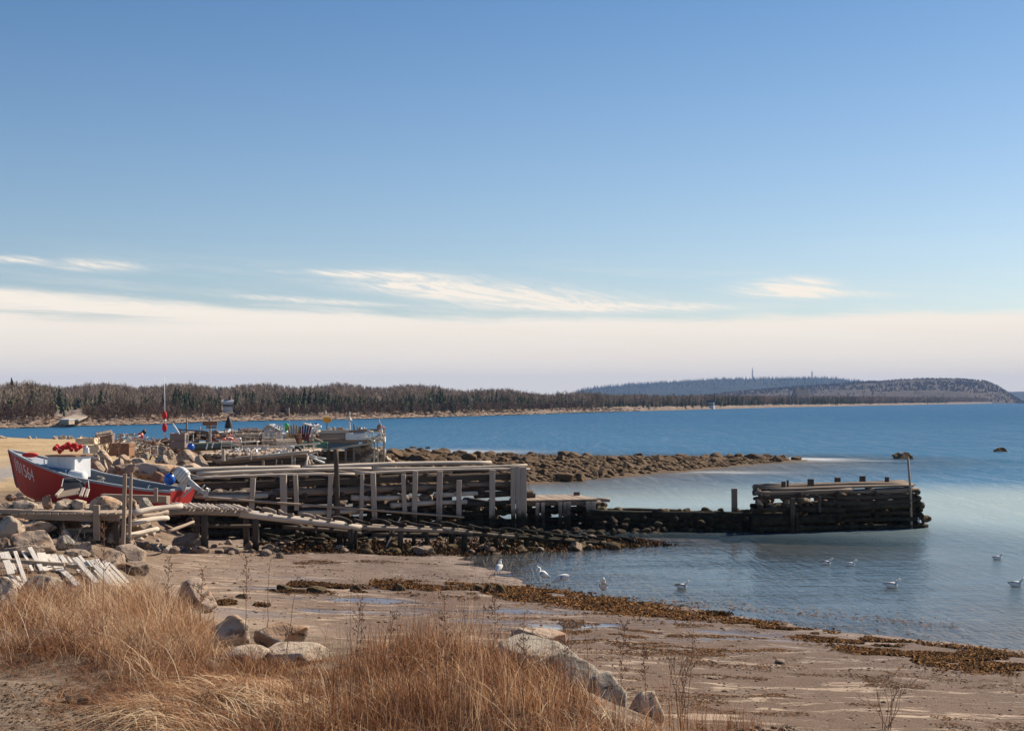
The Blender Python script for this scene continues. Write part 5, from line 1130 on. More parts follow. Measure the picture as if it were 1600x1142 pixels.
for k in range(22): x = X(320, 61)+k*.2; lpart(mw, Vector((x, 60.1+.2*(k % 2)-.03*k, 2.16)), Vector((x+.1, 66, 2.2)), .09, 'wood', 'deck_log')
for px, y0, y1, wpx, mt in ((411, 718, 742, 3.4, 'wood'), (457, 712, 744, 3, 'wood_pale'), (461, 714, 744, 2.2, 'wood_pale'), (432, 718, 728, 1.6, 'wood_pale'), (441, 718, 730, 1.6, 'wood'), (349, 702, 720, 5, 'wood_pale'), (392, 705, 718, 2, 'wood_pale')):
    w_ = wpx*59.5/F; bpart(mw, at(px, y1, 59.3), at(px, y0, 59.3), w_, w_, mt, 'post', (0, 1, 0))
lpart(mw, at(471, 744, 59.2), at(481, 712, 59.4), .05, 'wood_pale', 'brace')
for k, (x0, x1, y) in enumerate(((340, 372, 742), (368, 398, 738), (372, 404, 745), (395, 412, 740))): bpart(mw, at(x0, y, 56), at(x1, y-6, 56.5), .05, .22, 'wood', 'plank')
for px, y0, y1 in ((337, 733, 750), (367, 731, 746), (386, 727, 742), (402, 728, 742), (405, 735, 745)): bpart(mw, at(px+2, y1, 55.8), at(px-2, y0, 55.9), .09, .07, 'wood_pale', 'stake', (0, 1, 0))
rubble_part(mw, [(r.uniform(X(320, 61), X(478, 60)), r.uniform(60.4, 63), r.uniform(.2, 1.9), r.uniform(.15, .32)) for _ in range(150)], seed=21)
rw = empty('wharf', at(540, 745, 70), 0, 'rear wharf with a grey boarded platform on posts, ladder and piled stones', 'wharf')
RY = 68.0; g = lambda px, py, Y=RY: at(px, py, Y)
bpart(rw, g(490, 674.5), g(545, 674), .10, .16, 'wood_pale', 'rail_board'); bpart(rw, g(489, 678), g(541, 677.6), .08, .12, 'wood_tide', 'side_board')
bpart(rw, g(489, 682.5), g(541, 682), .10, .19, 'wood', 'side_board'); bpart(rw, g(489, 688.5), g(580, 687), .10, .15, 'wood_tide', 'side_board')
bpart(rw, g(540, 682.5, 67.9), g(577, 682), .09, .30, 'white_paint', 'side_board', label='whitish board at the right end'); bpart(rw, g(541, 674), g(592, 671.5), .10, .12, 'wood_tide', 'rail_board')
bpart(rw, g(552, 676, 68.8), g(570, 675.6, 68.8), .1, .22, 'blue_paint', 'locker', label='faded dark blue locker')
for k in range(14): bpart(rw, g(490+k*8, 691.4-.15*k, RY+.1), g(488+k*8, 684.5-.15*k, RY+4.2), .24, .06, 'wood', 'deck_plank')
bpart(rw, g(500, 704.2), g(583, 692.0), .10, .09, 'wood_pale', 'strut', label='long brown beam sloping up under the platform')
bpart(rw, g(489, 697), g(560, 694.5, 69), .1, .28, 'blue_paint', 'beam'); 
for px, y0, y1, w_, mt in ((583, 688, 746, 2.2, 'wood_pale'), (590, 690, 744, 2, 'wood_pale'), (600, 668, 737, 2.6, 'wood'), (577, 675, 692, 2.2, 'wood_pale'), (553, 697, 735, 3, 'wood_tide'), (540, 700, 738, 3, 'wood_tide'), (513, 697, 745, 3.5, 'wood_wet'), (484, 660, 692, 3, 'whitewashed2'), (572, 669, 680, 1.8, 'white_paint'), (595, 662, 690, 2, 'whitewashed2')):
    w_ = w_*RY/F; bpart(rw, g(px, y1), g(px+(2 if px == 583 else 0), y0), w_, w_, mt, 'post', (0, 1, 0))
for y in (726, 716, 707): bpart(rw, g(583, y, 67.9), g(591, y, 67.9), .03, .05, 'wood_pale', 'ladder_rung')
for y, x0, x1, mt in ((708, 478, 556, 'wood_wet'), (716, 478, 560, 'wood_wet'), (723, 476, 562, 'wood_tide'), (730, 476, 565, 'wood_wet'), (738, 474, 580, 'wood_wet'), (725, 560, 600, 'wood_pale')):
    lpart(rw, at(x0, y, 69.5), at(x1, y-1, 69.5), .11 if x1 < 590 else .04, mt, 'log')
for k in range(8): lpart(rw, at(482+k*11, 712, 69.6), at(482+k*11, 744, 69.6), .1, 'wood_wet', 'pile')
bpart(rw, g(580, 687.5), g(602, 686), .5, .25, 'whitewashed2', 'landing'); bpart(rw, g(576, 676), g(600, 673), .08, .1, 'whitewashed2', 'rail_board')
rubble_part(rw, [(r.uniform(X(482, 70), X(560, 70)), r.uniform(70, 73), r.uniform(.1, 1.7), r.uniform(.2, .4)) for _ in range(110)], seed=22)
for _ in range(58):
    px = r.uniform(546, 618); py = r.uniform(698+max(0, px-598)*1.6, 742); Y = 70.2+r.uniform(0, .8); s = r.uniform(.2, .42)
    rock(at(px, py, Y), (s, s*.8, s*.7), 'granite_pale', r.choice('ra'), 'pale stone in the wall of stones under the rear wharf landing', 'stones of the rear wharf', 'stone', r.uniform(0, 6), .3, 'stone', r)
for k, (px, py, s, lb) in enumerate(((628, 738, .5, 'brown rock on the shore right of the stone wall'), (610, 740, .4, 'low brown rock at the foot of the stone wall'), (648, 742, .4, 'small rock among weed right of the stone wall'))):
    rock(at(px, py, 74+k), (s, s*.8, s*.5), 'weed_rock', 'r', lb, None, 'rock', 0, .2, 'rock')
# ------------------------------------------------------------------ the junk yard on the wharves
def crate(px0, y0, px1, y1, Y, mat, label, deep=.7, cat='crate', rz=0.0, name='crate', slats=3):
    w_ = (px1-px0)*Y/F; h_ = (y1-y0)*Y/F; c = at((px0+px1)/2, y1, Y+deep/2); e = empty(name, c, rz, label, cat); Rm = Matrix.Rotation(rz, 3, 'Z')
    def q(x, y, z): return c+Rm @ Vector((x, y, z))
    n = slats; hh = h_/n
    for k in range(n):
        z = hh*(k+.5)
        for yy in (-deep/2, deep/2): bpart(e, q(-w_/2, yy, z), q(w_/2, yy, z), .025, hh*.94, mat, 'side')
        for xx in (-w_/2, w_/2): bpart(e, q(xx, -deep/2+.02, z), q(xx, deep/2-.02, z), .025, hh*.94, mat, 'end')
    bpart(e, q(-w_/2+.02, 0, .03), q(w_/2-.02, 0, .03), deep-.05, .03, mat, 'base'); return e
crate(123, 683.5, 151, 694, 56, 'wood_new', 'new yellow sawn timber box, upper one behind the wheelhouse', 1.2, slats=1, rz=.1)
crate(138, 694, 162, 708, 52, 'wood_new', 'new yellow sawn timber box, lower one beside the boulders', 1.0, slats=1, rz=-.1)
e = empty('plywood_box', at(162, 694, 62), 0, 'dark brown tilted board box behind the yellow timber boxes', 'box')
bpart(e, at(150, 688, 60), at(175, 683, 60), .08, .42, 'brown_sheet', 'side'); bpart(e, at(151, 680, 60.1), at(176, 675, 60.3), .9, .03, 'wood', 'lid', (0, -.2, 1)); bpart(e, at(174, 686, 60), at(178, 684, 61.2), .06, .42, 'brown_sheet', 'end')
e = empty('rusty_tank', at(190, 711, 54), 0, 'rusty square tank standing behind the boulder heap', 'tank')
bpart(e, at(174, 702, 54.3), at(206, 702, 54.3), .8, .48, 'rust', 'tank_body'); bpart(e, at(173, 696, 54.3), at(207, 696, 54.3), .86, .05, 'rust', 'rim'); bpart(e, at(186, 693.6, 54.3), at(192, 693.6, 54.3), .16, .06, 'black', 'filler_cap')
def bundle(box, Y, n, mats, label, cat, name, seed, piece, rad=(.02, .04), ln=(.3, .9), dy=1.0):
    rr = random.Random(seed); x0, y0, x1, y1 = box; e = empty(name, at((x0+x1)/2, y1, Y), 0, label, cat)
    for k in range(n):
        a = at(rr.uniform(x0, x1), rr.uniform(y0, y1), Y+rr.uniform(0, dy)); d = Vector((rr.uniform(-1, 1), rr.uniform(-.6, .6), rr.uniform(-.5, .5))).normalized()*rr.uniform(*ln); w_ = rr.uniform(*rad)
        lim = at(x0, y0, Y).z; b = a+d; b.z = min(b.z, lim+.05); a.z = min(a.z, lim)
        if rr.random() < .5: part(MB().board(a, b, w_*2.4, w_, (rr.random(), rr.random(), 1), .004, .005, rr), piece, M[rr.choice(mats)], e)
        else: part(MB().log(a, b, w_, None, 7, 3, .1, .02, 1, rr), piece, M[rr.choice(mats)], e, True)
    return e
bundle((178, 680, 213, 697), 62, 34, ('metal', 'white_paint', 'wood_pale', 'wood', 'grey_paint'), 'grey heap of nets, poles and scrap left of the orange-red buoy', 'junk heap', 'scrap_heap', 1, 'scrap_piece', dy=2)
bundle((214, 684, 268, 702), 63, 46, ('wood', 'wood_tide', 'wood_pale', 'rust', 'granite'), 'brown heap of driftwood scraps under the orange-red buoy', 'junk heap', 'driftwood_heap', 2, 'scrap_piece', dy=3)
bundle((204, 698, 236, 712), 58, 22, ('wood', 'wood_tide', 'rust'), 'dark broken boards between the rusty tank and the white frame', 'junk heap', 'board_heap', 3, 'broken_board', dy=1.5)
for k, (bx_, Yb, n_, lb) in enumerate((((292, 676, 350, 697), 70, 40, 'dark brown stack of old boards and traps behind the sign post'), ((352, 676, 420, 696), 69, 46, 'dark brown stack of gear between the tarp cone and the white armchairs'),
        ((436, 680, 486, 700), 67, 36, 'brown heap of rope and boards around the coloured armchairs'), ((232, 690, 300, 706), 66, 34, 'brown heap of boards around the foot of the brown cabin box'), ((340, 712, 480, 722), 60.6, 46, 'dark rotted timber ends under the edge of the middle wharf'))):
    bundle(bx_, Yb, n_, ('wood_tide', 'rust', 'wood', 'wood_dark', 'brown_sheet'), lb, 'junk heap', 'gear_stack', 20+k, 'piece', (.05, .12), (.3, .9), 1.5)
# dead bush by the yellow boxes
def bush(name, base, h, n, label, cat, mat, seed, spread=.6, th0=.012, sub=4, lean=(0, 0)):
    rr = random.Random(seed); mb = MB(); base = Vector(base)
    for _ in range(n):
        a = rr.uniform(0, 6.28); k = rr.uniform(.2, 1)*spread; top = base+Vector((math.cos(a)*k*h+lean[0]*h, math.sin(a)*k*h+lean[1]*h, h*rr.uniform(.6, 1)*(1-.25*k))); m_ = (base+top)/2+Vector((rr.uniform(-.08, .08), rr.uniform(-.08, .08), rr.uniform(0, .1)))*h
        st_ = base+Vector((rr.uniform(-.05, .05), rr.uniform(-.05, .05), 0)); mb.tube([st_, (st_+m_)/2+Vector((rr.uniform(-.03, .03), 0, 0))*h, m_, (m_+top)/2+Vector((rr.uniform(-.03, .03), 0, 0))*h, top], [th0, th0*.85, th0*.7, th0*.5, th0*.3], 4)
        for j in range(sub):
            t_ = rr.uniform(.35, .95); q = m_.lerp(top, (t_-.35)/.65) if t_ > .5 else base.lerp(m_, t_*1.6); d = (top-base).normalized()*rr.uniform(.1, .25)*h+Vector((rr.uniform(-1, 1), rr.uniform(-1, 1), rr.uniform(0, .6)))*.11*h
            mb.tube([q, q+d*.5+Vector((0, 0, .01)), q+d], [th0*.5, th0*.35, th0*.2], 3)
    return tag(mb.build(name, M[mat], org=base), label, cat)
M['twig'] = wood_mat('dead_twigs', (.07, .035, .022), (.15, .075, .045), (.27, .16, .10))
M['twig_grey'] = wood_mat('grey_twigs', (.10, .075, .06), (.20, .155, .12), (.32, .26, .21))
bush('dead_bush', at(166, 712, 50), .95, 26, 'reddish leafless bush in front of the dark brown box', 'bush', 'twig', 3, .8, .010, 4)
bush('dead_bush', at(184, 714, 50.5), .7, 18, 'smaller reddish leafless bush in front of the rusty tank', 'bush', 'twig', 4, .7, .009, 4)
# marker spar with red flags
p = at(257.5, 690, 66); sp_ = empty('marker_pole', p, 0, 'tall thin white marker pole with two red bands of cloth', 'marker pole'); u = Vector((0, 0, 1)); zt = at(257, 588, 66).z
part(MB().tube([p, p+u*1.2, (p.x-.02, 66, zt)], [.030, .026, .012], 7), 'shaft', M['white_paint'], sp_, True)
for y0, y1 in ((642, 656), (661, 675)):
    a = at(257.2, y1, 66); b = at(257.2, y0, 66); h_ = b.z-a.z
    part(MB().lathe([(.04, 0), (.10, h_*.2), (.12, h_*.5), (.09, h_*.8), (.04, h_)], a, (0, 0, 1), 9), 'flag', M['bright_red'], sp_)
part(MB().lathe([(.0, 0), (.07, .02), (.07, .14), (0, .16)], at(257.2, 660, 66), (0, 0, 1), 9), 'float', M['white_plastic'], sp_, True)
# brown panel box, posts, signs
crate(269, 676, 291, 700, 60, 'brown_sheet', 'brown weathered plywood cabin box behind the boulders', .9, 'box', .05, 'cabin_box', 2)
e = empty('fish_box_lid', at(293, 690, 59.5), 0, 'narrow whitish board standing against the brown cabin box', 'board'); bpart(e, at(292.5, 692, 59.4), at(292.8, 679.5, 59.5), .10, .03, 'wood_pale', 'board', (0, 1, 0)); bpart(e, at(290.6, 686, 59.36), at(294.8, 686, 59.36), .03, .03, 'wood', 'cleat', (0, 1, 0))
def stick(a, b, Y, rad, mat, label, name='stick', cat='stick', Y1=None, r1=None): q = at(*a, Y); return tag(MB().log(q, at(*b, Y1 or Y), rad, r1 or rad*.8, 7, 5, .05, .015, 1, r).build(name, M[mat], smooth=True, org=q), label, cat)
stick((281, 679), (270, 662), 60, .035, 'white_paint', 'white oar-like stick leaning above the brown cabin box')
stick((291.5, 690), (291.5, 652), 66, .05, 'wood', 'plain wooden post right of the brown cabin box', 'post', 'post')
stick((312.5, 678), (312.5, 667), 70, .045, 'wood_pale', 'short pale post between the plain post and the brown sign', 'post', 'post')
stick((302.5, 690), (302, 679), 60, .02, 'white_paint', 'thin white stake over the blue buoy on the boulder', 'stake', 'stake')
stick((319, 657), (316, 646), 68, .02, 'white_paint', 'thin white wand sticking up behind the brown sign', 'wand', 'stick')
stick((452, 690), (451.5, 637), 66, .022, 'wood_pale', 'tall thin bare pole left of the coloured chairs', 'pole', 'pole')
stick((277, 671), (326, 674), 66, .05, 'blue_paint', 'dark bluish rail running from the cabin box to the sign', 'rail', 'rail')
e = empty('sign', at(328.5, 693, 64), 0, 'dark brown double board sign nailed on a pale post', 'sign')
bpart(e, at(328.5, 694, 64), at(328, 653, 64), .10, .08, 'wood_pale', 'post', (0, 1, 0)); bpart(e, at(316.5, 661.5, 63.92), at(339.5, 661.5, 63.92), .05, .19, 'rust', 'board', label='upper brown board'); bpart(e, at(322, 667.3, 63.92), at(339, 667.3, 63.92), .05, .10, 'brown_sheet', 'board', label='lower narrow brown board')
e = empty('long_fence', at(330, 690, 72), 0, 'low reddish brown board fence behind the sign post', 'fence')
for k in range(5): bpart(e, at(296+k*14, 676, 72), at(309+k*14, 676, 72), .04, .20, 'brown_sheet', 'board'); bpart(e, at(296+k*14, 684, 72), at(309+k*14, 684, 72), .04, .24, 'rust' if k % 2 else 'wood', 'board'); bpart(e, at(296+k*14, 692, 72.1), at(296+k*14, 671, 72.1), .08, .06, 'wood', 'post', (0, 1, 0))
M['skiff_green'] = paint_mat('faded_green_paint', (.13, .15, .12), .7, .3, (.2, .17, .12))
e = empty('green_skiff', at(330, 698, 62), 0, 'small overturned grey-green skiff behind the log rail', 'boat')
part(MB().lathe([(0, -1.5), (.08, -1.3), (.15, -.8), (.18, 0), (.16, .8), (.12, 1.2), (0, 1.25)], at(326, 697, 62), (1, .1, .02), 14), 'hull', M['skiff_green'], e, True); bpart(e, at(298, 694, 62), at(352, 693.4, 62.2), .04, .04, 'wood_pale', 'keel')
for k, (a, b) in enumerate((((322, 702), (324, 694)), ((331, 700), (333, 693)))): stick(a, b, 59.5, .03, 'white_paint', ('left' if k == 0 else 'right')+' of two short white stakes before the overturned skiff', 'stake', 'stake')
# dark cone-shaped tarp over a red and white base
e = empty('tarp_cone', at(357, 671, 64), 0, 'dark tarp hung like a narrow cone on two leaning sticks', 'tarp')
part(MB().lathe([(.20, 0), (.17, .15), (.12, .35), (.05, .5), (.0, .56)], at(357.5, 669, 64), (0, 0, 1), 9), 'cloth', M['black'], e, True); lpart(e, at(353, 692, 64), at(357, 655, 64), .03, 'wood_pale', 'stick'); lpart(e, at(367, 690, 64), at(357, 655, 64), .03, 'wood_pale', 'stick')
bundle((353, 672, 368, 688), 64, 12, ('white_paint', 'white_plastic', 'red_plastic', 'wood_pale'), 'white and red rags and sticks under the dark tarp cone', 'junk heap', 'rag_heap', 6, 'rag', (.025, .06), (.15, .4), .5)
bundle((344, 687, 374, 694), 63.5, 16, ('red_plastic', 'rust', 'white_paint'), 'low orange-red heap at the foot of the dark tarp cone', 'junk heap', 'red_heap', 7, 'scrap_piece', (.02, .05), (.2, .6), .6)
# lobster traps
def trap(px, py, Y, label, mat='wood_pale', rz=0.0, w_=.85, d_=.5, h_=.38):
    c = at(px, py, Y); e = empty('lobster_trap', c, rz, label, 'lobster trap', 'lobster traps on the wharves'); Rm = Matrix.Rotation(rz, 3, 'Z'); q = lambda x, y, z: c+Rm @ Vector((x, y, z))
    for x in (-w_/2, 0, w_/2): mb = MB(); mb.tube([q(x, -d_/2, 0)]+[q(x, -d_/2*math.cos(a), h_*.45+h_*.55*math.sin(a)) for a in (0, .6, 1.2, 1.57, 1.94, 2.54, 3.14)]+[q(x, d_/2, 0)], .018, 5); part(mb, 'bow', M[mat], e)
    mb = MB()
    for a in (0, .5, 1.0, 1.57, 2.1, 2.6, 3.14): mb.board(q(-w_/2, -d_/2*math.cos(a), h_*.45+h_*.55*math.sin(a)), q(w_/2, -d_/2*math.cos(a), h_*.45+h_*.55*math.sin(a)), .045, .012, (0, -math.cos(a), math.sin(a)+.01))
    for y in (-.8, -.3, .3, .8): mb.board(q(-w_/2, y*d_/2, .02), q(w_/2, y*d_/2, .02), .06, .02)
    part(mb, 'laths', M[mat], e); mb = MB()
    for x in (-w_/2, w_/2):
        for z in (.1, .2, .3): mb.tube([q(x, -d_/2, z*h_*2), q(x, d_/2, z*h_*2)], .006, 4)
        for y in (-.12, 0, .12): mb.tube([q(x, y, 0), q(x, y, h_*.95)], .006, 4)
    part(mb, 'netting', M['cloud_rope'], e); return e
for k, (px, py, Y, lb, mt, rz) in enumerate(((378, 690, 66, 'weathered lobster trap left of the white chairs', 'wood', .3), (394, 689, 66, 'grey lobster trap right behind the weathered one', 'wood_pale', -.2), (404, 683, 67, 'lobster trap lying on top of the two grey ones', 'wood', .1), (388, 681, 67, 'dark lobster trap on top, nearest to the tarp cone', 'wood_tide', .4), (497, 703, 66, 'green wire lobster trap at the end of the middle wharf', 'green_paint', .2), (478, 703, 65, 'second green wire lobster trap beside the tyres', 'green_paint', -.3), (445, 699, 63, 'pale lobster trap low on the middle wharf edge', 'wood_pale', .5), (425, 700, 63, 'brown lobster trap left of the pale one on the wharf edge', 'wood', 0.2), (362, 702, 62, 'flattened pale lobster trap on the log deck', 'wood_pale', .1))): trap(px, py, Y, lb, mt, rz)
# armchairs with slatted fan backs
def chair(px, py, Y, mat, label, rz=0.0, cat='chair'):
    c = at(px, py, Y); e = empty('slatted_chair', c, rz, label, cat); Rm = Matrix.Rotation(rz, 3, 'Z'); q = lambda x, y, z: c+Rm @ Vector((x, y, z))
    for k in range(5):
        u_ = (k-2)*.1; bpart(e, q(u_*.8, .15, .25), q(u_*1.25, .40, .92-.04*abs(k-2)), .085, .02, mat, 'back_slat', (0, -1, .3))
    for k in range(4): bpart(e, q(-.25, -.28+k*.12, .33-.03*k), q(.25, -.28+k*.12, .33-.03*k), .1, .02, mat, 'seat_slat')
    for s_ in (-1, 1):
        bpart(e, q(s_*.3, -.35, .5), q(s_*.3, .32, .5), .12, .02, mat, 'arm'); bpart(e, q(s_*.29, -.3, 0), q(s_*.29, -.3, .5), .09, .03, mat, 'leg', (0, 1, 0)); bpart(e, q(s_*.27, .35, .0), q(s_*.27, -.3, .32), .10, .03, mat, 'leg')
    return e
chair(459, 695.5, 64, 'ochre_paint', 'ochre slatted armchair standing left of the maroon one', .15)
chair(474, 696, 64, 'maroon_paint', 'dark maroon slatted armchair beside the ochre one', -.1)
chair(421, 694, 65, 'whitewashed2', 'white slatted armchair, left one of the white pair under the peaked tarp', .2)
chair(432, 694, 65.3, 'whitewashed2', 'white slatted armchair, right one of the white pair under the peaked tarp', -.1)
e = empty('tarp_roof', at(424, 678, 67), 0, 'grey peaked tarp roof above the white armchairs', 'tarp'); 
part(MB().board(at(413, 674, 66), at(424, 663, 66), 1.6, .02, (-.7, 0, .7), .01).board(at(424, 663, 66), at(441, 671.5, 66), 1.6, .02, (.5, 0, .8), .01), 'cloth', M['grey_paint'], e); bpart(e, at(414, 692, 66), at(414, 673, 66), .05, .05, 'wood', 'post', (0, 1, 0)); bpart(e, at(440, 692, 66), at(440, 671, 66), .05, .05, 'wood', 'post', (0, 1, 0))
e = empty('table', at(395, 697, 62), 0, 'long whitish work table with thin legs on the middle wharf', 'table'); bpart(e, at(380, 690.5, 62), at(404, 689.5, 62), .5, .04, 'whitewashed2', 'top'); [bpart(e, at(px, 700, 62), at(px, 690.5, 62), .05, .05, 'whitewashed2', 'leg', (0, 1, 0)) for px in (383, 402)]
e = empty('railing', at(440, 700, 61), 0, 'thin white railing running along the front of the middle wharf', 'railing')
for a, b in (((380, 700), (500, 693)),): bpart(e, at(*a, 61), at(*b, 61), .05, .06, 'whitewashed2', 'top_rail')
for k in range(8): px = 385+k*15; bpart(e, at(px, 710-k*.6, 61), at(px, 700-k*.8, 61), .05, .05, 'whitewashed2', 'baluster', (0, 1, 0))
bundle((352, 702, 405, 716), 61, 42, ('white_paint', 'wood_pale', 'metal', 'white_plastic', 'wood'), 'pale clutter of sticks and shells on the left half of the middle wharf', 'junk heap', 'clutter', 8, 'piece', (.02, .05), (.2, .7), .8)
bundle((405, 706, 486, 715), 60, 50, ('whitewashed2', 'wood_pale', 'wood', 'white_plastic'), 'bleached sticks strewn along the right edge of the middle wharf', 'junk heap', 'stick_heap', 9, 'piece', (.02, .05), (.3, .8), .6)
bundle((405, 674, 450, 692), 69, 34, ('whitewashed2', 'white_paint', 'wood_pale', 'wood', 'red_plastic', 'metal'), 'pale jumble of boards and floats behind the white armchairs', 'junk heap', 'jumble', 10, 'piece', (.03, .07), (.2, .7), 1.5)
bundle((366, 672, 412, 686), 71, 30, ('wood', 'rust', 'wood_tide', 'wood_pale'), 'brown jumble of traps and boards right of the tarp cone', 'junk heap', 'jumble', 11, 'piece', (.03, .07), (.2, .7), 1.5)
bundle((480, 664, 492, 692), 66, 24, ('whitewashed2', 'white_paint', 'wood_pale'), 'upright bundle of whitewashed boards left of the rear platform', 'junk heap', 'board_bundle', 12, 'board', (.03, .06), (.2, .5), .4)
bundle((572, 674, 602, 688), 67.2, 22, ('whitewashed2', 'wood_pale', 'white_plastic'), 'white sticks and floats heaped on the outer end of the rear platform', 'junk heap', 'float_heap', 13, 'piece', (.02, .05), (.2, .5), .5)
for k, (px, py, lb) in enumerate(((455, 707, 'left'), (464, 708, 'right'))):
    c = at(px, py-3, 60); mb = MB(); R0, r0 = .16, .06; base = len(mb.v)
    for i in range(16):
        for j in range(8): a = i*math.pi/8; b = j*math.pi/4; mb.v.append(c+Vector(((R0+r0*math.cos(b))*math.cos(a), r0*math.sin(b), (R0+r0*math.cos(b))*math.sin(a))))
    for i in range(16):
        for j in range(8): mb.face((i*8+j, ((i+1) % 16)*8+j, ((i+1) % 16)*8+(j+1) % 8, i*8+(j+1) % 8), [(0, 0)]*4)
    tag(mb.build('tyre', M['black' if k else 'whitewashed2'], smooth=True, org=c-Vector((0, 0, .22))), ('white-painted' if not k else 'black')+' old tyre propped up on the edge of the middle wharf', 'tyre')
tag(MB().ball(at(447.5, 667, 67), .13, 10, (1, .5, 1.5)).build('green_float', M['bright_green'], smooth=True, org=at(447.5, 671, 67)), 'bright green plastic float hung left of the thin bare pole', 'float')
# small square white frame
e = empty('white_frame', at(241.5, 712, 52.5), 0, 'small square white frame standing on the boulders', 'frame'); q = lambda px, py: at(px, py, 52.5)
for a, b in (((234.5, 697.5), (246, 697)), ((235, 711), (246.5, 710.5)), ((234.8, 711), (234.6, 697)), ((246.3, 711), (245.8, 697))): bpart(e, q(*a), q(*b), .035, .035, 'whitewashed2', 'bar', (0, 1, 0))
# sunflower-like sign, finial, decoy on the rear platform
e = empty('flower_ornament', at(511, 675, 69), 0, 'orange-yellow flower shaped board on a stick with a white wand', 'ornament')
c = at(511, 656, 69); mb = MB().lathe([(0, -.02), (.13, -.02), (.13, .02), (0, .02)], c, (0, -1, .1), 12)
part(mb, 'disc', M['yellow_paint'], e)
for k in range(10): a = k*.628; part(MB().board(c+Vector((math.cos(a)*.11, 0, math.sin(a)*.08)), c+Vector((math.cos(a)*.22, 0, math.sin(a)*.15)), .09, .02, (0, 1, 0)), 'petal', M['yellow_paint'], e)
bpart(e, at(511, 676, 69.04), at(511, 657, 69.04), .06, .05, 'blue_paint', 'stem', (0, 1, 0)); lpart(e, at(511, 650, 69.05), at(508.5, 641, 69.05), .018, 'white_paint', 'wand')
e = empty('finial', at(546, 678, 68.5), 0, 'white turned post with a cone and a bird shape on top', 'post')
part(MB().lathe([(.05, 0), (.05, .35), (.035, .42), (.045, .5), (.03, .6), (.14, .63), (.13, .66), (.04, .78), (.03, .85), (.05, .9), (.03, 1.0), (0, 1.04)], at(546, 677, 68.5), (0, 0, 1), 10), 'turned_post', M['whitewashed2'], e, True); bpart(e, at(540, 676, 68.4), at(551, 676, 68.4), .1, .08, 'white_paint', 'bracket')
e = empty('platform_ornament', at(595, 672, 68), 0, 'small orange and white wooden figure at the outer end of the rear platform', 'ornament')
part(MB().lathe([(0, 0), (.09, .02), (.11, .12), (.07, .2), (0, .24)], at(592, 671, 68), (0, 0, 1), 9), 'base', M['rust'], e, True); lpart(e, at(596, 672, 68), at(592, 655, 68), .03, 'wood_pale', 'stick'); lpart(e, at(592, 664, 68), at(602, 669, 68), .03, 'red_plastic', 'arm')
stick((554, 674), (553, 663), 69, .04, 'wood_wet', 'dark short post right of the white turned post', 'post', 'post')
for k, (px, py, c_) in enumerate(((520, 671.5, 'whitewashed2'), (527, 671, 'wood'), (536, 671.5, 'rust'), (563, 670, 'wood_wet'))):
    bundle((px-4, py-2, px+4, py+2), 69.5, 5, (c_, 'wood_pale'), ('whitish', 'grey', 'rusty', 'dark')[k]+' scraps lying on the rear platform '+('by the flower board', 'right of the flower board', 'before the turned post', 'right of the turned post')[k], 'scraps', 'scraps', 40+k, 'piece', (.03, .05), (.1, .3), .3)

# ------------------------------------------------------------------ far shore houses, trees one can tell apart, masts
def house(px, py, Y, w_, d_, h_, label, wall='white_paint', roof='asphalt_shingle', rz=0.3, gable=.5, name='house', dormer=False):
    c = at(px, py, Y); e = empty(name, c, rz, label, 'house'); Rm = Matrix.Rotation(rz, 3, 'Z'); q = lambda x, y, z: c+Rm @ Vector((x, y, z))
    W, D = w_/2, d_/2; mb = MB()
    for P_ in (((-W, -D, -1), (W, -D, -1), (W, -D, h_), (-W, -D, h_)), ((W, D, -1), (-W, D, -1), (-W, D, h_), (W, D, h_)), ((-W, D, -1), (-W, -D, -1), (-W, -D, h_), (-W, 0, h_+D*gable*2), (-W, D, h_)), ((W, -D, -1), (W, D, -1), (W, D, h_), (W, 0, h_+D*gable*2), (W, -D, h_))): mb.poly([q(*p_) for p_ in P_])
    part(mb, 'wall', M[wall], e); g2 = D*gable*2; rf = MB()
    for s_ in (-1, 1): rf.board(q(-W-.3, s_*D*.55, h_+g2*.47), q(W+.3, s_*D*.55, h_+g2*.47), math.hypot(D, g2)*1.12, .18, Rm @ Vector((0, s_*g2, D)))
    part(rf, 'roof', M[roof], e)
    part(MB().board(q(W*.4, .2, h_+g2*.6), q(W*.4, .2, h_+g2+.9), .6, .6, (0, 1, 0)), 'chimney', M['rust'], e)
    for k in range(3):
        x = -W*.6+k*W*.6; part(MB().board(q(x-.45, -D-.03, h_*.55), q(x+.45, -D-.03, h_*.55), .06, h_*.35), 'window', M['glass'], e)
    for y in (-.4, .4): part(MB().board(q(W+.03, D*y-.4, h_*.55), q(W+.03, D*y+.4, h_*.55), .06, h_*.35), 'window', M['glass'], e)
    return e
house(356, 640, 322, 2.2, 1.6, 1.7, 'white house among spruces across the inlet', 'white_plastic', 'grey_paint', rz=.2, gable=.3)
house(102, 635, 480, 3.0, 2.4, 1.3, 'small pale cabin on the far slope, left of its neighbour', rz=.2)
house(117, 635, 482, 2.2, 2.0, 1.2, 'smaller pale cabin on the far slope, right of its neighbour', rz=-.2)
house(1110, 636.0, 700, 3.6, 2.6, 2.2, 'white house on the distant right-hand shore', rz=-.3)
house(1251, 632.0, 980, 10, 8, 4.8, 'large dark grey gabled house on the distant shore', 'grey_paint', rz=.5, gable=.7)
house(1302, 613, 2250, 12, 10, 5, 'pale house high on the headland slope', rz=.2)
house(1408, 630, 1400, 6, 5, 3, 'tiny white cabin near the water under the headland', rz=.2)
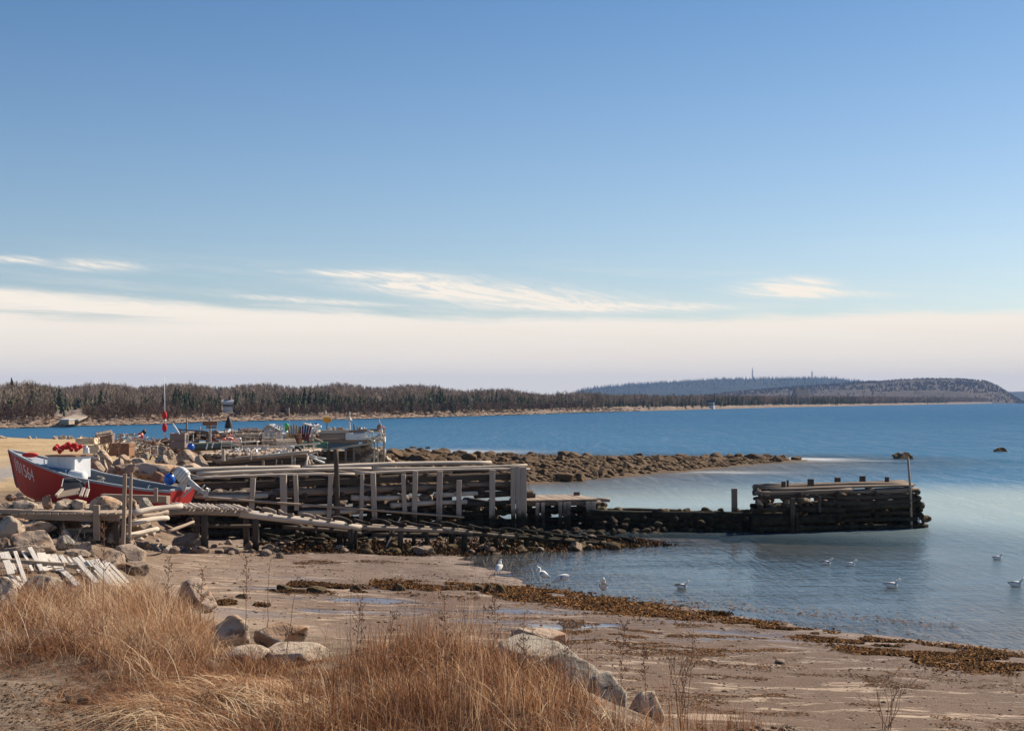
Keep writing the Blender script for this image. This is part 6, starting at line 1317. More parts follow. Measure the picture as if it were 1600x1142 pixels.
e = empty('boat_ramp', at(106, 660, 232), 0, 'pale concrete boat ramp hut on the far shore', 'hut'); bpart(e, at(98, 659, 232), at(112, 659, 232), 3, .8, 'granite_pale', 'wall'); bpart(e, at(97, 655.4, 232), at(113, 655.4, 232), 3.4, .12, 'white_paint', 'roof')
m, t = newmat('pale_track'); finish(t, ramp(t, noise(t, geo_pos(t), .8, 4, .6), ((.3, (.28, .22, .17)), (.7, (.42, .35, .28)))), .95); M['track'] = m
tk = MB(); pts = [(108, 657, 236), (120, 652, 248), (130, 648, 258), (150, 646, 266), (175, 643.5, 278)]
for (a, b, Y0), (c_, d_, Y1) in zip(pts, pts[1:]):
    p0, p1 = at(a, b, Y0), at(c_, d_, Y1); tk.board(p0, p1, 3.0, .3, (0, 0, 1), 0, .02)
o = tk.build('path', M['track']); o['kind'] = 'structure'
for px, yt, yb, Y, lb in ((1175.5, 574.5, 596, 4500, 'taller radio mast on the blue hill'), (1268.5, 578.5, 595, 4520, 'shorter radio mast on the blue hill')):
    e = empty('radio_mast', at(px, yb, Y), 0, lb, 'mast'); a = at(px, yb+2, Y); b = at(px, yt, Y)
    part(MB().tube([a, b], [2.2, .9], 4), 'lattice', M['grey_paint'], e)
    for k in (.45, .62, .78): c = a.lerp(b, k); part(MB().ball(c+Vector((1.6, -1.6, 0)), 2.0, 8, (1, .5, 1)), 'antenna', M['white_paint'], e)
rs2 = np.random.RandomState(41)
def spruce_tree(px, py, Y, h, w_, label, group, i):
    key = 'sp%d' % i
    if key not in _rc:
        pv, pf = proto_conifer(100+i, 16, 9, .24); tm = pf[4:]; 
        me = mesh_np('crown', pv[12:], pf[4:]-12, M['spruce']); a = me.attributes.new('tint', 'FLOAT', 'POINT'); a.data.foreach_set('value', rs2.rand(len(pv)-12).astype(np.float32)); tr_ = MB().log((0, 0, -.03), (0, 0, .9), .018, .004, 6, 4).mesh('trunk', M['twig_grey']); _rc[key] = (me, tr_)
    me, tr_ = _rc[key]; c = at(px, py, Y); e = empty('spruce_tree', c, rs2.rand()*6, label, 'spruce tree', group)
    for nm, mm in (('crown', me), ('trunk', tr_)): o = bpy.data.objects.new(nm, mm); COL.objects.link(o); o.parent = e
    e.scale = (h*w_, h*w_, h); return e
for k, (px, yt, yb, lb) in enumerate(((18, 589, 628, 'tallest spruce of the far shore, sticking up at the far left'), (50, 602, 660, 'tall dark spruce left in the cluster at the far left'), (62, 606, 661, 'dark spruce right in the tall cluster at the far left'), (72, 602, 640, 'spruce on the slope above the far left cluster'), (93, 606, 632, 'lone spruce above the small pale cabins'),
        (10, 640, 662, 'low bushy spruce nearest the left edge across the inlet'), (38, 640, 662, 'low dark spruce left of the far left cluster'), (82, 642, 660, 'low spruce between cluster and boat ramp hut'), (100, 642, 655, 'small dark spruce behind the boat ramp hut'), (136, 633, 658, 'broad dark spruce right of the pale track, left one'), (144, 631, 659, 'broad dark spruce right of the pale track, right one'),
        (158, 608, 637, 'left spruce of the dark group above the track'), (166, 610, 638, 'middle spruce of the dark group above the track'), (174, 609, 638, 'right spruce of the dark group above the track'), (163, 645, 661, 'low wide spruce at the shore below the dark group'), (200, 642, 660, 'solitary low spruce near the shore before the long belt'), (476, 606, 655, 'spruce rising a little above the long belt behind the flower board'), (706, 624, 651, 'bluish spruce at the right end of the long belt'))):
    Y = 300 if yb < 645 else 258 if px < 150 else 262
    if px == 476: Y = 345
    if px == 706: Y = 385
    h = (yb-yt)*Y/F; spruce_tree(px, yb, Y, h, 1.3 if h < 4 else .95, lb, 'spruces standing clear on the far shore', k % 5)
# pale boulders along the far shore: past counting
rs3 = np.random.RandomState(5); pv, pf = rock_proto(5, 6, 1, .1); n = 3200; px = rs3.uniform(-200, 1000, n); tt = rs3.uniform(-1.0, 9, n); Y = coastY(px)+tt; s = rs3.uniform(.12, .6, n)**1.0*(.8+Y/900)
V = (pv[None]*np.stack([s*1.2, s, s*.7], -1)[:, None, :])+np.stack([(px-800)/F*Y, Y, np.maximum(0, far_ground(Y, tt, px)*.9)], -1)[:, None, :]
tag(link('shore_boulders', mesh_np('shore_boulders', V.reshape(-1, 3), (pf[None]+(np.arange(n)*len(pv))[:, None, None]).reshape(-1, 3), M['granite'], False), 'stuff'), 'pale boulders lining the far shore of the inlet', 'boulders')
for k, (a, lb) in enumerate((((-4, 680, 10, 687), 'white stone at the left edge of the near field by the inlet'), ((43, 681, 50, 687), 'small white stone on the field edge, leftmost of two close ones'), ((54, 682, 58, 687), 'tiny white stone on the field edge, right of two close ones'), ((82, 681, 90, 688), 'grey stone at the field edge before the inlet'), ((92, 679, 104, 688), 'largest white stone on the field edge before the inlet'), ((105, 680, 114, 688), 'white stone right of the largest one on the field edge'), ((122, 681, 131, 688), 'pale stone at the field edge just left of the timber boxes'))):
    rockpx(*a, lb, 'granite_pale', 'a', Y=126-k*.5, sink=.2)
# ------------------------------------------------------------------ gulls
M['feather'] = paint_mat('white_feathers', (.78, .76, .72), .8, .03, (.6, .58, .54), .2, 14)
M['wing_grey'] = paint_mat('grey_wing_feathers', (.34, .35, .37), .8, .1, (.2, .2, .2), .2, 14)
M['wing_brown'] = paint_mat('mottled_brown_feathers', (.17, .125, .09), .85, .35, (.42, .36, .30), .2, 30)
M['beak'] = paint_mat('yellow_beak', (.62, .42, .06), .5, .05, (.4, .2, .05)); M['leg_pink'] = paint_mat('pinkish_legs', (.45, .28, .20), .6, .1, (.3, .2, .15))
def ring_loft(mb, secs, n=14):
    base = len(mb.v); prev = None
    for i, (c, a, b) in enumerate(secs):
        c = Vector(c); d = (Vector(secs[min(i+1, len(secs)-1)][0])-Vector(secs[max(i-1, 0)][0])).normalized(); sy = Vector((0, 1, 0)); sz_ = d.cross(sy).normalized()*-1
        if sz_.z < 0 and abs(d.z) < .8: sz_ = -sz_
        for j in range(n): t_ = 2*math.pi*j/n; mb.v.append(c+sy*math.cos(t_)*a+sz_*math.sin(t_)*b)
    for i in range(len(secs)-1):
        for j in range(n): k = (j+1) % n; mb.face((base+i*n+j, base+i*n+k, base+(i+1)*n+k, base+(i+1)*n+j), [(0, 0)]*4)
    mb.face(tuple(base+j for j in reversed(range(n))), [(0, 0)]*n); mb.face(tuple(base+(len(secs)-1)*n+j for j in range(n)), [(0, 0)]*n)
def gull(pos, rz, label, pose='float', wing='wing_grey', sc=1.0, headturn=0.0, group='gulls in the bay'):
    """faces +X locally; length about .5 m"""
    e = empty('gull', pos, rz, label, 'gull', group); e.scale = (sc, sc, sc); z0 = .030 if pose == 'float' else .13
    up = pose in ('stand', 'alert', 'rear')
    if pose == 'feed': body = [((-.25, 0, .10), .012, .008), ((-.19, 0, .10), .04, .02), ((-.10, 0, .09), .075, .055), ((0, 0, .075), .09, .075), ((.09, 0, .055), .08, .07), ((.15, 0, .03), .055, .052), ((.195, 0, .0), .04, .04), ((.235, 0, -.02), .038, .038), ((.268, 0, -.035), .026, .026), ((.285, 0, -.042), .012, .012)]; beak = ((.28, 0, -.04), (.335, 0, -.07))
    elif up: body = [((-.23, 0, -.01), .012, .008), ((-.17, 0, .02), .038, .018), ((-.09, 0, .05), .07, .055), ((0, 0, .085), .088, .08), ((.075, 0, .125), .078, .075), ((.11, 0, .175), .052, .05), ((.118, 0, .225), .036, .036), ((.128, 0, .262), .038, .036), ((.155, 0, .285), .034, .033), ((.185, 0, .288), .022, .022), ((.198, 0, .286), .01, .01)]; beak = ((.19, 0, .286), (.245, 0, .272))
    else: body = [((-.26, 0, .085), .010, .006), ((-.20, 0, .075), .04, .016), ((-.12, 0, .055), .075, .05), ((-.02, 0, .04), .095, .075), ((.08, 0, .045), .09, .078), ((.135, 0, .085), .06, .056), ((.155, 0, .135), .038, .038), ((.165, 0, .175), .036, .036), ((.19, 0, .198), .035, .034), ((.22, 0, .20), .022, .022), ((.234, 0, .198), .01, .01)]; beak = ((.225, 0, .198), (.28, 0, .185))
    body = [((c[0]*(.80 if c[0] < 0 else .92), c[1], c[2]), a*1.18, b*1.25) for c, a, b in body]; beak = tuple((q_[0]*.92, q_[1], q_[2]) for q_ in beak)
    mb = MB(); ring_loft(mb, [((c[0], c[1], c[2]+z0), a, b) for c, a, b in body]); o = mb.build('body', M['feather'], e, True)
    md = o.modifiers.new('smooth', 'SUBSURF'); md.levels = 1; md.render_levels = 1
    o = MB().lathe([(.011, 0), (.010, .03), (.004, .06), (0, .062)], Vector(beak[0])+Vector((0, 0, z0)), Vector(beak[1])-Vector(beak[0]), 7).build('beak', M['beak'], e, True)
    tl = Vector(body[0][0])+Vector((0, 0, z0)); sh = Vector(body[4][0])+Vector((0, 0, z0))
    for s_ in (1, -1):
        w_ = MB(); secs = []
        for k in range(9):
            t_ = k/8; c = sh.lerp(tl+Vector((.0, 0, -.005)), t_)+Vector((0, s_*(.088*math.cos((t_-.15)*1.4)**.6*(1-t_*.6)), .022*math.sin(t_*math.pi)+.012)); secs.append((c, .016*(1-t_*.7), .055*(1-t_*.8)*(.55+.45*math.sin(min(1, t_*2+.3)*1.57))))
        ring_loft(w_, secs, 10); w_.build('wing', M[wing], e, True)
        he = Vector(body[-3][0])+Vector((.008, s_*.028, z0+.008)); MB().ball(he, .0055, 8).build('eye', M['black'], e, True)
    if pose != 'float':
        for s_ in (1, -1):
            MB().tube([(.0, s_*.035, z0+.04), (.012, s_*.035, .08), (.0, s_*.035, .01)], [.010, .006, .006], 6).build('leg', M['leg_pink'], e, True)
            f_ = MB(); f_.poly([(-.005, s_*.035, .008), (.055, s_*.035-.022, .006), (.06, s_*.035+.022, .006)]); f_.poly([(.06, s_*.035+.022, .001), (.055, s_*.035-.022, .001), (-.005, s_*.035, .001)]); f_.build('foot', M['leg_pink'], e)
    return e
def wat(px, py): Y = CH*F/(py-HZ); return at(px, py, Y)
for px, py, rz, pose, wing, sc, lb in ((779, 898, 1.2, 'stand', 'feather', .92, 'white gull standing at the brown end of the shallows, leftmost of all'), (849, 909, math.pi*.97, 'stand', 'wing_grey', .95, 'pale gull wading and facing left, next to the head-down one'), (881, 914, math.pi*.99, 'feed', 'wing_grey', 1.0, 'gull wading with its head lowered to the left'), (943, 930, -1.65, 'alert', 'wing_grey', 1.0, 'gull standing upright facing the beach, nearest to the camera'),
        (1065, 919, .05, 'float', 'wing_brown', .84, 'brownish-winged gull floating alone near the shallow weed'), (1291, 882, 0.0, 'float', 'wing_brown', .82, 'dark brown gull floating, left one of the close pair'), (1329, 884, .1, 'float', 'wing_grey', .78, 'white gull floating, right one of the close pair'), (1393, 918, 0.0, 'float', 'wing_grey', .98, 'pale gull floating below the pole end of the outer crib'), (1558, 874, .2, 'float', 'wing_grey', .80, 'gull floating farthest out at the right'), (1587, 916, .0, 'float', 'wing_grey', .94, 'gull floating at the right edge of the photo')):
    p = wat(px, py); p.z = -.012 if pose != 'float' else -.02; gull(p, rz, lb, pose, wing, sc*1.0)
p = at(1411, 709, 109); gull(at(1409, 709.5, 108.9), 2.9, 'gull resting on the weedy rock far out behind the pole', 'float', 'feather', .9)
gull(at(1436.5, 820, 49.9), 1.9, 'small white gull perched low at the right end of the outer crib', 'stand', 'feather', .62)

# ------------------------------------------------------------------ seaweed
M['kelp'] = None
m, t = newmat('rockweed'); tn = attr(t, 'tint'); finish(t, ramp(t, tn, ((0, (.03, .016, .008)), (.4, (.12, .058, .022)), (.75, (.30, .135, .04)), (1, (.42, .25, .10)))), .9, None, spec=.08); M['kelp'] = m
def frond_field(name, cent, n, dens, size, label, seed, water=False, dark=0.0, flat=.35):
    """cent: function(rs, n) -> x, y"""
    rr = np.random.RandomState(seed); x, y = cent(rr, n); z = (terrain(x, y) if not water else np.zeros(len(x)))+.004
    a = rr.rand(len(x))*6.283; ln = rr.uniform(.4, 1.0, len(x))*size; hgt = rr.uniform(.1, 1, len(x))*size*flat; w_ = ln*rr.uniform(.16, .36, len(x))
    dx, dy = np.cos(a), np.sin(a); px_, py_ = -dy, dx; tw = rr.uniform(-.4, .4, len(x))*w_
    v0 = np.stack([x-dx*ln*.5-px_*w_*.5, y-dy*ln*.5-py_*w_*.5, z], -1); v1 = np.stack([x-dx*ln*.5+px_*w_*.5, y-dy*ln*.5+py_*w_*.5, z+hgt*.4], -1)
    v2 = np.stack([x+px_*w_, y+py_*w_, z+hgt+tw], -1); v3 = np.stack([x-px_*w_*.6, y-py_*w_*.6, z+hgt-tw*.5], -1); v4 = np.stack([x+dx*ln*.55, y+dy*ln*.55, z+hgt*.2], -1)
    V = np.stack([v0, v1, v2, v3, v4], 1).reshape(-1, 3); b = (np.arange(len(x))*5)[:, None]; Fs = np.concatenate([b+np.array([[0, 1, 2]]), b+np.array([[0, 2, 3]]), b+np.array([[3, 2, 4]])])
    me = mesh_np(name, V, Fs, M['kelp']); at_ = me.attributes.new('tint', 'FLOAT', 'POINT'); at_.data.foreach_set('value', np.repeat(np.clip(rr.beta(1.6, 2.0, len(x))-dark, 0, 1), 5).astype(np.float32))
    tag(link(name, me, 'stuff'), label, 'seaweed')
def band(pts, wdt, clump=.5, cs=.7):
    P_ = np.array(pts, float)
    def f(rr, n):
        t_ = rr.rand(n*4)*(len(P_)-1); i = np.minimum(t_.astype(int), len(P_)-2); fr_ = (t_-i)[:, None]; c = P_[i]*(1-fr_)+P_[i+1]*fr_
        x = c[:, 0]+rr.randn(n*4)*wdt*c[:, 2]*.5; y = c[:, 1]+rr.randn(n*4)*wdt*c[:, 2]; k = vnoise(x*cs+7, y*cs*2.2, 3)*.6+vnoise(x*cs*3, y*cs*5, 5)*.4
        ok = k > clump; return x[ok][:n], y[ok][:n]
    return f
hp_ = lambda px, py, w_=1: (lambda q: (q.x, q.y, w_))(hit(px, py))
frond_field('seaweed', band([hp_(800, 922, .6), hp_(870, 932, .8), hp_(940, 944, 1), hp_(1010, 956, .9), hp_(1080, 966, .7)], .95, .47), 8000, 1, .14, 'rusty band of washed-up seaweed along the left part of the water line', 1)
frond_field('seaweed', band([hp_(1150, 972, .5), hp_(1230, 984, .6), hp_(1300, 996, .8), hp_(1380, 1008, .9), hp_(1480, 1022, .8), hp_(1620, 1036, .9)], .75, .48), 8000, 1, .12, 'orange-brown band of seaweed along the right part of the water line', 2)
frond_field('seaweed', band([hp_(1340, 1018, .7), hp_(1430, 1028, 1), hp_(1520, 1034, 1), hp_(1640, 1044, 1)], .6, .47), 8500, 1, .12, 'thick orange weed bank at the lower right of the beach', 3)
frond_field('seaweed', band([hp_(600, 912, .5), hp_(650, 915, .9), hp_(700, 918, 1.1), hp_(760, 918, 1.2), hp_(800, 924, .8), hp_(850, 936, .6)], .85, .48), 7500, 1, .14, 'brown patch of seaweed lying across the middle of the beach', 4, dark=.12)
frond_field('seaweed', band([hp_(380, 915, .5), hp_(430, 916, 1), hp_(470, 917, 1.2), hp_(520, 919, .6), hp_(560, 921, .7)], .45, .5), 4200, 1, .13, 'dark clumps of seaweed on the sand behind the dry grass', 5, dark=.25)
frond_field('seaweed', band([hp_(345, 940, .7), hp_(400, 944, .8), hp_(380, 932, .6)], .35, .52), 1500, 1, .12, 'small dark weed patches close to the dry grass', 6, dark=.2)
frond_field('seaweed', band([hp_(850, 965, 1.4), hp_(950, 985, 1.6), hp_(1060, 1000, 1.6), hp_(1200, 1010, 1.2)], 1.1, .60, .9), 7000, 1, .07, 'scattered weed crumbs over the wet beach', 7, dark=.1, flat=.2)
frond_field('seaweed', band([hp_(1000, 1060, 2), hp_(1200, 1085, 2), hp_(1400, 1095, 2), hp_(1620, 1100, 2)], .9, .62, 1.1), 9000, 1, .05, 'dark weed crumbs in the sand at the lower right', 8, dark=.2, flat=.15)
frond_field('seaweed', band([hp_(300, 880, 1), hp_(400, 872, 1.2), hp_(520, 880, 1), hp_(640, 890, 1.2)], 1.2, .62, .6), 2600, 1, .09, 'thin strewn weed on the upper sand before the slipway', 9, dark=.2, flat=.15)
frond_field('seaweed', lambda rr, n: (lambda u_, v_: (np.interp(u_, (0, 1), (2.9, 8.8))+v_*.5, np.interp(u_, (0, 1), (31.6, 28.0))+v_))(rr.rand(n)**1.0, np.abs(rr.randn(n))*.5)[0:2], 500, 1, .10, 'small floating bits of weed in the shallows', 10, water=True, flat=.1)
def wad(px, py, rpx, n, label, seed):
    q = hit(px, py); s_ = rpx*q.y/F
    frond_field('seaweed', lambda rr, n_: (q.x+rr.randn(n_)*s_*.45, q.y+rr.randn(n_)*s_*.5), n, 1, .12, label, seed, flat=.8)
wad(1117, 962, 24, 420, 'rusty tuft of seaweed at the edge of the water', 20)
# stones half hidden in the mid-beach weed
for a, lb in (((738, 908, 758, 926), 'dark weedy stone, left in the middle weed patch'), ((756, 912, 776, 930), 'dark weedy stone, middle one in the weed patch'), ((772, 911, 790, 932), 'dark weedy stone, right in the middle weed patch'), ((612, 911, 634, 925), 'low dark stone at the left end of the middle weed patch'), ((432, 910, 456, 925), 'dark lump of weed-hung stone behind the dry grass'), ((480, 912, 512, 929), 'mossy stone in the dark clumps behind the dry grass'), ((368, 926, 392, 938), 'small dark stone nearest the dry grass tuft'), ((545, 914, 566, 927), 'small weedy stone between the two weed patches')):
    rockpx(*a, lb, 'weed_rock', 'r', name='stone', cat='stone', sink=.3)

# ------------------------------------------------------------------ dead grass and weeds of the bank
m, t = newmat('dead_grass'); tn = attr(t, 'tint')
gc = ramp(t, tn, ((0, (.06, .022, .010)), (.28, (.22, .088, .040)), (.56, (.42, .205, .092)), (.82, (.66, .43, .245)), (1, (.90, .73, .50))))
b = finish(t, gc, .7, None, spec=.25)
ot = [n_ for n_ in t.nodes if n_.type == 'OUTPUT_MATERIAL'][0]; tl_ = N('ShaderNodeBsdfTranslucent', t); L(gc, tl_.inputs[0], t); mxg = N('ShaderNodeMixShader', t); mxg.inputs[0].default_value = .35; L(b.outputs[0], mxg.inputs[1], t); L(tl_.outputs[0], mxg.inputs[2], t); L(mxg.outputs[0], ot.inputs[0], t); M['grass'] = m
def blades(x, y, h, lean, la, wd0, tint, curl, seed, zoff=None, K=4):
    """ribbons bending over; lean = sideways reach / height"""
    rr = np.random.RandomState(seed); n = len(x); z = terrain(x, y)-.02; f = rr.rand(n)*3.14; sx, sy = np.cos(f), np.sin(f)
    if zoff is not None: z = z+zoff
    V = []
    for k in range(K+1):
        t_ = k/K; hx = lean*h*(t_**1.6); droop = curl*t_**3*h; wob = np.sin(t_*5+f*4)*.03*h*t_
        cx = x+np.cos(la)*hx+wob; cy = y+np.sin(la)*hx; cz = z+h*t_*(1-.25*lean*t_)-droop; ww = wd0*(1-t_*.8)
        V.append(np.stack([cx-sx*ww, cy-sy*ww, cz], -1)); V.append(np.stack([cx+sx*ww, cy+sy*ww, cz], -1))
    V = np.stack(V, 1).reshape(-1, 3); b_ = (np.arange(n)*(2*K+2))[:, None]
    Fs = np.concatenate([b_+np.array([[2*k, 2*k+1, 2*k+3, 2*k+2]]) for k in range(K)]); return V, Fs, np.repeat(tint, 2*K+2)
def grass_patch(name, n, xf, hf, label, seed, lean=(.2, .8), dirs=(2.6, .9), wd=(.0022, .0045), tint=(.2, .75), curl=(0, .25), clump=None, ck=1.3, cut=.35, K=4):
    rr = np.random.RandomState(seed); x, y, hs = xf(rr, n); c = vnoise(x*ck+3, y*ck, seed)*.6+vnoise(x*ck*3, y*ck*3, seed+1)*.4
    ok = c > cut; x, y, hs, c = x[ok], y[ok], hs[ok], c[ok]; h = hf*hs*rr.uniform(.4, 1.1, len(x))*(.25+1.5*np.clip(c, 0, 1)**1.6)
    la = dirs[0]+rr.randn(len(x))*dirs[1]+(vnoise(x*1.1, y*1.1, seed+7)-.5)*3.0; ln = rr.uniform(*lean, len(x)); tn_ = np.clip(rr.uniform(*tint, len(x))+(vnoise(x*1.6, y*1.6, seed+9)-.5)*.7, 0, 1)
    V, Fs, T = blades(x, y, h, ln, la, rr.uniform(*wd, len(x)), tn_, rr.uniform(*curl, len(x)), seed+2, K=K)
    me = mesh_np(name, V, Fs, M['grass']); a = me.attributes.new('tint', 'FLOAT', 'POINT'); a.data.foreach_set('value', T.astype(np.float32)); tag(link(name, me, 'stuff'), label, 'dry grass')
def region(poly):
    P_ = np.array(poly, float); x0, y0 = P_.min(0); x1, y1 = P_.max(0)
    def f(rr, n):
        x = rr.uniform(x0, x1, n); y = rr.uniform(y0, y1, n); d = sdf(poly, x, y); ok = d > 0; return x[ok], y[ok], sstep(0, .8, d[ok])*.55+.45
    return f
g_ = lambda px, py: tuple(hit(px, py).xy)
LM = [g_(-60, 1050), g_(60, 1062), g_(150, 1075), g_(250, 1092), g_(330, 1080), g_(420, 1062), g_(470, 1045), g_(400, 1025), g_(340, 1005), g_(325, 980), g_(300, 950), g_(250, 925), g_(190, 915), g_(110, 925), g_(40, 940), g_(-60, 950)]
grass_patch('dry_grass', 36000, region(LM), .82, 'dense tawny mound of dead grass at the left of the bank', 51, (.3, 1.4), (2.9, 1.8), (.0018, .005), (.05, .95), (.0, .5), cut=.34)
grass_patch('matted_grass', 30000, region(LM), .26, 'brown matted layer under the left grass mound, darkened as shade', 151, (.6, 2.0), (2.9, 2.5), (.003, .006), (.0, .35), (.1, .5), cut=.2)  # understory tinted dark to paint the shade low among the blades
grass_patch('straw', 1500, region(LM), .95, 'pale straws sticking out of the left grass mound', 152, (.2, 1.2), (2.5, 2.2), (.003, .006), (.75, 1.0), (0, .3), cut=.3)
grass_patch('dry_grass', 9000, region([g_(150, 1000), g_(330, 1040), g_(345, 990), g_(300, 950), g_(200, 940), g_(130, 960)]), 1.10, 'taller reddish grass at the crest of the left mound', 52, (.1, .9), (2.6, 1.4), (.002, .005), (.1, .9), (0, .3), cut=.42)
grass_patch('dry_grass', 9000, region([(-8, 27), (-13, 27.5), (-13, 22), (-7.5, 19.5), (-6.2, 22.5), (-6.6, 26)]), .55, 'thin brown grass growing among the white planks and boulders', 53, (.2, 1.0), (2.6, 1.2), tint=(.2, .9), cut=.42)
RM = [(-2.9, 12.5), (-2.4, 15.4), (-1.9, 18.2), (-1.2, 19.2), (-.3, 18.2), (.3, 17.0), (.9, 16.0), (1.5, 14.8), (2.3, 13.0), (2.4, 12.0)]
grass_patch('dry_grass', 26000, region(RM), .60, 'reddish dead grass filling the lower middle of the bank', 54, (.1, 1.1), (2.6, 2.2), (.0022, .0055), (.0, .8), (0, .35), cut=.33)
grass_patch('dry_stalks', 4200, region(RM), 1.25, 'upright reddish stalks standing above the grass in the lower middle', 55, (.02, .35), (1.5, 1.8), (.002, .0038), (.05, .7), (0, .03), cut=.40)
grass_patch('dry_grass', 2600, region([(-4.4, 14.6), (-3.6, 13.2), (-2.8, 12.6), (-1.9, 12.4), (-1.6, 14.6), (-2.2, 16.4), (-3.6, 16.6)]), .55, 'flattened straw-coloured grass between the two grass clumps', 56, (1.0, 2.4), (3.3, .45), (.004, .0075), (.55, 1.0), (.2, .55), cut=.3)
grass_patch('dry_grass', 13000, region([(-4.9, 14.8), (-3.4, 12.6), (-2.0, 12.2), (-1.8, 15.2), (-3.0, 17.4), (-5.0, 16.6)]), .34, 'low matted brown grass under the straw', 57, (.6, 1.8), (3.1, 1.0), (.0025, .005), (.1, .75), (.1, .4), cut=.3)
grass_patch('dry_grass', 2200, region([(1.2, 15.4), (2.0, 15.0), (2.8, 15.6), (3.4, 17.0), (2.6, 17.6), (1.4, 17.0)]), .55, 'sparse thin stalks on the sand right of the layered rocks', 58, (.05, .4), (2.0, 1.5), (.002, .0035), (.1, .7), (0, .05), cut=.56)
grass_patch('dry_grass', 1500, region([(-17, 39.5), (-13.2, 39.8), (-13.4, 43.2), (-17, 44)]), .62, 'orange-brown tuft of grass before the bow of the red skiff', 59, (.1, .5), (1.2, 1.0), (.006, .010), (.3, .85), cut=.25)
grass_patch('matted_grass', 26000, region(RM), .24, 'brown matted layer under the grass in the lower middle, darkened as shade', 153, (.6, 2.0), (2.9, 2.5), (.003, .006), (.0, .35), (.1, .5), cut=.2)  # same dark tint, painting shade beneath the middle grass
grass_patch('straw', 1300, region(RM), .8, 'pale straws scattered through the grass in the lower middle', 154, (.2, 1.3), (2.5, 2.2), (.003, .0055), (.75, 1.0), (0, .3), cut=.3)
grass_patch('dry_grass', 2600, region([(-24, 39), (-15.5, 37), (-15.5, 46), (-24, 52)]), .22, 'short yellow grass on the field left of the red skiff', 60, (.3, .9), (1.2, 1.5), (.006, .012), (.5, .9), cut=.4)
M['clod'] = rock_mat('earth_clod', (.05, .03, .018), (.13, .085, .05), (.26, .18, .11), scale=3)
grass_patch('dry_grass', 5000, region([g_(320, 1075), g_(430, 1062), g_(540, 1062), g_(560, 1040), g_(520, 1030), g_(430, 1034), g_(350, 1036), g_(310, 1040)]), .46, 'ragged grass before the pale boulders between the two clumps', 155, (.1, 1.2), (2.6, 2.2), (.0022, .005), (.1, 1.0), (0, .35), cut=.34)
frond_field('seaweed', lambda rr, n: (lambda s_, d_: (-9.2+s_*.909-d_*.417, 38.2+s_*.417+d_*.909))(rr.uniform(3.0, 15.5, n), rr.uniform(-.7, 2.2, n)), 6500, 1, .16, 'dark seaweed tangled about the feet of the slipway', 63, dark=.3, flat=.7)
# litter on the bare soil in the left corner
frond_field('leaf_litter', lambda rr, n: (rr.uniform(-7.5, -2.2, n), rr.uniform(12.0, 15.6, n)), 7000, 1, .055, 'dead leaves and straw bits scattered on the bare soil', 61, flat=.25, dark=.25)
for a, lb in (((100, 1084, 146, 1112), 'brown clod of earth on the bare soil at the lower left'), ((205, 1112, 262, 1140), 'dark clod of earth at the bottom edge, lower left'), ((160, 1096, 186, 1108), 'small brown clod right of the larger clod'), ((40, 1068, 84, 1084), 'low clod under the edge of the grass mound'), ((240, 1086, 300, 1112), 'matted clod at the lower edge of the grass mound'), ((120, 1118, 170, 1136), 'flat clod between the bottom edge and the larger clod'), ((8, 1098, 60, 1114), 'flat brown clod at the far lower left')):
    rockpx(*a, lb, 'clod', 'a', name='clod', cat='clod', sink=.3)
grass_patch('straw_litter', 5000, region([(-7.5, 12.2), (-2.4, 12.2), (-3.4, 15.0), (-7.5, 15.6)]), .20, 'broken straw lying flat on the bare soil at the lower left', 64, (1.5, 3.5), (2.9, 3.0), (.002, .004), (.2, 1.0), (.3, .6), cut=.35)
# taller weeds one can count
def weed(px, yb, yt, label, seed, lean=0.0, Y=None, heads=True, thick=.0055, mat='twig', group='tall dead weeds on the bank'):
    rr = random.Random(seed); q = hit(px, yb) if Y is None else P3(X(px, Y), Y); h = (yb-yt)*q.y/F if Y is None else (CH-(yt-HZ)*Y/F)-q.z
    e = empty('dead_weed', q, 0, label, 'weed', group); pts = [Vector((lean*h*(k/6)**1.5+rr.uniform(-.01, .01), rr.uniform(-.01, .01), h*k/6)) for k in range(7)]
    MB().tube(pts, [thick*(1-.1*k) for k in range(7)], 5).build('stem', M[mat], e)
    if heads:
        mb = MB(); mb.tube([p_+Vector((0, .004, 0)) for p_ in pts[2:]], [.003]*5, 3)
        for j in range(int(26)):
            t_ = rr.uniform(.45, 1.0); c = pts[0].lerp(pts[-1], t_); c.x = lean*h*t_**1.5; c.y = 0; a = rr.uniform(0, 6.28); ln = h*rr.uniform(.03, .10)*(1.2-t_*.5); d = Vector((math.cos(a)*ln, math.sin(a)*ln, ln*rr.uniform(.4, 1.3)))
            mb.tube([c, c+d], [.003, .002], 3)
            for _ in range(3): mb.ball(c+d*rr.uniform(.5, 1.1)+Vector((rr.uniform(-.01, .01), 0, rr.uniform(-.01, .01))), rr.uniform(.004, .009), 5, (1, 1, 1.6))
        mb.build('seed_head', M[mat], e)
    return e
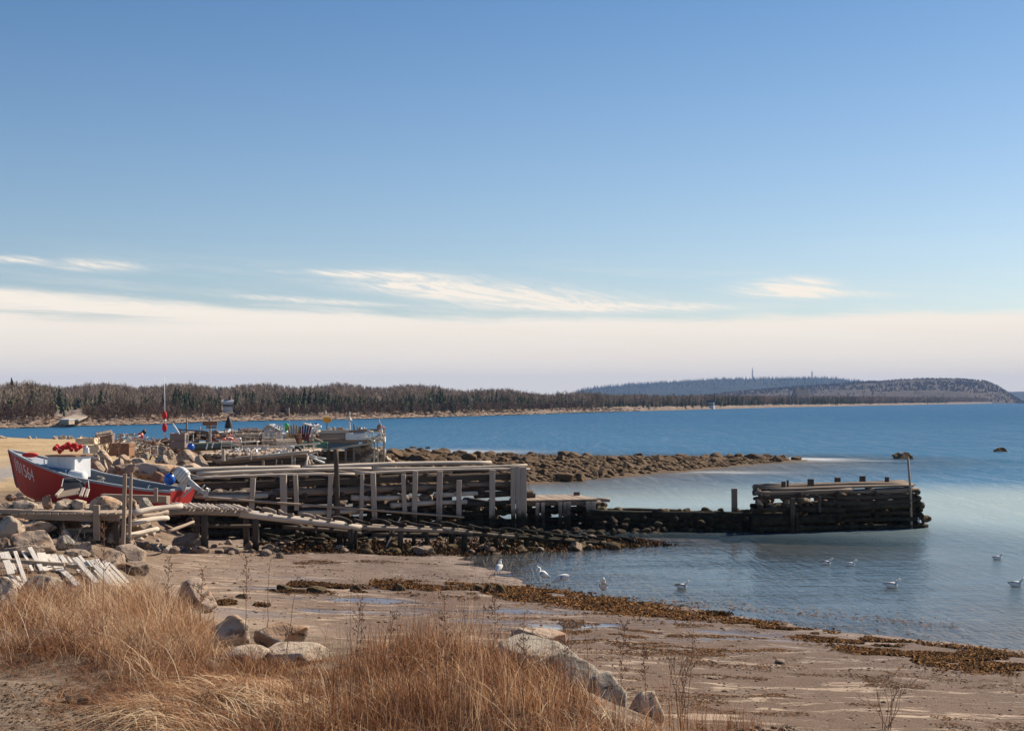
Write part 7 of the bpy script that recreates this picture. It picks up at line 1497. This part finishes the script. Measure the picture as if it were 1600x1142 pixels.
WD = [(383, 1010, 868, 'tall dark weed between the domed boulder and the beach', .02), (417, 1015, 872, 'tall dark weed just right of the one before the domed boulder', .04), (312, 985, 890, 'weed standing behind the upright brown boulder', .05), (262, 985, 872, 'weed rising before the angular boulder by the poles', .02), (448, 1040, 900, 'weed leaning right over the two-faced boulder', .12),
      (160, 1000, 812, 'thin weed rising over the white planks', .02), (555, 1100, 935, 'leftmost tall stalk of the reddish clump', .05), (640, 1110, 905, 'feathery tall stalk left of the middle of the reddish clump', .06), (700, 1120, 930, 'tall stalk in the middle of the reddish clump', -.03), (770, 1120, 905, 'straight tall stalk right of the middle of the reddish clump', .02), (730, 1125, 945, 'leaning stalk in the reddish clump', .16),
      (815, 1125, 955, 'tall stalk before the layered rock', .03), (880, 1130, 975, 'thin stalk before the right part of the layered rock', .02), (925, 1135, 955, 'curved stalk right of the layered rock', -.08), (968, 1135, 975, 'first tall stalk on the sand right of the rocks', .05), (1075, 1140, 965, 'tallest branching weed on the sand right of the rocks', .06), (1045, 1140, 1005, 'second branching weed beside the tallest one', .05), (1010, 1140, 1010, 'short stalk over the pale tan boulder', -.04), (600, 1120, 960, 'reddish stalk left in the clump, behind the straw', .1), (670, 1130, 960, 'dark stalk low in the middle of the clump', -.1)]
for k, (px, yb, yt, lb, ln) in enumerate(WD): weed(px, min(yb, 1138), yt, lb, 70+k, ln, thick=.0045 if px > 500 else .006, heads=(k % 3 != 1))
bush('bare_shrub', hit(1385, 1139), .75, 7, 'leafless spreading shrub at the bottom edge, lower right', 'shrub', 'twig', 91, 1.1, .006, 5, (.25, 0))
bush('bare_shrub', P3(X(1062, 16.4), 16.4), .95, 6, 'reddish branching shrub on the sand right of the pale tan boulder', 'shrub', 'twig', 92, .35, .006, 6, (.08, 0))
bush('bare_shrub', hit(112, 872), .8, 8, 'thin bare shrub between the white planks and the grey dock', 'shrub', 'twig_grey', 93, .6, .005, 5)
for k, (px, py) in enumerate(((1290, 1139), (1302, 1139))): pass
# dark pebbles at the bottom edge
r = random.Random(77)
for k in range(26):
    q = hit(1085+k*6.5+r.uniform(-3, 3), 1139+r.uniform(-2, 6)); s_ = r.uniform(.03, .06); rock((q.x, q.y, q.z+.01), (s_, s_, s_*.6), 'beach_rock', 'r', 'small dark pebble in the row at the bottom edge of the beach', 'dark pebbles at the bottom edge', 'pebble', r.uniform(0, 6), .3, 'pebble', r)

# pebbles, shell bits and grit strewn over the beach: past counting
rs4 = np.random.RandomState(19); pv, pf = rock_proto(6, 4, 1, .1); n = 9000
x = rs4.uniform(-8, 10, n); y = rs4.uniform(15.5, 43, n)**1.0; ok = (sdf(WATERLINE, x, y) > .1) & (sdf(BANK, x, y) < .2) & (vnoise(x*.9, y*2.0, 4)*.6+vnoise(x*3, y*4, 8)*.4+.15*rs4.rand(n) > .50); x, y = x[ok], y[ok]; n = len(x); z = terrain(x, y)
s_ = rs4.gamma(1.6, .0045, n)+.007; V = pv[None]*np.stack([s_*1.3, s_, s_*.7], -1)[:, None, :]+np.stack([x, y, z+s_*.15], -1)[:, None, :]; Fp = pf[None]+(np.arange(n)*len(pv))[:, None, None]
half = n*4//5
tag(link('pebbles', mesh_np('pebbles', V[:half].reshape(-1, 3), Fp[:half].reshape(-1, 3), M['beach_rock'], False), 'stuff'), 'brown pebbles strewn over the beach', 'pebbles')
tag(link('shell_bits', mesh_np('shell_bits', V[half:].reshape(-1, 3), (Fp[half:]-half*len(pv)).reshape(-1, 3), M['granite_pale'], False), 'stuff'), 'pale shell bits and pebbles strewn over the beach', 'shells')
